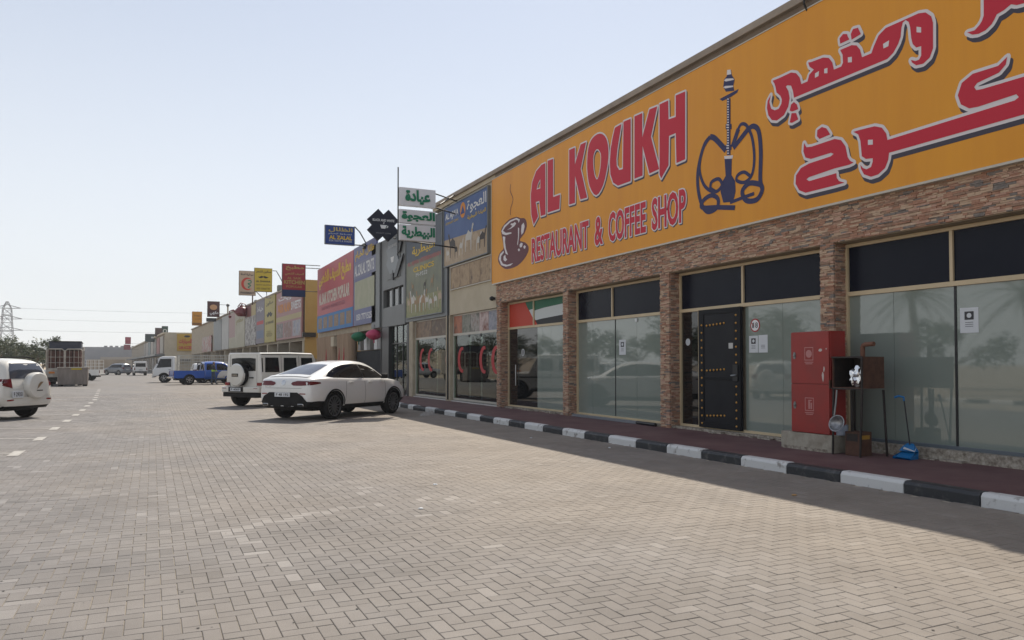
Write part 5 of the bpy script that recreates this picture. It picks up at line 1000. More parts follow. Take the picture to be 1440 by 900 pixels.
board2('collage_sign', 'board with a collage of black and white cups under a dark red band', P2, 344.8, 359.6, 3.45, 7.5, print_mat('collage', [(0.02, 0.02, 0.02), (0.45, 0.43, 0.41), (0.05, 0.04, 0.04), (0.4, 0.38, 0.36)], 1.7, detail=2), [], [((0, .6, .72, 1), flat_mat('board_wine', (0.16, 0.05, 0.05))), ((.6, 1, .72, 1), flat_mat('board_straw', (0.40, 0.33, 0.17)))])
board2('pale_sign', 'washed-out pink and cream shop board', P2, 322, 344.2, 3.4, 7.5, print_mat('washed', [(0.36, 0.33, 0.24), (0.30, 0.28, 0.2), (0.4, 0.38, 0.3)], .5), [(arabic('مطعم'), (.5, .9, .6, .8), flat_mat('board_olive', (0.22, 0.18, 0.05)), .03)], [((0, .42, .3, .98), flat_mat('faded_pink', (0.34, 0.23, 0.22)))])
board2('white_sign', 'narrow plain off-white shop board', P2, 312, 321.6, 3.4, 7.45, mat('board_white', (0.36, 0.36, 0.35), (0.3, 0.3, 0.29), scale=1, rough=.5))
board2('slate_sign', 'narrow plain slate grey shop board', P2, 300.5, 311.6, 3.4, 7.3, mat('board_slate', (0.16, 0.18, 0.19), (0.13, 0.15, 0.16), scale=1, rough=.5))
board2('grill_sign', 'small white board with a red motif near the far end of the row', P2, 284.5, 297, 3.4, 5.6, print_mat('board_motif', [(0.36, 0.35, 0.32), (0.3, 0.08, 0.07), (0.38, 0.37, 0.34), (0.12, 0.1, 0.09)], 1.0))
t = thing('wall_box', 'long black box fixed on the ochre end wall', 'box', (9.2, 57.2, 0)); pl = wall_y(57.1); a0, b1 = pl.px(425, 467.5); a1, b0 = pl.px(444, 474); t.location = ((a0 + a1) / 2, 57.1, b0)
MB().box(-(a1 - a0) / 2, (a1 - a0) / 2, -.15, .12, 0, b1 - b0).build('case', M_BLACKF, t, bevel=.02); MB().box(-.2, .2, .121, .3, .05, .15).build('bracket', M_BLACKF, t)
# blade signs of the second row
t, q, (a0, a1, b0, b1) = blade('barber_blade_sign', 'yellow box sign with a moustache high above the roof edge', 69.9, 357.5, 382.5, 376.5, 411, mat('blade_yellow', (0.50, 0.36, 0.015), rough=.4), M_BLACKF); f = fr(a0, a1, b0, b1)
lettering(q, arabic('صالون الشعر'), *f(.1, .92, .78, .90), K_, t, bold=.03); lettering(q, 'AL SHAHAR', *f(.1, .9, .40, .48), K_, t, bold=.03); lettering(q, 'GENTS SALOON', *f(.1, .9, .26, .32), K_, t); lettering(q, '050 5566778', *f(.14, .86, .10, .17), K_, t)
MB().flat(q, [([((a0 + a1) / 2 + x * (a1 - a0) * .3, b0 + (b1 - b0) * .62 + y * .5) for x, y in STACHE], [])], .006).build('moustache', K_, t, fix=False)
MB().tube([(.79, 0, 1.9), (1.1, 0, 1.9), (1.4, .0, 1.4), (2.0, 0, .2), (2.0, 0, -.6)], .04, 6).build('bracket_arm', M_GREYFRAME, t); MB().tube([(.3, 0, 0), (.3, 0, -.5), (1.6, 0, -.5)], .04, 6).build('bracket_arm', M_GREYFRAME, t)
t, q, (a0, a1, b0, b1) = blade('pharmacy_blade_sign', 'cream pharmacy box sign with a red crescent and snake', 78.8, 336, 359.5, 380.5, 416, mat('blade_cream', (0.42, 0.31, 0.22), rough=.4), M_BLACKF); f = fr(a0, a1, b0, b1); ca, cb = (a0 + a1) / 2, b0 + (b1 - b0) * .47
lettering(q, arabic('صيدلية أمنة'), *f(.1, .95, .80, .92), K_, t, bold=.04); lettering(q, 'PHARMACY', *f(.1, .95, .06, .15), K_, t, bold=.03)
MB().flat(q, [([(ca + .58 * math.cos(x), cb + .62 * math.sin(x)) for x in np.linspace(R(50), R(310), 22)] + [(ca + .12 + .46 * math.cos(x), cb + .50 * math.sin(x)) for x in np.linspace(R(300), R(60), 22)], [])], .005).build('crescent', flat_mat('blade_crescent', (0.5, 0.05, 0.03)), t, fix=False)
mb = MB(); stroke(mb, q, smooth_path([(ca + .22, cb - .42), (ca + .08, cb - .3), (ca + .3, cb - .15), (ca + .05, cb + .02), (ca + .32, cb + .12), (ca + .3, cb + .34), (ca + .06, cb + .32)]), .09, .006); mb.build('snake', G_, t, fix=False)
MB().tube([(.5, 0, 0), (.5, 0, -.9)], .06, 6).build('post', M_RUST, t); MB().tube([(.75, 0, .5), (2.2, .2, -.9)], .04, 6).build('bracket_arm', M_RUST, t)
# teapot sign
pl = wall_y(83.6); ca, cb = pl.px(340, 437); t = thing('teapot_sign', 'dark red metal teapot hanging out from the shop row', 'sign', (ca, 83.6, cb - .7)); M_POT = mat('pot_red', (0.16, 0.018, 0.022), rough=.4)
MB().lathe((0, 0, .1), [(0, 0), (.4, .02), (.66, .3), (.62, .7), (.36, .98), (.2, 1.02), (.26, 1.1), (.06, 1.2), (.08, 1.28), (0, 1.33)], n=18).build('pot', M_POT, t, smooth=True)
MB().tube([(-.5, 0, .4), (-.85, 0, .75), (-1.2, 0, .6), (-1.15, 0, .25)], .10, 8, r2=.05).build('spout', M_POT, t, smooth=True); MB().tube([(-.4, 0, 1.1), (-.1, 0, 1.5), (.3, 0, 1.4), (.5, 0, 1.05)], .05, 8).build('handle', M_POT, t, smooth=True); MB().tube([(.6, 0, .5), (2.2, 0, .5)], .05, 6).build('bracket_arm', M_RUST, t); MB().lathe((-1.15, 0, -.1), [(0, 0), (.14, .05), (.16, .25), (0, .3)], n=12).build('cup', M_POT, t, smooth=True)
t, q, (a0, a1, b0, b1) = blade('coffee_blade_sign', 'maroon box sign with a round orange emblem', 106, 291.5, 308.8, 423.5, 446, flat_mat('blade_maroon', (0.07, 0.022, 0.02)), M_BLACKF, arms=((.2, 8.6), (.8, 8.6))); f = fr(a0, a1, b0, b1)
MB().flat(q, [(disc(a0 + (a1 - a0) * .5, b0 + (b1 - b0) * .62, .45, 18, .35), [])], .004).build('emblem', flat_mat('blade_peach', (0.5, 0.28, 0.14)), t, fix=False); lettering(q, arabic('مقهى'.replace('ى', 'ي')), *f(.2, .9, .1, .36), W_, t, bold=.04)
t2, q, _ = blade('black_plate_sign', 'small black plate hanging under the maroon box sign', 106, 290, 304, 447, 452.5, M_BLACKF, M_BLACKF, arms=((.5, 8.6),))
t, q, (a0, a1, b0, b1) = blade('orange_blade_sign', 'orange box sign with dark lettering far along the row', 127.6, 270, 284, 438, 458, flat_mat('blade_orange', (0.50, 0.22, 0.012)), M_BLACKF, arms=((.1, 7.6),)); f = fr(a0, a1, b0, b1)
lettering(q, 'TYRES', *f(.15, .85, .62, .76), K_, t); lettering(q, arabic('اطارات'), *f(.3, .9, .40, .56), K_, t); MB().flat(q, [(rect(*f(.05, .95, .05, .2)), [])], .004).build('dark_band', flat_mat('blade_brown', (0.2, 0.08, 0.01)), t, fix=False)
for px, y, z in ((300, 112, 9.4), (313, 100, 8.6)):
    a = wall_y(y).px(px, 440)[0]; t = thing('roof_post', ('thin post with a lamp head on the roof behind the maroon sign', 'short vent stack on the roof of the second row')[px > 305], 'post', (a + .6, y, 7.6)); MB().tube([(0, 0, 0), (0, 0, z - 7.6)], .09, 8).build('pole', M_GRUBBY, t); MB().lathe((0, 0, z - 7.6), [(.05, 0), (.2, .1), (.2, .3), (0, .4)], n=10).build('head', M_BLACKF, t)
for k, (px, Y, w_, h_, lb) in enumerate([(385, 68, 1.2, .55, 'grey roof box behind the barber box sign'), (352, 84, 1.0, .5, 'small grey roof box above the collage board'), (487, 47, 1.1, .45, 'low grey roof box over the big red kitchen sign')]):
    a = wall_y(Y).px(px, 440)[0]; t = thing('roof_unit', lb, 'air unit', (a + .9, Y, 7.76 if k < 2 else 7.3)); MB().box(-w_ / 2, w_ / 2, -.4, .4, .08, h_).build('casing', M_GREYFRAME, t, bevel=.02); MB().box(-w_ * .4, w_ * .4, -.3, .3, 0, .079).build('feet', M_BLACKF, t)
    MB().lathe((0, -.401, h_ * .55), [(h_ * .32, 0), (h_ * .32, .012), (0, .014)], (0, -1, 0), 16).build('fan_grille', M_BLACKF, t)
# ================================================================ third row and what closes the view
R3 = thing('third_shop_row', 'far beige shop row with a yellow car accessory sign on its end', 'building', (2.0, 150, 0)); P3 = row_plane((2.0, 150, 0), 3.4); q = local(P3, R3)
MB().pbox(q, -140, 0, 0, 7.0, -14, -.05).build('wall', M_GRUBBY, R3); MB().pbox(q, -140, 0, 7.001, 7.3, -14.2, .3).build('roof_edge', M_CREAM, R3); MB().pbox(q, -140, 0, 3.1, 3.4, 0, 1.6).build('awning', M_GREYCLAD, R3)
for k in range(16): a = -4 - k * 8.2; MB().pbox(q, a - 6, a, .1, 2.9, -.049, .02).build('shop_window', (M_DIMGLASS, M_NAVY)[k % 2], R3)
for k, c in enumerate([(0.3, 0.28, 0.24), (0.25, 0.09, 0.08), (0.2, 0.21, 0.2), (0.33, 0.3, 0.26), (0.16, 0.2, 0.2), (0.32, 0.3, 0.28), (0.22, 0.2, 0.17)]):
    MB().pbox(q, -10 - 9 * k, -2.5 - 9 * k, 3.6, 6.7, -.049, .12).build('shop_board', flat_mat('far_board_%d' % k, c), R3)
MB().pbox(local(wall_y(149.9), R3), 2.0, 18, 0, 7.0, 0, .1).build('end_wall', M_CREAM, R3)
MB().pbox(local(wall_y(149.7), R3), 2.0, 18, 2.2, 2.5, 0, 1.5).build('awning', M_GREYCLAD, R3)
pl = wall_y(149.6); a0, b1 = pl.px(249, 469.5); a1, b0 = pl.px(280, 493.5); t = thing('car_accessory_sign', 'yellow sign with red Arabic lettering on the far end wall', 'sign', (a0, 149.6, b0)); q = local(pl, t)
MB().pbox(q, a0, a1, b0, b1, -.2, 0).build('panel', mat('far_yellow', (0.44, 0.27, 0.015), rough=.5), t); f = fr(a0, a1, b0, b1); lettering(q, arabic('زينة السيارات'), *f(.08, .95, .38, .72), RD, t, off=.02, bold=.05); lettering(q, 'CAR ACCESSORIES', *f(.08, .95, .10, .28), RD, t, off=.02, bold=.05); MB().flat(q, [(disc(a0 + (a1 - a0) * .45, b0 + (b1 - b0) * .86, .5, 12, .2), [])], .02).build('emblem', K_, t, fix=False)
def blade3(name, label, Y, px0, px1, py0, py1, col, x1): return blade(name, label, Y, px0, px1, py0, py1, flat_mat(name + '_face', col), M_BLACKF, arms=((.1, x1),))
blade3('brown_blade_sign', 'brown box sign over the far shop row', 165, 218, 228, 461, 473.5, (0.07, 0.04, 0.035), 1.3); t, q, (a0, a1, b0, b1) = blade3('green_blade_sign', 'dark green box sign with a pale ring over the far shop row', 168, 227.5, 236.2, 458.5, 472.5, (0.02, 0.05, 0.035), 1.3); MB().flat(q, [(disc((a0 + a1) / 2, (b0 + b1) / 2, .38, 14), [disc((a0 + a1) / 2, (b0 + b1) / 2, .25, 14)])], .01).build('ring', W_, t, fix=False)
t, q, (a0, a1, b0, b1) = blade3('slanted_blade_sign', 'dark slanted canopy sign on the far shop row', 175, 204, 221, 469.5, 481, (0.05, 0.065, 0.06), .8); f = fr(a0, a1, b0, b1); MB().flat(q, [(rect(*f(.5, .9, .45, .65)), [])], .01).build('pale_mark', W_, t, fix=False)
blade3('upper_red_blade_sign', 'red box sign at the far end of the street, upper of two', 250, 176, 184, 474, 484, (0.28, 0.03, 0.05), -2.5); blade3('lower_red_blade_sign', 'red box sign at the far end of the street, lower of two', 248, 174, 183.5, 484.5, 492, (0.22, 0.025, 0.035), -2.5)
WH = thing('warehouse', 'grey ribbed warehouse closing the far end of the street', 'building', (-20, 300, 0)); pl = wall_y(300); q = local(pl, WH); a0 = pl.px(104, 500)[0]; a1 = pl.px(186, 500)[0]; zt = pl.px(150, 488)[1]
MB().pbox(q, a0, a1, 0, zt, -40, 0).build('wall', mat('ribbed_grey', (0.26, 0.26, 0.27), (0.22, 0.22, 0.23), scale=.3, rough=.7), WH); MB().pbox(q, a0 + 8, a1, 0, zt * .55, .01, .5).build('wall', mat('beige_band', (0.36, 0.31, 0.25), rough=.9), WH)
for k in range(10): MB().pbox(q, a0 + 9 + k * 1.7, a0 + 10 + k * 1.7, zt + .001, zt + .45, -1, 0).build('merlon', mat('ribbed_grey', (0, 0, 0)), WH)
W2 = MB().box(-22, 1.6, 149.0, 149.4, 0, 2.6); W2 = MB().pbox(Plane((0, 0, 0), (1, 0, 0), (0, -1, 0)), -11.0, -4.6, 0, 2.5, -163, -162.6).build('boundary_wall', mat('beige_wall', (0.36, 0.30, 0.23), (0.30, 0.25, 0.19), scale=.6, rough=.9)); tag(W2, 'low beige wall at the far end of the parking', 'wall')
# ================================================================ trees, pylon, wires
LEAFS = [mat('tree_leaf_%d' % k, c, d, scale=.8, rough=.6) for k, (c, d) in enumerate((((0.05, 0.07, 0.028), (0.08, 0.105, 0.045)), ((0.065, 0.085, 0.04), (0.10, 0.12, 0.06)), ((0.035, 0.05, 0.022), (0.06, 0.075, 0.032))))]
M_BARK = mat('bark', (0.11, 0.08, 0.055), (0.18, 0.14, 0.10), scale=6, rough=.95, bump=.5)
def broad_tree(loc, h, w, seed, label, group, n=2600, ls=.16):
    rr = random.Random(seed); t = thing('broadleaf_tree', label, 'tree', loc, group=group); mb = MB(); hb = h * .32
    mb.tube([(0, 0, 0), (rr.uniform(-.1, .1), 0, hb * .6), (rr.uniform(-.2, .2), rr.uniform(-.2, .2), hb)], h * .035, 8, r2=h * .024); tips = []
    for k in range(7):
        an = 2 * math.pi * k / 7 + rr.uniform(-.3, .3); e = Vector((math.cos(an) * w * rr.uniform(.2, .4), math.sin(an) * w * rr.uniform(.2, .4), h * rr.uniform(.5, .88))); mb.tube([(0, 0, hb * .9), e * .55 + Vector((0, 0, .1 * h)), e], h * .016, 6, r2=.02); tips.append(e)
    mb.build('trunk', M_BARK, t, smooth=True); cm = MB(); cl = []
    for k in range(20): e = rr.choice(tips); cl.append((e + Vector((rr.gauss(0, w * .13), rr.gauss(0, w * .13), rr.gauss(0, h * .09))), w * rr.uniform(.10, .21)))
    for c, r in cl: leaf_ball(cm, c, r, n // 20, ls, rr, squash=.8, nmat=3)
    cm.build('crown', LEAFS, t, fix=False); return t
def palm(loc, h, seed, label, group):
    rr = random.Random(seed); t = thing('date_palm', label, 'palm', loc, group=group); pts = [(0.05 * math.sin(k), 0.04 * k, h * k / 8) for k in range(9)]
    MB().tube(pts, .24, 10, r2=.17).build('trunk', M_BARK, t, smooth=True); top = Vector(pts[-1]); cm = MB()
    for k in range(34):
        an = rr.random() * 6.283; el = rr.uniform(-.35, 1.15); ln = rr.uniform(1.9, 2.7); d = Vector((math.cos(an), math.sin(an), 0)); sd = Vector((-math.sin(an), math.cos(an), 0)); prev = top
        for s_ in range(9):
            u = (s_ + 1) / 9; p = top + d * (ln * u * math.cos(el * .7)) + Vector((0, 0, ln * (math.sin(el) * u - .55 * u * u))); w = .34 * math.sin(math.pi * (.12 + .85 * u)); m_ = (prev + p) / 2
            for sg in (-1, 1):
                for b_ in (0, .5): q0 = prev + (p - prev) * b_; cm.add([q0, q0 + (p - prev) * .22, q0 + sd * sg * w + (p - prev) * .7 + Vector((0, 0, -.10))], [(0, 1, 2)], rr.randrange(3))
            prev = p
    cm.build('crown', LEAFS, t, fix=False); return t
# seen at the left edge, beyond the parked lorry
spec = [(-6, 474, 3, 118, 7.0), (14, 480, 1, 112, 6.4), (30, 484, 2, 124, 6.0), (46, 478, 4, 104, 5.5), (60, 492, 5, 130, 4.6), (74, 497, 6, 138, 4.4)]
labs = ['spreading dark tree at the far left beyond the parked cars', 'round dense tree below the lattice pylon', 'low broad tree between the pylon and the tall grey-green tree', 'tall loose grey-green tree behind the white estate car', 'small bushy tree beside the caged lorry', 'low scrubby tree showing behind the lorry cage']
for (px, py, sd, Y, w), lb in zip(spec, labs):
    a, b = wall_y(Y).px(px, py); broad_tree((a, Y, 0), b, w, sd, lb, 'trees beyond the parking', n=2200, ls=.17)
dune = MB(); NX, NY = 30, 8
for j in range(NY):
    for i in range(NX): u, v = i / (NX - 1), j / (NY - 1); dune.v.append((-75 + 63 * u, 150 + 40 * v, -.2 + 5.2 * math.sin(math.pi * v) ** 1.2 * math.sin(math.pi * min(1, u * 1.02)) ** .8 * (0.8 + .3 * math.sin(i * .9) * math.sin(j + i * .3))))
for j in range(NY - 1):
    for i in range(NX - 1): k = j * NX + i; dune.f.append((k, k + 1, k + NX + 1, k + NX)); dune.m.append(0)
tag(dune.build('sand_hill', M_SAND, smooth=True), kind='structure')
# far side of the lot, seen mirrored in the shop glass
fk = thing('far_kerb', None, None); fk['kind'] = 'structure'
for i in range(0, 70): o = link('kerb_block', kmb if i % 2 else kmw, fk, (-8.56, 4 + KL * i, 0), math.pi)
for k, (x, y, h) in enumerate([(-13, 20, 4.6), (-15, 27, 5.2), (-12.5, 33.5, 4.2)]): palm((x, y, -.06), h, k, 'date palm mirrored in the glass on the sand beyond the lot', 'palms mirrored in the shop glass')
for k, (x, y, h, w) in enumerate([(-17, 38, 4.5, 5), (-15, 46, 4.0, 5), (-19, 53, 5.0, 6), (-16, 61, 4.2, 5), (-24, 24, 5, 6), (-26, 33, 5, 6), (-18, 70, 5, 6), (-17, 79, 4.5, 6), (-20, 88, 5.5, 7), (-19, 98, 4.8, 6), (-23, 108, 5.5, 7), (-22, 45, 5, 6), (-23, 64, 5, 6)]): broad_tree((x, y, -.06), h, w, 40 + k, 'broad tree mirrored in the glass on the sand beyond the lot', 'trees mirrored in the shop glass', n=1400, ls=.2)
PY_ = thing('lattice_pylon', 'tall steel lattice power pylon on the horizon', 'pylon'); M_PYL = mat('galvanised', (0.22, 0.22, 0.23), rough=.6, metal=.3)
Yp = 440.0; cxp = wall_y(Yp).px(9.5, 470)[0]; PY_.location = (cxp, Yp, 0); zt = wall_y(Yp).px(9, 424)[1]; lv = [0, .22, .40, .55, .68, .80, .90, 1.0]; hw = [5.2, 3.8, 2.9, 2.4, 2.1, 1.9, 1.7, .4]
for sx in (-1, 1):
    for sy in (-1, 1): MB().tube([(sx * w, sy * w, zt * l) for l, w in zip(lv, hw)], .16, 4).build('leg', M_PYL, PY_)
mb = MB()
for k in range(7):
    w0, w1, z0, z1 = hw[k], hw[k + 1], zt * lv[k], zt * lv[k + 1]
    for A, B in (((-1, -1), (1, -1)), ((1, -1), (1, 1)), ((1, 1), (-1, 1)), ((-1, 1), (-1, -1))):
        mb.tube([(A[0] * w0, A[1] * w0, z0), (B[0] * w1, B[1] * w1, z1)], .10, 3); mb.tube([(B[0] * w0, B[1] * w0, z0), (A[0] * w1, A[1] * w1, z1)], .10, 3); mb.tube([(A[0] * w1, A[1] * w1, z1), (B[0] * w1, B[1] * w1, z1)], .10, 3)
o = mb.build('lattice', M_PYL, PY_); o['kind'] = 'stuff'; ends = []
for py in (433, 448, 464):
    z = wall_y(Yp).px(9, py)[1]; wv = (5.6, 6.2, 6.6)[len(ends)]; MB().tube([(-wv, 0, z), (0, 0, z + 1.6), (wv, 0, z)], .24, 4).tube([(-wv, 0, z), (0, 0, z - .2), (wv, 0, z)], .22, 4).build('cross_arm', M_PYL, PY_); ends.append((cxp + wv, z))
Yq = 640.0
for k, ((x, z), py) in enumerate(zip(ends, (446, 458, 470))):
    x2, z2 = wall_y(Yq).px(620, py - 12); pts = []
    for i in range(25): u = i / 24; pts.append((x + (x2 - x) * u, Yp + (Yq - Yp) * u, z + (z2 - z) * u - 14 * u * (1 - u)))
    w_ = MB().tube(pts, .06, 4).build('power_line', M_PYL); tag(w_, 'power line sagging from the %s arm of the pylon' % ('top', 'middle', 'lowest')[k], 'wire', 'power lines')
# ================================================================ vehicles
def pchip(xs, ys, xq):
    xs = np.asarray(xs, float); ys = np.asarray(ys, float); h = np.diff(xs); d = np.diff(ys) / h; n = len(xs); m = np.zeros(n); m[0], m[-1] = d[0], d[-1]
    for i in range(1, n - 1):
        if d[i - 1] * d[i] > 0: w1, w2 = 2 * h[i] + h[i - 1], h[i] + 2 * h[i - 1]; m[i] = (w1 + w2) / (w1 / d[i - 1] + w2 / d[i])
    k = np.clip(np.searchsorted(xs, xq) - 1, 0, n - 2); t = (xq - xs[k]) / h[k]
    return (2 * t ** 3 - 3 * t ** 2 + 1) * ys[k] + (t ** 3 - 2 * t ** 2 + t) * h[k] * m[k] + (-2 * t ** 3 + 3 * t ** 2) * ys[k + 1] + (t ** 3 - t ** 2) * h[k] * m[k + 1]
def sec(zb, ws, wm, zbelt, wb, zr, wr):
    return [(0, zb), (.85 * ws, zb), (ws, zb + .07), (wm, zb + .35 * (zbelt - zb)), (wm, zb + .7 * (zbelt - zb)), (wb, zbelt), (wb - .045, zbelt + .035), ((wb - .045) * .45 + wr * .55 + .02, zbelt + .55 * (zr - zbelt)), (wr, zr - .12 * (zr - zbelt) - .015), (wr * .72, zr - .015), (wr * .35, zr), (0, zr)]
def bsec(zb, w, zbelt, wt, zr):
    return [(0, zb), (w - .04, zb), (w, zb + .04), (w, zbelt - .03), (w - .012, zbelt), (wt + .4 * (w - wt), zbelt + .5 * (zr - zbelt)), (wt, zr - .07), (wt - .025, zr - .025), (wt - .08, zr), (0, zr)]
def loft(stations, smooth=True, step=.09, pk=3):
    ys = [s[0] for s in stations]; P = np.array([s[1] for s in stations])           # S x n x 2
    if smooth:
        q = [ys[0]]
        for a, b in zip(ys[:-1], ys[1:]): k = max(2, int((b - a) / step)); q += [a + (b - a) * i / k for i in range(1, k + 1)]
        q = np.array(q); n = P.shape[1]; Q = np.stack([np.stack([pchip(ys, P[:, i, c], q) for c in (0, 1)], 1) for i in range(n)], 1)
    else: q = np.array(ys); Q = P
    if pk > 1:
        out = []
        for row in Q:
            r = [Vector(p) for p in row]; ext = [Vector((-r[1].x, r[1].y))] + r + [Vector((-r[-2].x, r[-2].y))]; l = []
            for i in range(1, len(ext) - 2):
                p0, p1, p2, p3 = ext[i - 1], ext[i], ext[i + 1], ext[i + 2]
                for j in range(pk): t = j / pk; c = .5 * ((2 * p1) + (p2 - p0) * t * .7 + (2 * p0 * .7 - (6 - .7 * 1) * p1 * 0 - 0 * p2) * 0) ; l.append(tuple(catmull(p0, p1, p2, p3, t)))
            l.append(tuple(r[-1])); out.append(l)
        Q = np.array(out)
    n = Q.shape[1]; mb = MB(); ring = 2 * n - 2
    for s, row in enumerate(Q):
        mb.v += [(x, q[s], z) for x, z in row] + [(-x, q[s], z) for x, z in row[-2:0:-1]]
    for s in range(len(Q) - 1):
        for i in range(ring): a = s * ring; b = a + ring; mb.f.append((a + i, a + (i + 1) % ring, b + (i + 1) % ring, b + i)); mb.m.append(0)
    mb.f.append(tuple(range(ring))); mb.m.append(0); mb.f.append(tuple(range((len(Q) - 1) * ring, len(Q) * ring))[::-1]); mb.m.append(0)
    return mb
def catmull(p0, p1, p2, p3, t, a=.5):
    m1 = (p2 - p0) * a * .8; m2 = (p3 - p1) * a * .8; return p1 * (2 * t ** 3 - 3 * t ** 2 + 1) + m1 * (t ** 3 - 2 * t ** 2 + t) + p2 * (-2 * t ** 3 + 3 * t ** 2) + m2 * (t ** 3 - t ** 2)
M_ARCH = mat('arch_black', (0.008, 0.008, 0.009), rough=.7)
def cut_arches(me, wheels, r, inner, wide=1.3):
    ob = link('tmp_body', me); cb = MB()
    for y in wheels:
        for s in (-1, 1): cb.lathe((s * (inner + wide) / 2, y, wheels[y]), [(r, -(wide - inner) / 2), (r, (wide - inner) / 2)], (1, 0, 0), 28)
    cm = cb.mesh('tmp_cut', M_ARCH, fix=True); co = link('tmp_cut', cm); me.materials.append(M_ARCH)
    md = ob.modifiers.new('b', 'BOOLEAN'); md.operation = 'DIFFERENCE'; md.object = co; md.solver = 'EXACT'
    try: md.material_mode = 'TRANSFER'
    except Exception: pass
    dg = bpy.context.evaluated_depsgraph_get(); new = bpy.data.meshes.new_from_object(ob.evaluated_get(dg)); bpy.data.objects.remove(ob); bpy.data.objects.remove(co); return new
class Body:
    """a lofted shell; panels, lamps and glass are laid on it by ray casting"""
    def __init__(s, root, mb, paint, wheels, arch_r, arch_in, smooth_angle=40, name='body'):
        me = mb.mesh(name, paint, fix=True)
        if wheels: me = cut_arches(me, wheels, arch_r, arch_in)
        me.name = name; me.polygons.foreach_set('use_smooth', [True] * len(me.polygons)); me.set_sharp_from_angle(angle=R(smooth_angle))
        s.o = link(name, me, root); s.root = root; bm = bmesh.new(); bm.from_mesh(me); s.bvh = BVHTree.FromBMesh(bm); bm.free()
    def patch(s, axis, poly, m, name, off=.005, cut=.12, parent=None, **kw):
        bm = bmesh.new(); vs = [bm.verts.new((a, b, 0)) for a, b in poly]; bm.faces.new(vs); bmesh.ops.triangulate(bm, faces=bm.faces)
        for _ in range(5):
            es = [e for e in bm.edges if e.calc_length() > cut]
            if not es: break
            bmesh.ops.subdivide_edges(bm, edges=es, cuts=1); bmesh.ops.triangulate(bm, faces=bm.faces)
        for v in bm.verts:
            a, b = v.co.x, v.co.y
            o, d = {'R': ((3, a, b), (-1, 0, 0)), 'L': ((-3, a, b), (1, 0, 0)), 'B': ((a, -6, b), (0, 1, 0)), 'F': ((a, 6, b), (0, -1, 0)), 'T': ((a, b, 4), (0, 0, -1))}[axis]
            h, n, i, ds = s.bvh.ray_cast(Vector(o), Vector(d))
            if h is None or (axis in 'BF' and abs(n.y) < .15):
                base = h if h is not None else Vector((a, poly_y(axis, s), b)) if axis in 'BF' else Vector(o) + Vector(d) * 2.1; h, n, i, ds = s.bvh.find_nearest(base)
            if n.dot(Vector(d)) > 0: n = -n
            v.co = h + n * off
        bmesh.ops.recalc_face_normals(bm, faces=bm.faces); me = bpy.data.meshes.new(name); bm.to_mesh(me); bm.free(); me.materials.append(m)
        me.polygons.foreach_set('use_smooth', [True] * len(me.polygons)); o = link(name, me, parent or s.root); return o
    def both(s, poly, m, name, **kw): s.patch('R', poly, m, name, **kw); s.patch('L', poly, m, name, **kw)
    def mirror_b(s, poly, m, name, axis='B', **kw): s.patch(axis, poly, m, name, **kw); s.patch(axis, [(-a, b) for a, b in poly], m, name, **kw)
def poly_y(axis, s): return -2.4 if axis == 'B' else 2.3
def arc_band(cy, cz, r0, r1, a0, a1, n=14):
    return [(cy + r1 * math.cos(t), cz + r1 * math.sin(t)) for t in np.linspace(R(a0), R(a1), n)] + [(cy + r0 * math.cos(t), cz + r0 * math.sin(t)) for t in np.linspace(R(a1), R(a0), n)]
M_WHITE = mat('white_paint', (0.70, 0.70, 0.685), rough=.32, spec=.5, coat=.8); M_PEARL = mat('cream_white_paint', (0.66, 0.65, 0.61), (0.62, 0.60, 0.55), scale=1.5, rough=.35, coat=.7)
M_CARGL = mat('tinted_glass', (0.005, 0.005, 0.007), rough=.04, spec=.3); M_REARGL = mat('rear_glass', (0.05, 0.055, 0.075), rough=.04, spec=1.0)
M_TYRE = mat('tyre_rubber', (0.010, 0.010, 0.011), (0.016, 0.015, 0.015), scale=20, rough=.85, spec=.2); M_RIMD = mat('dark_alloy', (0.16, 0.16, 0.165), rough=.3, metal=.7); M_RIML = mat('silver_alloy', (0.35, 0.35, 0.36), rough=.3, metal=.8)
M_TAIL = mat('tail_red', (0.11, 0.004, 0.008), rough=.2, spec=.4, coat=.2); M_REFL = mat('reflector_red', (0.22, 0.008, 0.01), rough=.25); M_AMBER = mat('amber_lens', (0.55, 0.18, 0.02), rough=.2); M_TRIMK = mat('black_trim', (0.009, 0.009, 0.010), rough=.55, spec=.2); M_CHROME = mat('chrome', (0.6, 0.6, 0.6), rough=.12, metal=1.0)
M_SEAMK = mat('seam_dark', (0.04, 0.04, 0.04), rough=.6)
_W = {}
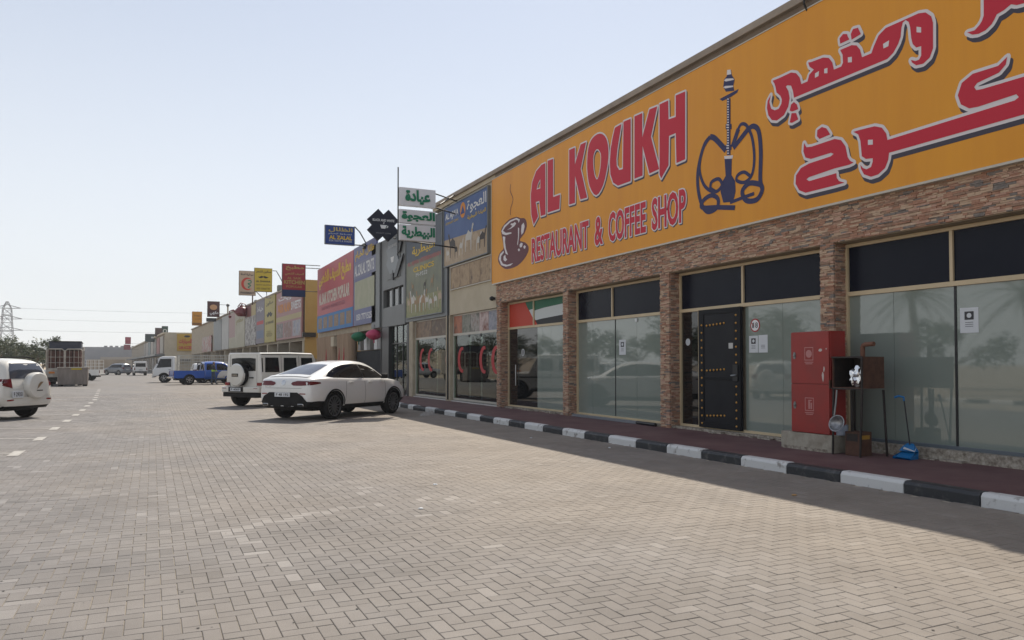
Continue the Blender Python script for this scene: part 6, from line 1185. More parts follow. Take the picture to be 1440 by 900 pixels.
def wheel_meshes(r, w, rim_m, spokes, rim_r=.72):
    key = (r, w, rim_m.name, spokes)
    if key in _W: return _W[key]
    rr = r * rim_r
    ty = MB().lathe((0, 0, 0), [(rr, -w / 2), (r * .93, -w / 2), (r, -w * .36), (r, w * .36), (r * .93, w / 2), (rr, w / 2)], (1, 0, 0), 36); ty.f = [f for f in ty.f if len(f) == 4]; ty.m = [0] * len(ty.f)
    ty.lathe((0, 0, 0), [(rr, -w * .2), (rr, w * .2)], (1, 0, 0), 36); ty = ty.mesh('wheel', M_TYRE, smooth=True)
    rim = MB().lathe((w * .47, 0, 0), [(rr, -.02), (rr, .008), (rr * .93, .012), (rr * .90, -.04)], (1, 0, 0), 36); rim.f = [f for f in rim.f if len(f) == 4]; rim.m = [0] * len(rim.f)
    rim.lathe((w * .40, 0, 0), [(0, .02), (rr * .2, .02), (rr * .22, -.01)], (1, 0, 0), 16)
    for k in range(spokes):
        a = 2 * math.pi * k / spokes; d = Vector((0, math.cos(a), math.sin(a))); e = Vector((0, -d.z, d.y)); rim.obox(Vector((w * .42, 0, 0)) + d * rr * .55, d * rr * .40, e * (rr * (.055 if spokes > 7 else .11)), Vector((.012, 0, 0)))
    rim = rim.mesh('rim', rim_m, smooth=True); bk = MB().lathe((w * .12, 0, 0), [(0, .001), (rr * .97, 0)], (1, 0, 0), 28).mesh('spoke_recess_shade', M_ARCH); _W[key] = (ty, rim, bk); return _W[key]  # plain black disc paints in the shade of the recess behind the spokes
def add_wheels(root, pos, r, w, track, rim_m=M_RIMD, spokes=10, rim_r=.72):
    ty, rim, bk = wheel_meshes(r, w, rim_m, spokes, rim_r)
    for y in pos:
        for s in (-1, 1):
            o = link('wheel', ty, root, (s * (track - w / 2), y, r)); o.rotation_euler = (random.uniform(0, 1), 0, 0 if s > 0 else math.pi); link('rim', rim, o); link('recess_shade_disc', bk, o)
def plate(root, x, y, z, text, w=.52, h=.115, m=None):
    p = MB().box(x - w / 2, x + w / 2, y - .012, y, z - h / 2, z + h / 2).build('number_plate', M_PAPER, root, bevel=.003); q = Plane((0, y - .0125, 0), (1, 0, 0), (0, -1, 0)); lettering(q, text, x - w * .4, x + w * .42, z - h * .3, z + h * .3, M_INK, p, off=.002, bold=.02)
# ---- white fastback
def make_coupe(loc, hd):
    r = thing('white_coupe', 'white fastback coupe with dark glass parked nose to the kerb', 'car', loc, -hd)
    S = [(-2.44, sec(0.39, 0.6, 0.66, 0.91, 0.62, 0.97, 0.5)), (-2.40, sec(0.35, 0.72, 0.8, 1, 0.76, 1.08, 0.62)), (-2.30, sec(0.32, 0.8, 0.88, 1.08, 0.83, 1.17, 0.68)), (-2.10, sec(0.33, 0.85, 0.93, 1.1, 0.87, 1.22, 0.68)), (-1.85, sec(0.31, 0.88, 0.945, 1.11, 0.89, 1.3, 0.64)), (-1.5, sec(0.3, 0.88, 0.95, 1.11, 0.9, 1.41, 0.6)), (-1.1, sec(0.29, 0.88, 0.945, 1.1, 0.9, 1.52, 0.57)), (-.6, sec(0.28, 0.88, 0.94, 1.08, 0.9, 1.6, 0.56)),
         (-.1, sec(0.28, 0.88, 0.94, 1.07, 0.9, 1.63, 0.56)), (.4, sec(0.28, 0.88, 0.94, 1.06, 0.9, 1.6, 0.55)), (.8, sec(0.28, 0.88, 0.94, 1.05, 0.895, 1.49, 0.55)), (1.15, sec(0.28, 0.88, 0.94, 1.04, 0.89, 1.27, 0.58)), (1.35, sec(0.29, 0.88, 0.945, 1.03, 0.88, 1.14, 0.62)), (1.7, sec(0.3, 0.87, 0.94, 0.99, 0.86, 1.09, 0.6)), (2.0, sec(0.32, 0.83, 0.91, 0.93, 0.8, 1.02, 0.55)), (2.18, sec(0.36, 0.75, 0.83, 0.85, 0.7, 0.92, 0.48)), (2.28, sec(0.46, 0.6, 0.66, 0.75, 0.55, 0.79, 0.4))]
    b = Body(r, loft(S), M_WHITE, {-1.437: .37, 1.437: .37}, .425, .60)
    dlo = [(-1.68, 1.185), (-1.45, 1.30), (-1.1, 1.42), (-.7, 1.495), (-.25, 1.525), (.15, 1.51), (.5, 1.44), (.8, 1.32), (1.08, 1.13), (1.02, 1.105), (.3, 1.115), (-.6, 1.125), (-1.4, 1.14)]
    b.both(dlo, M_CARGL, 'side_window', off=.004); b.both([(y, z) for y, z in arc_band(-.25, .35, 1.152, 1.172, 56, 121)], M_TRIMK, 'window_trim', off=.007) if False else None
    b.both([(-.03, 1.12), (.03, 1.12), (.02, 1.52), (-.04, 1.523)], M_TRIMK, 'window_pillar', off=.007)
    b.patch('T', [(-.56, -2.02), (.56, -2.02), (.50, -1.5), (.43, -1.12), (-.43, -1.12), (-.50, -1.5)], M_REARGL, 'rear_window', off=.004); b.patch('T', [(-.62, 1.27), (.62, 1.27), (.50, .60), (-.50, .60)], M_CARGL, 'windscreen', off=.004)
    b.mirror_b([(.26, .985), (.34, .945), (.62, .942), (.80, .955), (.84, 1.01), (.80, 1.06), (.45, 1.065), (.30, 1.035)], M_TAIL, 'tail_light', off=.008)
    b.both([(-2.36, .95), (-2.0, .995), (-2.02, 1.03), (-2.34, 1.06)], M_TAIL, 'tail_light', off=.008)
    b.patch('B', [(-.78, .50), (-.66, .66), (-.48, .76), (.48, .76), (.66, .66), (.78, .50), (.70, .37), (-.70, .37)], M_TRIMK, 'rear_bumper', off=.012)
    me = b.o.data; me.materials.append(M_TRIMK); ki = len(me.materials) - 1
    for p in me.polygons:
        c = p.center
        if p.material_index == 0 and (c.z < .375 or (c.y < -1.84 and c.z < .53) or (c.y > 1.85 and c.z < .46)): p.material_index = ki
    b.mirror_b([(.56, .715), (.74, .71), (.74, .735), (.56, .74)], M_REFL, 'reflector', off=.014)
    b.both([(-.95, .335), (.95, .335), (.95, .40), (-.95, .40)], M_TRIMK, 'sill', off=.01)
    for yw in (-1.437, 1.437): b.both(arc_band(yw, .37, .432, .472, 4, 176, 24), M_TRIMK, 'arch_trim', off=.012, cut=.3)
    for y0, y1 in ((-.98, -.90), (-.03, -.03), (.98, 1.0)): b.both([(y0, .40), (y0 + .012, .40), (y1 + .012, 1.11), (y1, 1.11)], M_SEAMK, 'door_seam', off=.003)
    b.patch('B', [(-.62, .87), (.62, .87), (.62, .877), (-.62, .877)], M_SEAMK, 'boot_seam', off=.004)
    for y in (-.72, .22):
        for s in (-1, 1): MB().obox((s * .945, y, 1.0), (.015, 0, 0), (0, .10, 0), (0, 0, .02)).build('door_handle', M_WHITE, r, bevel=.01)  # white paint puts the bright reflection of chrome handles into the colour
    for s in (-1, 1):
        m_ = MB().obox((s * 1.02, .83, 1.16), (.09, 0, 0), (0, .06, .0), (0, 0, .07)).build('wing_mirror', M_TRIMK, r, bevel=.035, smooth=True); MB().obox((s * .93, .86, 1.11), (.05, 0, 0), (0, .03, 0), (0, 0, .02)).build('mirror_stalk', M_TRIMK, m_)
        MB().obox((s * .60, -2.42, .43), (.10, 0, 0), (0, .05, 0), (0, 0, .032)).build('exhaust_tip', M_CHROME, r, bevel=.015)
        MB().obox((s * .60, -2.473, .43), (.085, 0, 0), (0, .003, 0), (0, 0, .02)).build('exhaust_mouth', M_ARCH, r)
    plate(r, -.0, -2.475, .70, 'F 48 192'); b.patch('B', [(.075 * math.cos(t), 1.015 + .075 * math.sin(t)) for t in np.linspace(0, 6.1, 22)] + [(.055 * math.cos(t), 1.015 + .055 * math.sin(t)) for t in np.linspace(6.1, 0, 22)], M_CHROME, 'badge_ring', off=.006)
    for k in range(3): a = R(90 + 120 * k); b.patch('B', [(.055 * math.cos(a), 1.015 + .055 * math.sin(a)), (.012 * math.cos(a + 1), 1.015 + .012 * math.sin(a + 1)), (.012 * math.cos(a - 1), 1.015 + .012 * math.sin(a - 1))], M_CHROME, 'badge_star', off=.006)
    lettering(Plane((0, -2.432, 0), (1, 0, 0), (0, -1, 0)), 'GLC 250', -.62, -.40, .90, .93, M_CHROME, r, off=.03)
    b.patch('T', [(-.66, -2.26), (.66, -2.26), (.68, -2.10), (-.68, -2.10)], M_WHITE, 'boot_lip', off=.018)
    MB().box(-.55, .55, -1.9, 1.9, .24, .34).build('underbody', M_ARCH, r)
    add_wheels(r, (-1.437, 1.437), .37, .26, .935, M_RIMD, 14, .76); return r
make_coupe((5.07, 22.9, 0), R(50))
# ---- square off-roader
def make_offroader(loc, hd):
    r = thing('white_offroader', 'boxy white off-roader with a covered spare wheel on its back door', 'car', loc, -hd)
    B_ = lambda *a: bsec(*a)
    S = [(-2.05, B_(.50, .86, 1.15, .79, 1.90)), (-2.02, B_(.48, .88, 1.15, .81, 1.93)), (-.6, B_(.46, .88, 1.15, .81, 1.955)), (.55, B_(.46, .88, 1.15, .80, 1.94)), (.64, B_(.46, .88, 1.15, .79, 1.88)), (.98, B_(.46, .88, 1.14, .78, 1.24)), (1.02, B_(.46, .88, 1.12, .80, 1.21)), (1.95, B_(.47, .87, 1.08, .76, 1.16)), (2.06, B_(.52, .83, 1.02, .70, 1.09))]
    b = Body(r, loft(S, smooth=False, pk=1), M_PEARL, {-1.445: .39, 1.445: .39}, .46, .55, 25)
    for y0, y1 in ((-1.86, -1.18), (-.98, -.30), (-.10, .60)): b.both([(y0, 1.24), (y1, 1.24), (y1 - (.10 if y1 > .5 else .03), 1.76), (y0 + .03, 1.76)], M_CARGL, 'side_window', off=.006)
    b.both([(-2.0, 1.25), (-1.95, 1.25), (-1.95, 1.74), (-2.0, 1.74)], M_CARGL, 'side_window', off=.006)
    b.both([(-2.03, 1.855), (.6, 1.865), (.6, 1.885), (-2.03, 1.878)], M_TRIMK, 'rain_gutter', off=.006); b.both([(-1.95, .93), (-1.0, .93), (-1.0, .99), (-1.95, .99)], M_TRIMK, 'rub_strip', off=.012); b.both([(-.9, .93), (1.9, .93), (1.9, .99), (-.9, .99)], M_TRIMK, 'rub_strip', off=.012)
    b.patch('B', [(-.60, 1.28), (.60, 1.28), (.60, 1.72), (.30, 1.745), (-.30, 1.745), (-.60, 1.72)], M_CARGL, 'rear_window', off=.006); b.patch('B', [(.66, .60), (.672, .60), (.672, 1.85), (.66, 1.85)], M_SEAMK, 'door_seam', off=.004); b.patch('B', [(-.672, .60), (-.66, .60), (-.66, 1.85), (-.672, 1.85)], M_SEAMK, 'door_seam', off=.004)
    b.patch('B', [(.30, 1.02), (.52, 1.02), (.52, 1.06), (.30, 1.06)], M_TRIMK, 'door_handle', off=.02)
    for s in (-1, 1): MB().box(s * .80 - .11, s * .80 + .11, -2.085, -2.045, .76, .87).build('tail_light', M_REFL, r, bevel=.01)
    bp = MB().box(-.94, .94, -2.22, -2.052, .52, .72).build('rear_bumper', M_PEARL, r, bevel=.035)
    for s in (-1, 1): MB().box(s * .78 - .10, s * .78 + .10, -2.226, -2.2205, .655, .675).build('reflector', M_REFL, bp)
    MB().box(-.90, .90, -2.18, -2.06, .36, .519).build('under_guard', M_TRIMK, r, bevel=.02)
    MB().box(-.56, .16, -2.235, -2.2205, .54, .71).build('plate_frame', M_TRIMK, bp); plate(r, -.20, -2.236, .625, 'F 4009', .52, .12)
    cx, cz = -.10, 1.14; MB().lathe((cx, -2.06, cz), [(.30, 0), (.39, .02), (.40, .10), (.40, .20), (.37, .235)], (0, -1, 0), 36).build('spare_tyre', M_TYRE, r, smooth=True)
    cv = MB().lathe((cx, -2.255, cz), [(.385, 0), (.385, .06), (.365, .085), (.20, .098), (0, .10)], (0, -1, 0), 40).build('spare_cover', M_PEARL, r, smooth=True); MB().box(cx - .16, cx + .16, -2.362, -2.352, cz - .06, cz + .05).build('badge_plate', M_TRIMK, cv); lettering(Plane((0, -2.363, 0), (1, 0, 0), (0, -1, 0)), 'DUBAI', cx - .12, cx + .12, cz - .03, cz + .02, M_CHROME, cv, off=.002)
    MB().lathe((cx, -2.25, cz), [(.388, 0), (.405, .004), (.405, .04), (.388, .044)], (0, -1, 0), 40).build('cover_rim', M_CHROME, r, smooth=True)
    for s in (-1, 1):
        pl = Plane((s * .875, 0, 0), (0, s, 0), (s, 0, 0))
        for yw in (-1.445, 1.445): MB().prism(pl, [(s * y, z) for y, z in arc_band(yw, .39, .465, .56, -4, 184)], 0, .075).build('fender_flare', M_PEARL, r, bevel=.015)
        MB().box(s * .93 - .07, s * .93 + .07, -.95, .95, .36, .42).build('side_step', M_TRIMK, r, bevel=.015); MB().obox((s * 1.02, .72, 1.30), (.10, 0, 0), (0, .06, 0), (0, 0, .10)).build('wing_mirror', M_PEARL, r, bevel=.03); MB().obox((s * .80, 1.75, 1.21), (.06, 0, 0), (0, .11, 0), (0, 0, .05)).build('turn_signal', M_AMBER, r, bevel=.03)
        for y in (-.85, .05): MB().obox((s * .895, y, 1.07), (.018, 0, 0), (0, .09, 0), (0, 0, .022)).build('door_handle', M_TRIMK, r, bevel=.008)
        for y in (-1.08, -.20, .70): b.patch('R' if s > 0 else 'L', [(y, .55), (y + .014, .55), (y + .014, 1.82), (y, 1.82)], M_SEAMK, 'door_seam', off=.003)
    b.patch('T', [(-.70, .94), (.70, .94), (.68, .68), (-.68, .68)], M_CARGL, 'windscreen', off=.005)
    MB().box(-.5, .5, -1.9, 1.9, .32, .50).build('underbody', M_ARCH, r); add_wheels(r, (-1.445, 1.445), .39, .27, .93, M_RIMD, 10, .68); return r
make_offroader((4.62, 30.1, 0), R(54))
# ---- rounded family off-roader, with or without a spare on its back
def make_suv(loc, hd, label, spare=True, paint=None, name='white_suv', group=None):
    paint = paint or M_PEARL; r = thing(name, label, 'car', loc, -hd, group)
    S = [(-2.10, sec(.46, .62, .70, .86, .66, .92, .52)), (-2.06, sec(.38, .74, .82, .98, .78, 1.08, .62)), (-2.0, sec(.33, .78, .86, 1.02, .84, 1.36, .60)), (-1.88, sec(.30, .80, .885, 1.03, .87, 1.585, .60)), (-1.6, sec(.28, .82, .90, 1.03, .88, 1.655, .61)), (-1.0, sec(.26, .83, .905, 1.02, .885, 1.685, .62)), (0, sec(.26, .83, .905, 1.0, .885, 1.685, .62)), (.45, sec(.26, .83, .905, .99, .885, 1.63, .61)), (.85, sec(.26, .83, .905, .98, .88, 1.43, .60)), (1.2, sec(.26, .83, .905, .97, .87, 1.17, .62)), (1.38, sec(.27, .83, .905, .96, .86, 1.08, .64)), (1.8, sec(.28, .82, .89, .91, .82, 1.01, .60)), (2.05, sec(.33, .74, .80, .84, .72, .92, .50)), (2.16, sec(.42, .60, .66, .74, .58, .78, .42))]
    b = Body(r, loft(S), paint, {-1.28: .35, 1.28: .35}, .41, .58)
    b.both([(-1.80, 1.12), (-1.74, 1.44), (-1.55, 1.53), (.30, 1.53), (.62, 1.40), (.98, 1.10), (.94, 1.07), (-1.72, 1.09)], M_CARGL, 'side_window', off=.004)
    for y in (-1.02, -.08): b.both([(y, 1.07), (y + .07, 1.07), (y + .07, 1.54), (y, 1.54)], M_TRIMK, 'window_pillar', off=.007)
    b.patch('B', [(-.60, 1.12), (.60, 1.12), (.57, 1.36), (.48, 1.545), (-.48, 1.545), (-.57, 1.36)], M_REARGL, 'rear_window', off=.005); b.patch('T', [(-.62, 1.22), (.62, 1.22), (.52, .55), (-.52, .55)], M_CARGL, 'windscreen', off=.004)
    b.mirror_b([(.56, .86), (.80, .93), (.84, 1.10), (.56, 1.12)], M_TAIL, 'tail_light', off=.01); b.both([(-2.06, .93), (-1.72, 1.09), (-1.70, 1.12), (-2.03, 1.11)], M_TAIL, 'tail_light', off=.01)
    b.patch('B', [(-.84, .40), (.84, .40), (.84, .62), (-.84, .62)], paint, 'rear_bumper', off=.05); b.mirror_b([(.56, .53), (.74, .53), (.74, .565), (.56, .565)], M_REFL, 'reflector', off=.056); b.patch('B', [(-.78, .33), (.78, .33), (.78, .405), (-.78, .405)], M_TRIMK, 'bumper_lip', off=.04)
    b.both([(-.88, .27), (.88, .27), (.88, .36), (-.88, .36)], M_TRIMK, 'sill', off=.008)
    for y in (-.96, -.03, .96): b.both([(y, .38), (y + .012, .38), (y + .012, 1.06), (y, 1.06)], M_SEAMK, 'door_seam', off=.003)
    for s in (-1, 1):
        MB().obox((s * .96, .78, 1.10), (.10, 0, 0), (0, .06, 0), (0, 0, .075)).build('wing_mirror', paint, r, bevel=.03, smooth=True); MB().tube([(s * .58, -1.7, 1.68), (s * .60, -1.4, 1.72), (s * .60, .1, 1.72), (s * .58, .35, 1.66)], .02, 6).build('roof_rail', M_TRIMK, r, smooth=True)
        for y in (-.70, .22): MB().obox((s * .905, y, .93), (.015, 0, 0), (0, .09, 0), (0, 0, .018)).build('door_handle', paint, r, bevel=.008)
    if spare:
        c = MB().lathe((.16, -2.05, .93), [(.30, 0), (.355, .03), (.365, .10), (.36, .20), (.335, .235), (.22, .25), (0, .255)], (0, -1, 0), 40).build('spare_cover', paint, r, smooth=True)
        q = Plane((.16, -2.309, .93), (1, 0, 0), (0, -1, 0)); MB().flat(q, [([(-.10, -.10), (-.02, -.04), (.12, .10), (.02, .10), (-.06, .02)], [])], .002).flat(q, [(rect(-.11, .10, -.15, -.125), [])], .002, 1).build('badge_print', [flat_mat('badge_tan', (0.24, 0.16, 0.09)), M_TRIMK], c, fix=False); c.children[0]['kind'] = 'stuff'
        plate(r, -.44, -2.165, .70, 'F 29351', .36, .19)
    else: plate(r, 0, -2.14, .80, 'A 71520')
    MB().box(-.5, .5, -1.8, 1.8, .24, .36).build('underbody', M_ARCH, r); add_wheels(r, (-1.28, 1.28), .35, .235, .885, M_RIML, 5, .68); return r
make_suv((-4.78, 26.2, 0), R(-54), 'white family off-roader with a white spare cover parked on the left')
p = gnd(52, 557); make_suv((-7.1, 43.5, 0), R(-56), 'white estate car parked beyond the off-roader with the spare cover', spare=False, name='white_estate_car', group='cars parked across the drive')
# ---- pickups
def make_pickup(loc, hd, label, paint, name, cage=False, decal=False):
    r = thing(name, label, 'pickup', loc, -hd)
    S = [(-.42, sec(.42, .80, .89, 1.06, .87, 1.62, .64)), (-.36, sec(.40, .80, .90, 1.07, .88, 1.72, .65)), (.3, sec(.40, .80, .90, 1.06, .88, 1.765, .66)), (.95, sec(.40, .80, .90, 1.05, .88, 1.72, .65)), (1.25, sec(.40, .80, .90, 1.04, .88, 1.52, .65)), (1.62, sec(.40, .80, .90, 1.03, .87, 1.15, .68)), (1.75, sec(.40, .80, .90, 1.02, .86, 1.09, .70)), (2.3, sec(.42, .80, .89, .98, .84, 1.04, .66)), (2.5, sec(.46, .74, .82, .90, .76, .97, .56)), (2.58, sec(.52, .62, .68, .82, .62, .86, .48))]
    b = Body(r, loft(S), paint, {1.54: .37, -1.54: .37}, .43, .58)
    b.both([(-.32, 1.10), (-.28, 1.55), (.85, 1.57), (1.15, 1.45), (1.45, 1.12), (1.4, 1.09), (-.3, 1.09)], M_CARGL, 'side_window', off=.004); b.both([(.34, 1.09), (.44, 1.09), (.44, 1.58), (.34, 1.58)], paint, 'window_pillar', off=.007); b.patch('T', [(-.64, 1.64), (.64, 1.64), (.55, 1.08), (-.55, 1.08)], M_CARGL, 'windscreen', off=.004); b.patch('B', [(-.55, 1.14), (.55, 1.14), (.5, 1.52), (-.5, 1.52)], M_CARGL, 'rear_window', off=.005)
    bd = Body(r, MB().box(-.88, .88, -2.62, -.45, .50, 1.06), paint, {-1.54: .37}, .43, .58, 30, 'load_bed'); MB().box(-.78, .78, -2.54, -.52, 1.0605, 1.066).build('bed_cover', M_TRIMK, r)
    for s in (-1, 1): MB().box(s * .80 - .07, s * .80 + .07, -2.64, -2.61, .70, 1.0).build('tail_light', M_TAIL, r, bevel=.01); MB().obox((s * .99, 1.22, 1.16), (.10, 0, 0), (0, .05, 0), (0, 0, .10)).build('wing_mirror', M_TRIMK, r, bevel=.03)
    MB().box(-.86, .86, -2.78, -2.63, .48, .60).build('rear_bumper', M_CHROME, r, bevel=.02); b.both([(.42, .5), (.432, .5), (.432, 1.07), (.42, 1.07)], M_SEAMK, 'door_seam', off=.004); b.both([(1.36, .5), (1.372, .5), (1.372, 1.07), (1.36, 1.07)], M_SEAMK, 'door_seam', off=.004)
    if decal:
        b.both([(.46, .50), (1.35, .45), (1.35, 1.04), (.80, 1.05), (.62, .92), (.50, .72)], M_WHITE, 'white_decal', off=.006); b.both([(1.37, .80), (1.98, .86), (2.3, .90), (2.3, .97), (1.37, 1.02)], M_WHITE, 'white_decal', off=.006)
        MB().tube([(-.75, -.5, 1.07), (-.70, -.62, 1.62), (.70, -.62, 1.62), (.75, -.5, 1.07)], .035, 8).build('roll_bar', M_TRIMK, r, smooth=True)
    if cage:
        mb = MB()
        for s in (-1, 1):
            for y in np.linspace(-2.55, -.5, 7): mb.tube([(s * .84, y, 1.06), (s * .84, y, 1.95)], .022, 4)
            for z in (1.35, 1.65, 1.95): mb.tube([(s * .84, -2.55, z), (s * .84, -.5, z)], .022, 4)
        for z in (1.35, 1.65, 1.95): mb.tube([(-.84, -2.55, z), (.84, -2.55, z)], .022, 4); mb.tube([(-.84, -.5, z), (.84, -.5, z)], .022, 4)
        mb.build('cage', M_WHITE, r); r.children[-1]['kind'] = 'stuff'
        MB().lathe((.9, -.6, 1.85), [(.16, 0), (.16, .02), (0, .025)], (0, -1, 0), 16).build('reflector_disc', M_REFL, r)
    MB().box(-.5, .5, -2.4, 2.2, .34, .52).build('chassis', M_ARCH, r); add_wheels(r, (-1.54, 1.54), .37, .25, .90, M_RIML, 6, .62); return r
p = gnd(258, 540); make_pickup((3.9, 63.4, 0), R(80), 'blue pickup with white front doors parked beyond the off-roader', mat('blue_paint', (0.008, 0.085, 0.42), rough=.3, coat=.8), 'blue_pickup', decal=True)
make_pickup((-6.9, 83.5, 0), R(-78), 'white pickup with a tall load cage beyond the grey skip', M_WHITE, 'caged_pickup', cage=True)
# ---- small lorry, nose towards the drive, with a cage body
def make_lorry(loc, hd, label):
    r = thing('white_lorry', label, 'lorry', loc, -hd); B_ = bsec
    S = [(1.35, B_(.62, .92, 1.25, .84, 2.15)), (1.42, B_(.60, .93, 1.25, .86, 2.22)), (2.3, B_(.58, .93, 1.22, .85, 2.22)), (2.55, B_(.56, .93, 1.20, .84, 2.12)), (2.95, B_(.52, .93, 1.16, .82, 1.28)), (3.0, B_(.52, .92, 1.10, .80, 1.20)), (3.06, B_(.56, .88, 1.0, .74, 1.05))]
    b = Body(r, loft(S, smooth=False, pk=1), M_WHITE, {2.2: .38}, .46, .55, 25, 'cab')
    b.both([(1.62, 1.32), (2.78, 1.24), (2.50, 2.0), (1.62, 2.02)], M_CARGL, 'side_window', off=.006); b.patch('F', [(-.74, 1.30), (.74, 1.30), (.70, 2.02), (-.70, 2.02)], M_CARGL, 'windscreen', off=.008); b.both([(1.55, .65), (1.57, .65), (1.57, 2.08), (1.55, 2.08)], M_SEAMK, 'door_seam', off=.004); b.both([(1.66, 1.06), (1.84, 1.06), (1.84, 1.10), (1.66, 1.10)], M_TRIMK, 'door_handle', off=.012)
    MB().box(-.9, .9, 3.0, 3.12, .42, .66).build('front_bumper', M_WHITE, r, bevel=.03)
    for s in (-1, 1): MB().obox((s * 1.12, 2.7, 1.75), (.10, 0, 0), (0, .04, 0), (0, 0, .17)).build('wing_mirror', M_TRIMK, r, bevel=.02); MB().box(s * .70 - .14, s * .70 + .14, 3.05, 3.10, .70, .90).build('headlight', M_CHROME, r, bevel=.02)
    MB().box(-.40, .40, -2.9, 2.0, .55, .72).build('chassis', M_TRIMK, r); MB().box(-1.0, 1.0, -3.0, 1.2, .80, .98).build('load_bed', M_WHITE, r, bevel=.01); mb = MB()
    for s in (-1, 1):
        for y in np.linspace(-2.95, 1.15, 13): mb.tube([(s * .97, y, .98), (s * .97, y, 2.3)], .024, 4)
        for z in np.linspace(1.25, 2.3, 5): mb.tube([(s * .97, -2.95, z), (s * .97, 1.15, z)], .028, 4)
    for x in np.linspace(-.97, .97, 7): mb.tube([(x, -2.95, .98), (x, -2.95, 2.3)], .024, 4); mb.tube([(x, 1.15, .98), (x, 1.15, 2.3)], .024, 4)
    o = mb.build('cage', mat('cage_paint', (0.42, 0.41, 0.38), rough=.6), r); o['kind'] = 'stuff'; add_wheels(r, (-1.6, 2.2), .38, .26, .95, M_RIML, 5, .6); return r
make_lorry((3.2, 71.5, 0), R(-82), 'white lorry with a lattice cage body, its cab towards the drive')
# ---- minibus seen from behind
def make_van(loc, hd, label, paint, name='white_minibus'):
    r = thing(name, label, 'van', loc, -hd); B_ = bsec
    S = [(-2.35, B_(.45, .80, 1.15, .72, 1.9)), (-2.28, B_(.40, .84, 1.15, .76, 1.98)), (1.3, B_(.38, .84, 1.12, .75, 1.98)), (1.6, B_(.38, .84, 1.10, .74, 1.85)), (2.1, B_(.40, .83, 1.05, .72, 1.2)), (2.35, B_(.48, .76, .95, .64, 1.0))]
    b = Body(r, loft(S, smooth=False, pk=1), paint, {-1.25: .33, 1.35: .33}, .39, .55, 30); b.both([(-2.1, 1.2), (1.45, 1.2), (1.25, 1.72), (-2.1, 1.74)], M_CARGL, 'side_window', off=.006); b.patch('B', [(-.64, 1.22), (.64, 1.22), (.60, 1.72), (-.60, 1.72)], M_CARGL, 'rear_window', off=.006)
    for s in (-1, 1): MB().box(s * .76 - .06, s * .76 + .06, -2.39, -2.33, .75, 1.12).build('tail_light', M_TAIL, r, bevel=.01)
    MB().box(-.8, .8, -2.45, -2.33, .42, .60).build('rear_bumper', M_TRIMK, r, bevel=.02); plate(r, 0, -2.38, .80, 'B 60412'); add_wheels(r, (-1.25, 1.35), .33, .22, .83, M_RIML, 5, .6); return r
make_van((-1.6, 121, 0), R(-4), 'white minibus seen from behind far down the drive', M_WHITE)
make_suv((-4.6, 128, 0), R(-40), 'dark car parked beside the far minibus', spare=False, paint=mat('dark_paint', (0.16, 0.18, 0.21), rough=.3, coat=.8), name='dark_car')
make_suv((5.0, 68.5, 0), R(84), 'white car showing over the bed of the blue pickup', spare=False, paint=M_WHITE, name='white_hatchback'); make_suv((6.2, 76, 0), R(80), 'pale silver car parked behind the white lorry', spare=False, paint=mat('silver_paint', (0.42, 0.43, 0.44), rough=.3, coat=.7), name='silver_car')
# ---- loaded lorry on the left with a cage of rusty goods, tarpaulin on top
r = thing('loaded_lorry', 'old lorry seen from behind, rusty load in a white cage under dark tarpaulin', 'lorry', (-5.75, 65.2, 0), R(3)); q = Plane((0, 0, 0), (1, 0, 0), (0, -1, 0)); M_OLDW = mat('worn_white', (0.45, 0.42, 0.37), (0.30, 0.26, 0.22), scale=4, rough=.6)
MB().box(-1.15, 1.15, -2.2, 3.2, 1.08, 1.26).build('load_bed', M_OLDW, r, bevel=.02); MB().box(-.45, .45, -2.1, 5.0, .6, .9).build('chassis', M_TRIMK, r); MB().box(-1.1, 1.1, 3.4, 5.1, .6, 2.9).build('cab', M_OLDW, r, bevel=.08); MB().box(-1.15, -.05, -2.26, -2.20, .62, 1.07).build('rear_panel', M_OLDW, r, bevel=.01); MB().box(-1.1, 1.1, -2.1, -1.9, .3, .62).build('mud_flap', M_ARCH, r)
for s in (-1, 1): MB().box(s * .78 - .18, s * .78 + .18, -2.30, -2.265, .88, 1.02).build('tail_light', M_AMBER if s < 0 else M_REFL, r)
def cage_leaf(x0, x1):
    mb = MB(); z0, z1 = 1.26, 2.62; mb.tube([(x0, -2.2, z0), (x0, -2.2, z1 - .12), (x0 + .15, -2.2, z1), (x1 - .15, -2.2, z1), (x1, -2.2, z1 - .12), (x1, -2.2, z0)], .045, 6)
    for z in (1.65, 2.05): mb.tube([(x0, -2.2, z), (x1, -2.2, z)], .02, 4)
    for k in range(1, 4): mb.tube([(x0 + (x1 - x0) * k / 4, -2.2, z0), (x0 + (x1 - x0) * k / 4, -2.2, z1)], .02, 4)
    mb.build('cage_gate', M_OLDW, r)
cage_leaf(-1.12, -.03); cage_leaf(.03, 1.12); mb = MB()
for s in (-1, 1):
    for y in np.linspace(-2.1, 3.1, 8): mb.tube([(s * 1.12, y, 1.26), (s * 1.12, y, 2.6)], .03, 4)
    for z in (1.7, 2.15, 2.6): mb.tube([(s * 1.12, -2.1, z), (s * 1.12, 3.1, z)], .025, 4)
o = mb.build('cage_side', M_OLDW, r); o['kind'] = 'stuff'
add_wheels(r, (-1.0, 3.9), .46, .30, 1.08, M_RIMD, 6, .6)
cg = thing('rusty_crates', 'stacked rusty crates caged on the old lorry', 'crates', (-5.75, 65.2, 1.265), R(3)); M_CRATE = mat('crate_rust', (0.07, 0.028, 0.02), (0.12, 0.05, 0.034), scale=7, rough=.85)
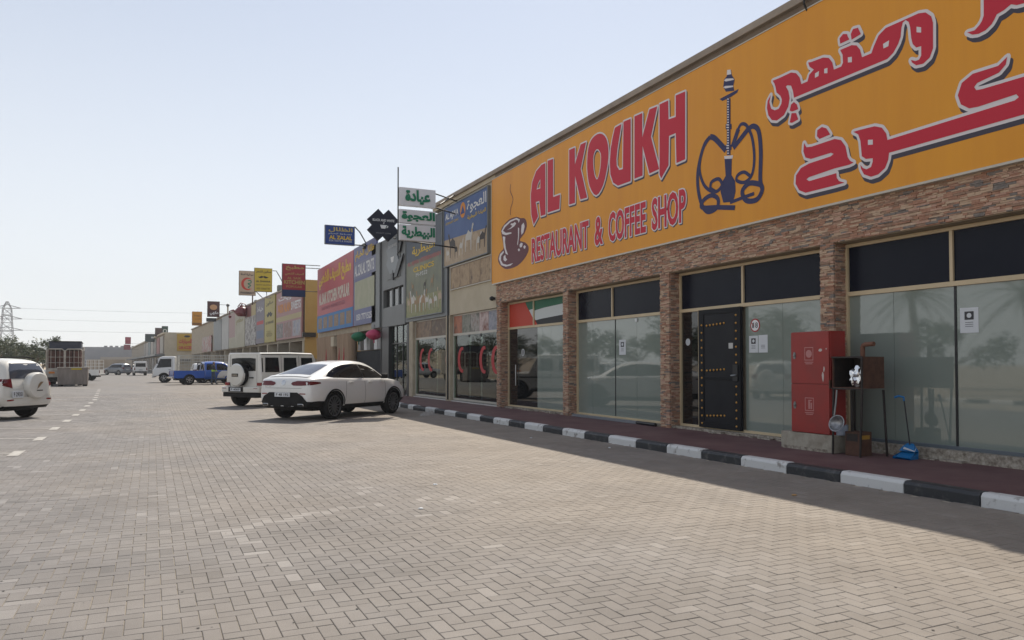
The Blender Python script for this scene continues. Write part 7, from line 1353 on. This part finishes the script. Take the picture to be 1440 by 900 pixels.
for i in range(4):
    for j in range(3): MB().box(-1.0 + i * .5, -.54 + i * .5, -2.0, -1.2, j * .42, j * .42 + .37).build('crate', M_CRATE, cg, bevel=.02)
MB().box(-1.02, 1.0, -1.1, 2.9, 0, 1.3).build('crate', M_CRATE, cg)
MB().box(-.98, 1.0, -2.02, 2.95, 1.305, 1.86).build('tarpaulin', mat('navy_tarp', (0.02, 0.025, 0.045), (0.035, 0.04, 0.06), scale=3, rough=.6), cg, bevel=.06); MB().box(-1.02, 1.04, -2.06, 2.98, 1.861, 1.93).build('tarpaulin', M_TRIMK, cg, bevel=.02)
# ---- skip
p0, p1 = gnd(84.5, 543), gnd(121, 543); sk = thing('grey_skip', 'dented grey waste skip with a yellow band behind the old lorry', 'skip', (p0 + p1) / 2, R(2)); w = (p1 - p0).length / 2; M_SKIP = mat('skip_grey', (0.20, 0.17, 0.15), (0.27, 0.235, 0.21), scale=3, rough=.7, stretch=(2, 2, .4))
sp_ = Plane((0, -.6, 0), (1, 0, 0), (0, -1, 0)); MB().add([(-w, -.6, .12), (w, -.6, .12), (w, .6, .12), (-w, .6, .12), (-w - .02, -.75, 1.28), (w + .02, -.75, 1.28), (w + .02, .75, 1.28), (-w - .02, .75, 1.28)], [(0, 3, 2, 1), (0, 1, 5, 4), (1, 2, 6, 5), (2, 3, 7, 6), (3, 0, 4, 7), (4, 5, 6, 7)]).build('tub', M_SKIP, sk, bevel=.03)
for k in range(5): MB().add([(-w + .1 + k * (2 * w - .2) / 4 - .03, -.64, .2), (-w + .1 + k * (2 * w - .2) / 4 + .03, -.64, .2), (-w + .1 + k * (2 * w - .2) / 4 + .03, -.79, 1.2), (-w + .1 + k * (2 * w - .2) / 4 - .03, -.79, 1.2)], [(0, 1, 2, 3)]).build('rib', M_SKIP, sk)
MB().box(-w * .1, w * .6, -.79, -.755, 1.16, 1.25).build('yellow_band', flat_mat('band_yellow', (0.5, 0.38, 0.02)), sk); MB().box(-w - .05, w + .05, -.80, .80, 1.281, 1.34).build('rim', M_OLDW, sk, bevel=.015)
for s in (-1, 1): MB().box(s * (w - .18) - .14, s * (w - .18) + .14, -.5, .5, 0, .12).build('runner', M_TRIMK, sk)
# ================================================================ the person by the pickup
def make_person(loc, hd):
    J = {'pelvis': (0, 0, .95, .135), 'waist': (0, -.01, 1.10, .125), 'chest': (0, .01, 1.32, .150), 'neckb': (0, 0, 1.47, .07), 'neck': (0, .015, 1.53, .055), 'jaw': (0, .035, 1.585, .075), 'head': (0, .03, 1.66, .098), 'top': (0, .02, 1.735, .07), 'nose': (0, .125, 1.645, .016)}
    E_ = [('pelvis', 'waist'), ('waist', 'chest'), ('chest', 'neckb'), ('neckb', 'neck'), ('neck', 'jaw'), ('jaw', 'head'), ('head', 'top'), ('head', 'nose')]
    for s, n in ((-1, 'l'), (1, 'r')):
        fwd = .16 if s > 0 else -.10
        for k, v in {'hip': (s * .09, 0, .90, .10), 'knee': (s * .11, fwd * .5 + .03, .50, .066), 'ankle': (s * .12, fwd, .10, .045), 'toe': (s * .14, fwd + .17, .045, .04), 'sh': (s * .19, 0, 1.43, .068), 'el': (s * .26, .02, 1.16, .048), 'wr': (s * .22, .20, .98, .032), 'palm': (s * .21, .27, .95, .034), 'ear': (s * .10, .01, 1.65, .018)}.items(): J[k + n] = v
        E_ += [('pelvis', 'hip' + n), ('hip' + n, 'knee' + n), ('knee' + n, 'ankle' + n), ('ankle' + n, 'toe' + n), ('chest', 'sh' + n), ('sh' + n, 'el' + n), ('el' + n, 'wr' + n), ('wr' + n, 'palm' + n), ('head', 'ear' + n)]
        for f in range(5):
            dx = (-.03 + .015 * f) if f else -.035; ln = (.05, .075, .085, .078, .06)[f]; a = (s * .21 + s * dx, .30 if f else .265, .95, .009); b = (s * .21 + s * dx * (1.15 if f else 1.9), .30 + ln * .6 if f else .30, .935, .008); J['fa%d%s' % (f, n)] = a; J['fb%d%s' % (f, n)] = b; E_ += [('palm' + n, 'fa%d%s' % (f, n)), ('fa%d%s' % (f, n), 'fb%d%s' % (f, n))]
    ks = list(J); me = bpy.data.meshes.new('person'); me.from_pydata([J[k][:3] for k in ks], [(ks.index(a), ks.index(b)) for a, b in E_], []); o = link('tmp_person', me)
    o.modifiers.new('s', 'SKIN'); sv = me.skin_vertices[0].data
    for i, k in enumerate(ks): sv[i].radius = (J[k][3],) * 2; sv[i].use_root = (k == 'pelvis')
    sd = o.modifiers.new('d', 'SUBSURF'); sd.levels = 2; sd.render_levels = 2; m2 = bpy.data.meshes.new_from_object(o.evaluated_get(bpy.context.evaluated_depsgraph_get())); bpy.data.objects.remove(o)
    for m in (mat('skin', (0.22, 0.12, 0.075), rough=.6), mat('dark_shirt', (0.03, 0.032, 0.04), rough=.9), mat('hi_vis', (0.35, 0.55, 0.03), rough=.7), mat('denim', (0.04, 0.06, 0.10), rough=.9), mat('shoe', (0.02, 0.018, 0.016), rough=.7), mat('hair', (0.01, 0.009, 0.008), rough=.7)): m2.materials.append(m)
    for p in m2.polygons:
        c = p.center; p.use_smooth = True; hand = c.y > .19 and c.z < 1.02 and c.z > .85
        p.material_index = 5 if (c.z > 1.70 or (c.z > 1.58 and c.y < -.005)) else 0 if (c.z > 1.49 or hand) else 1 if c.z > 1.10 else 2 if c.z > 1.0 else 3 if c.z > .13 else 4
    t = link('person', m2, None, loc, -hd); tag(t, 'person in dark clothes and a bright waist band beside the blue pickup', 'person'); return t
p = gnd(301, 541); make_person((p.x - .08, p.y - .25, 0), R(70))
# ================================================================ desert haze
hz = MB().box(-180, 160, -40, 720, -1.1, 70).build('haze', None); tag(hz, kind='stuff')
hm_ = bpy.data.materials.new('haze_air'); hm_.use_nodes = True; hn = hm_.node_tree.nodes; hn.remove(hn['Principled BSDF'])
pv = hn.new('ShaderNodeVolumePrincipled'); pv.inputs['Color'].default_value = (0.86, 0.90, 0.96, 1); pv.inputs['Density'].default_value = 0.00048; pv.inputs['Anisotropy'].default_value = 0.1
hm_.node_tree.links.new(pv.outputs[0], hn['Material Output'].inputs['Volume']); hz.data.materials.clear(); hz.data.materials.append(hm_)
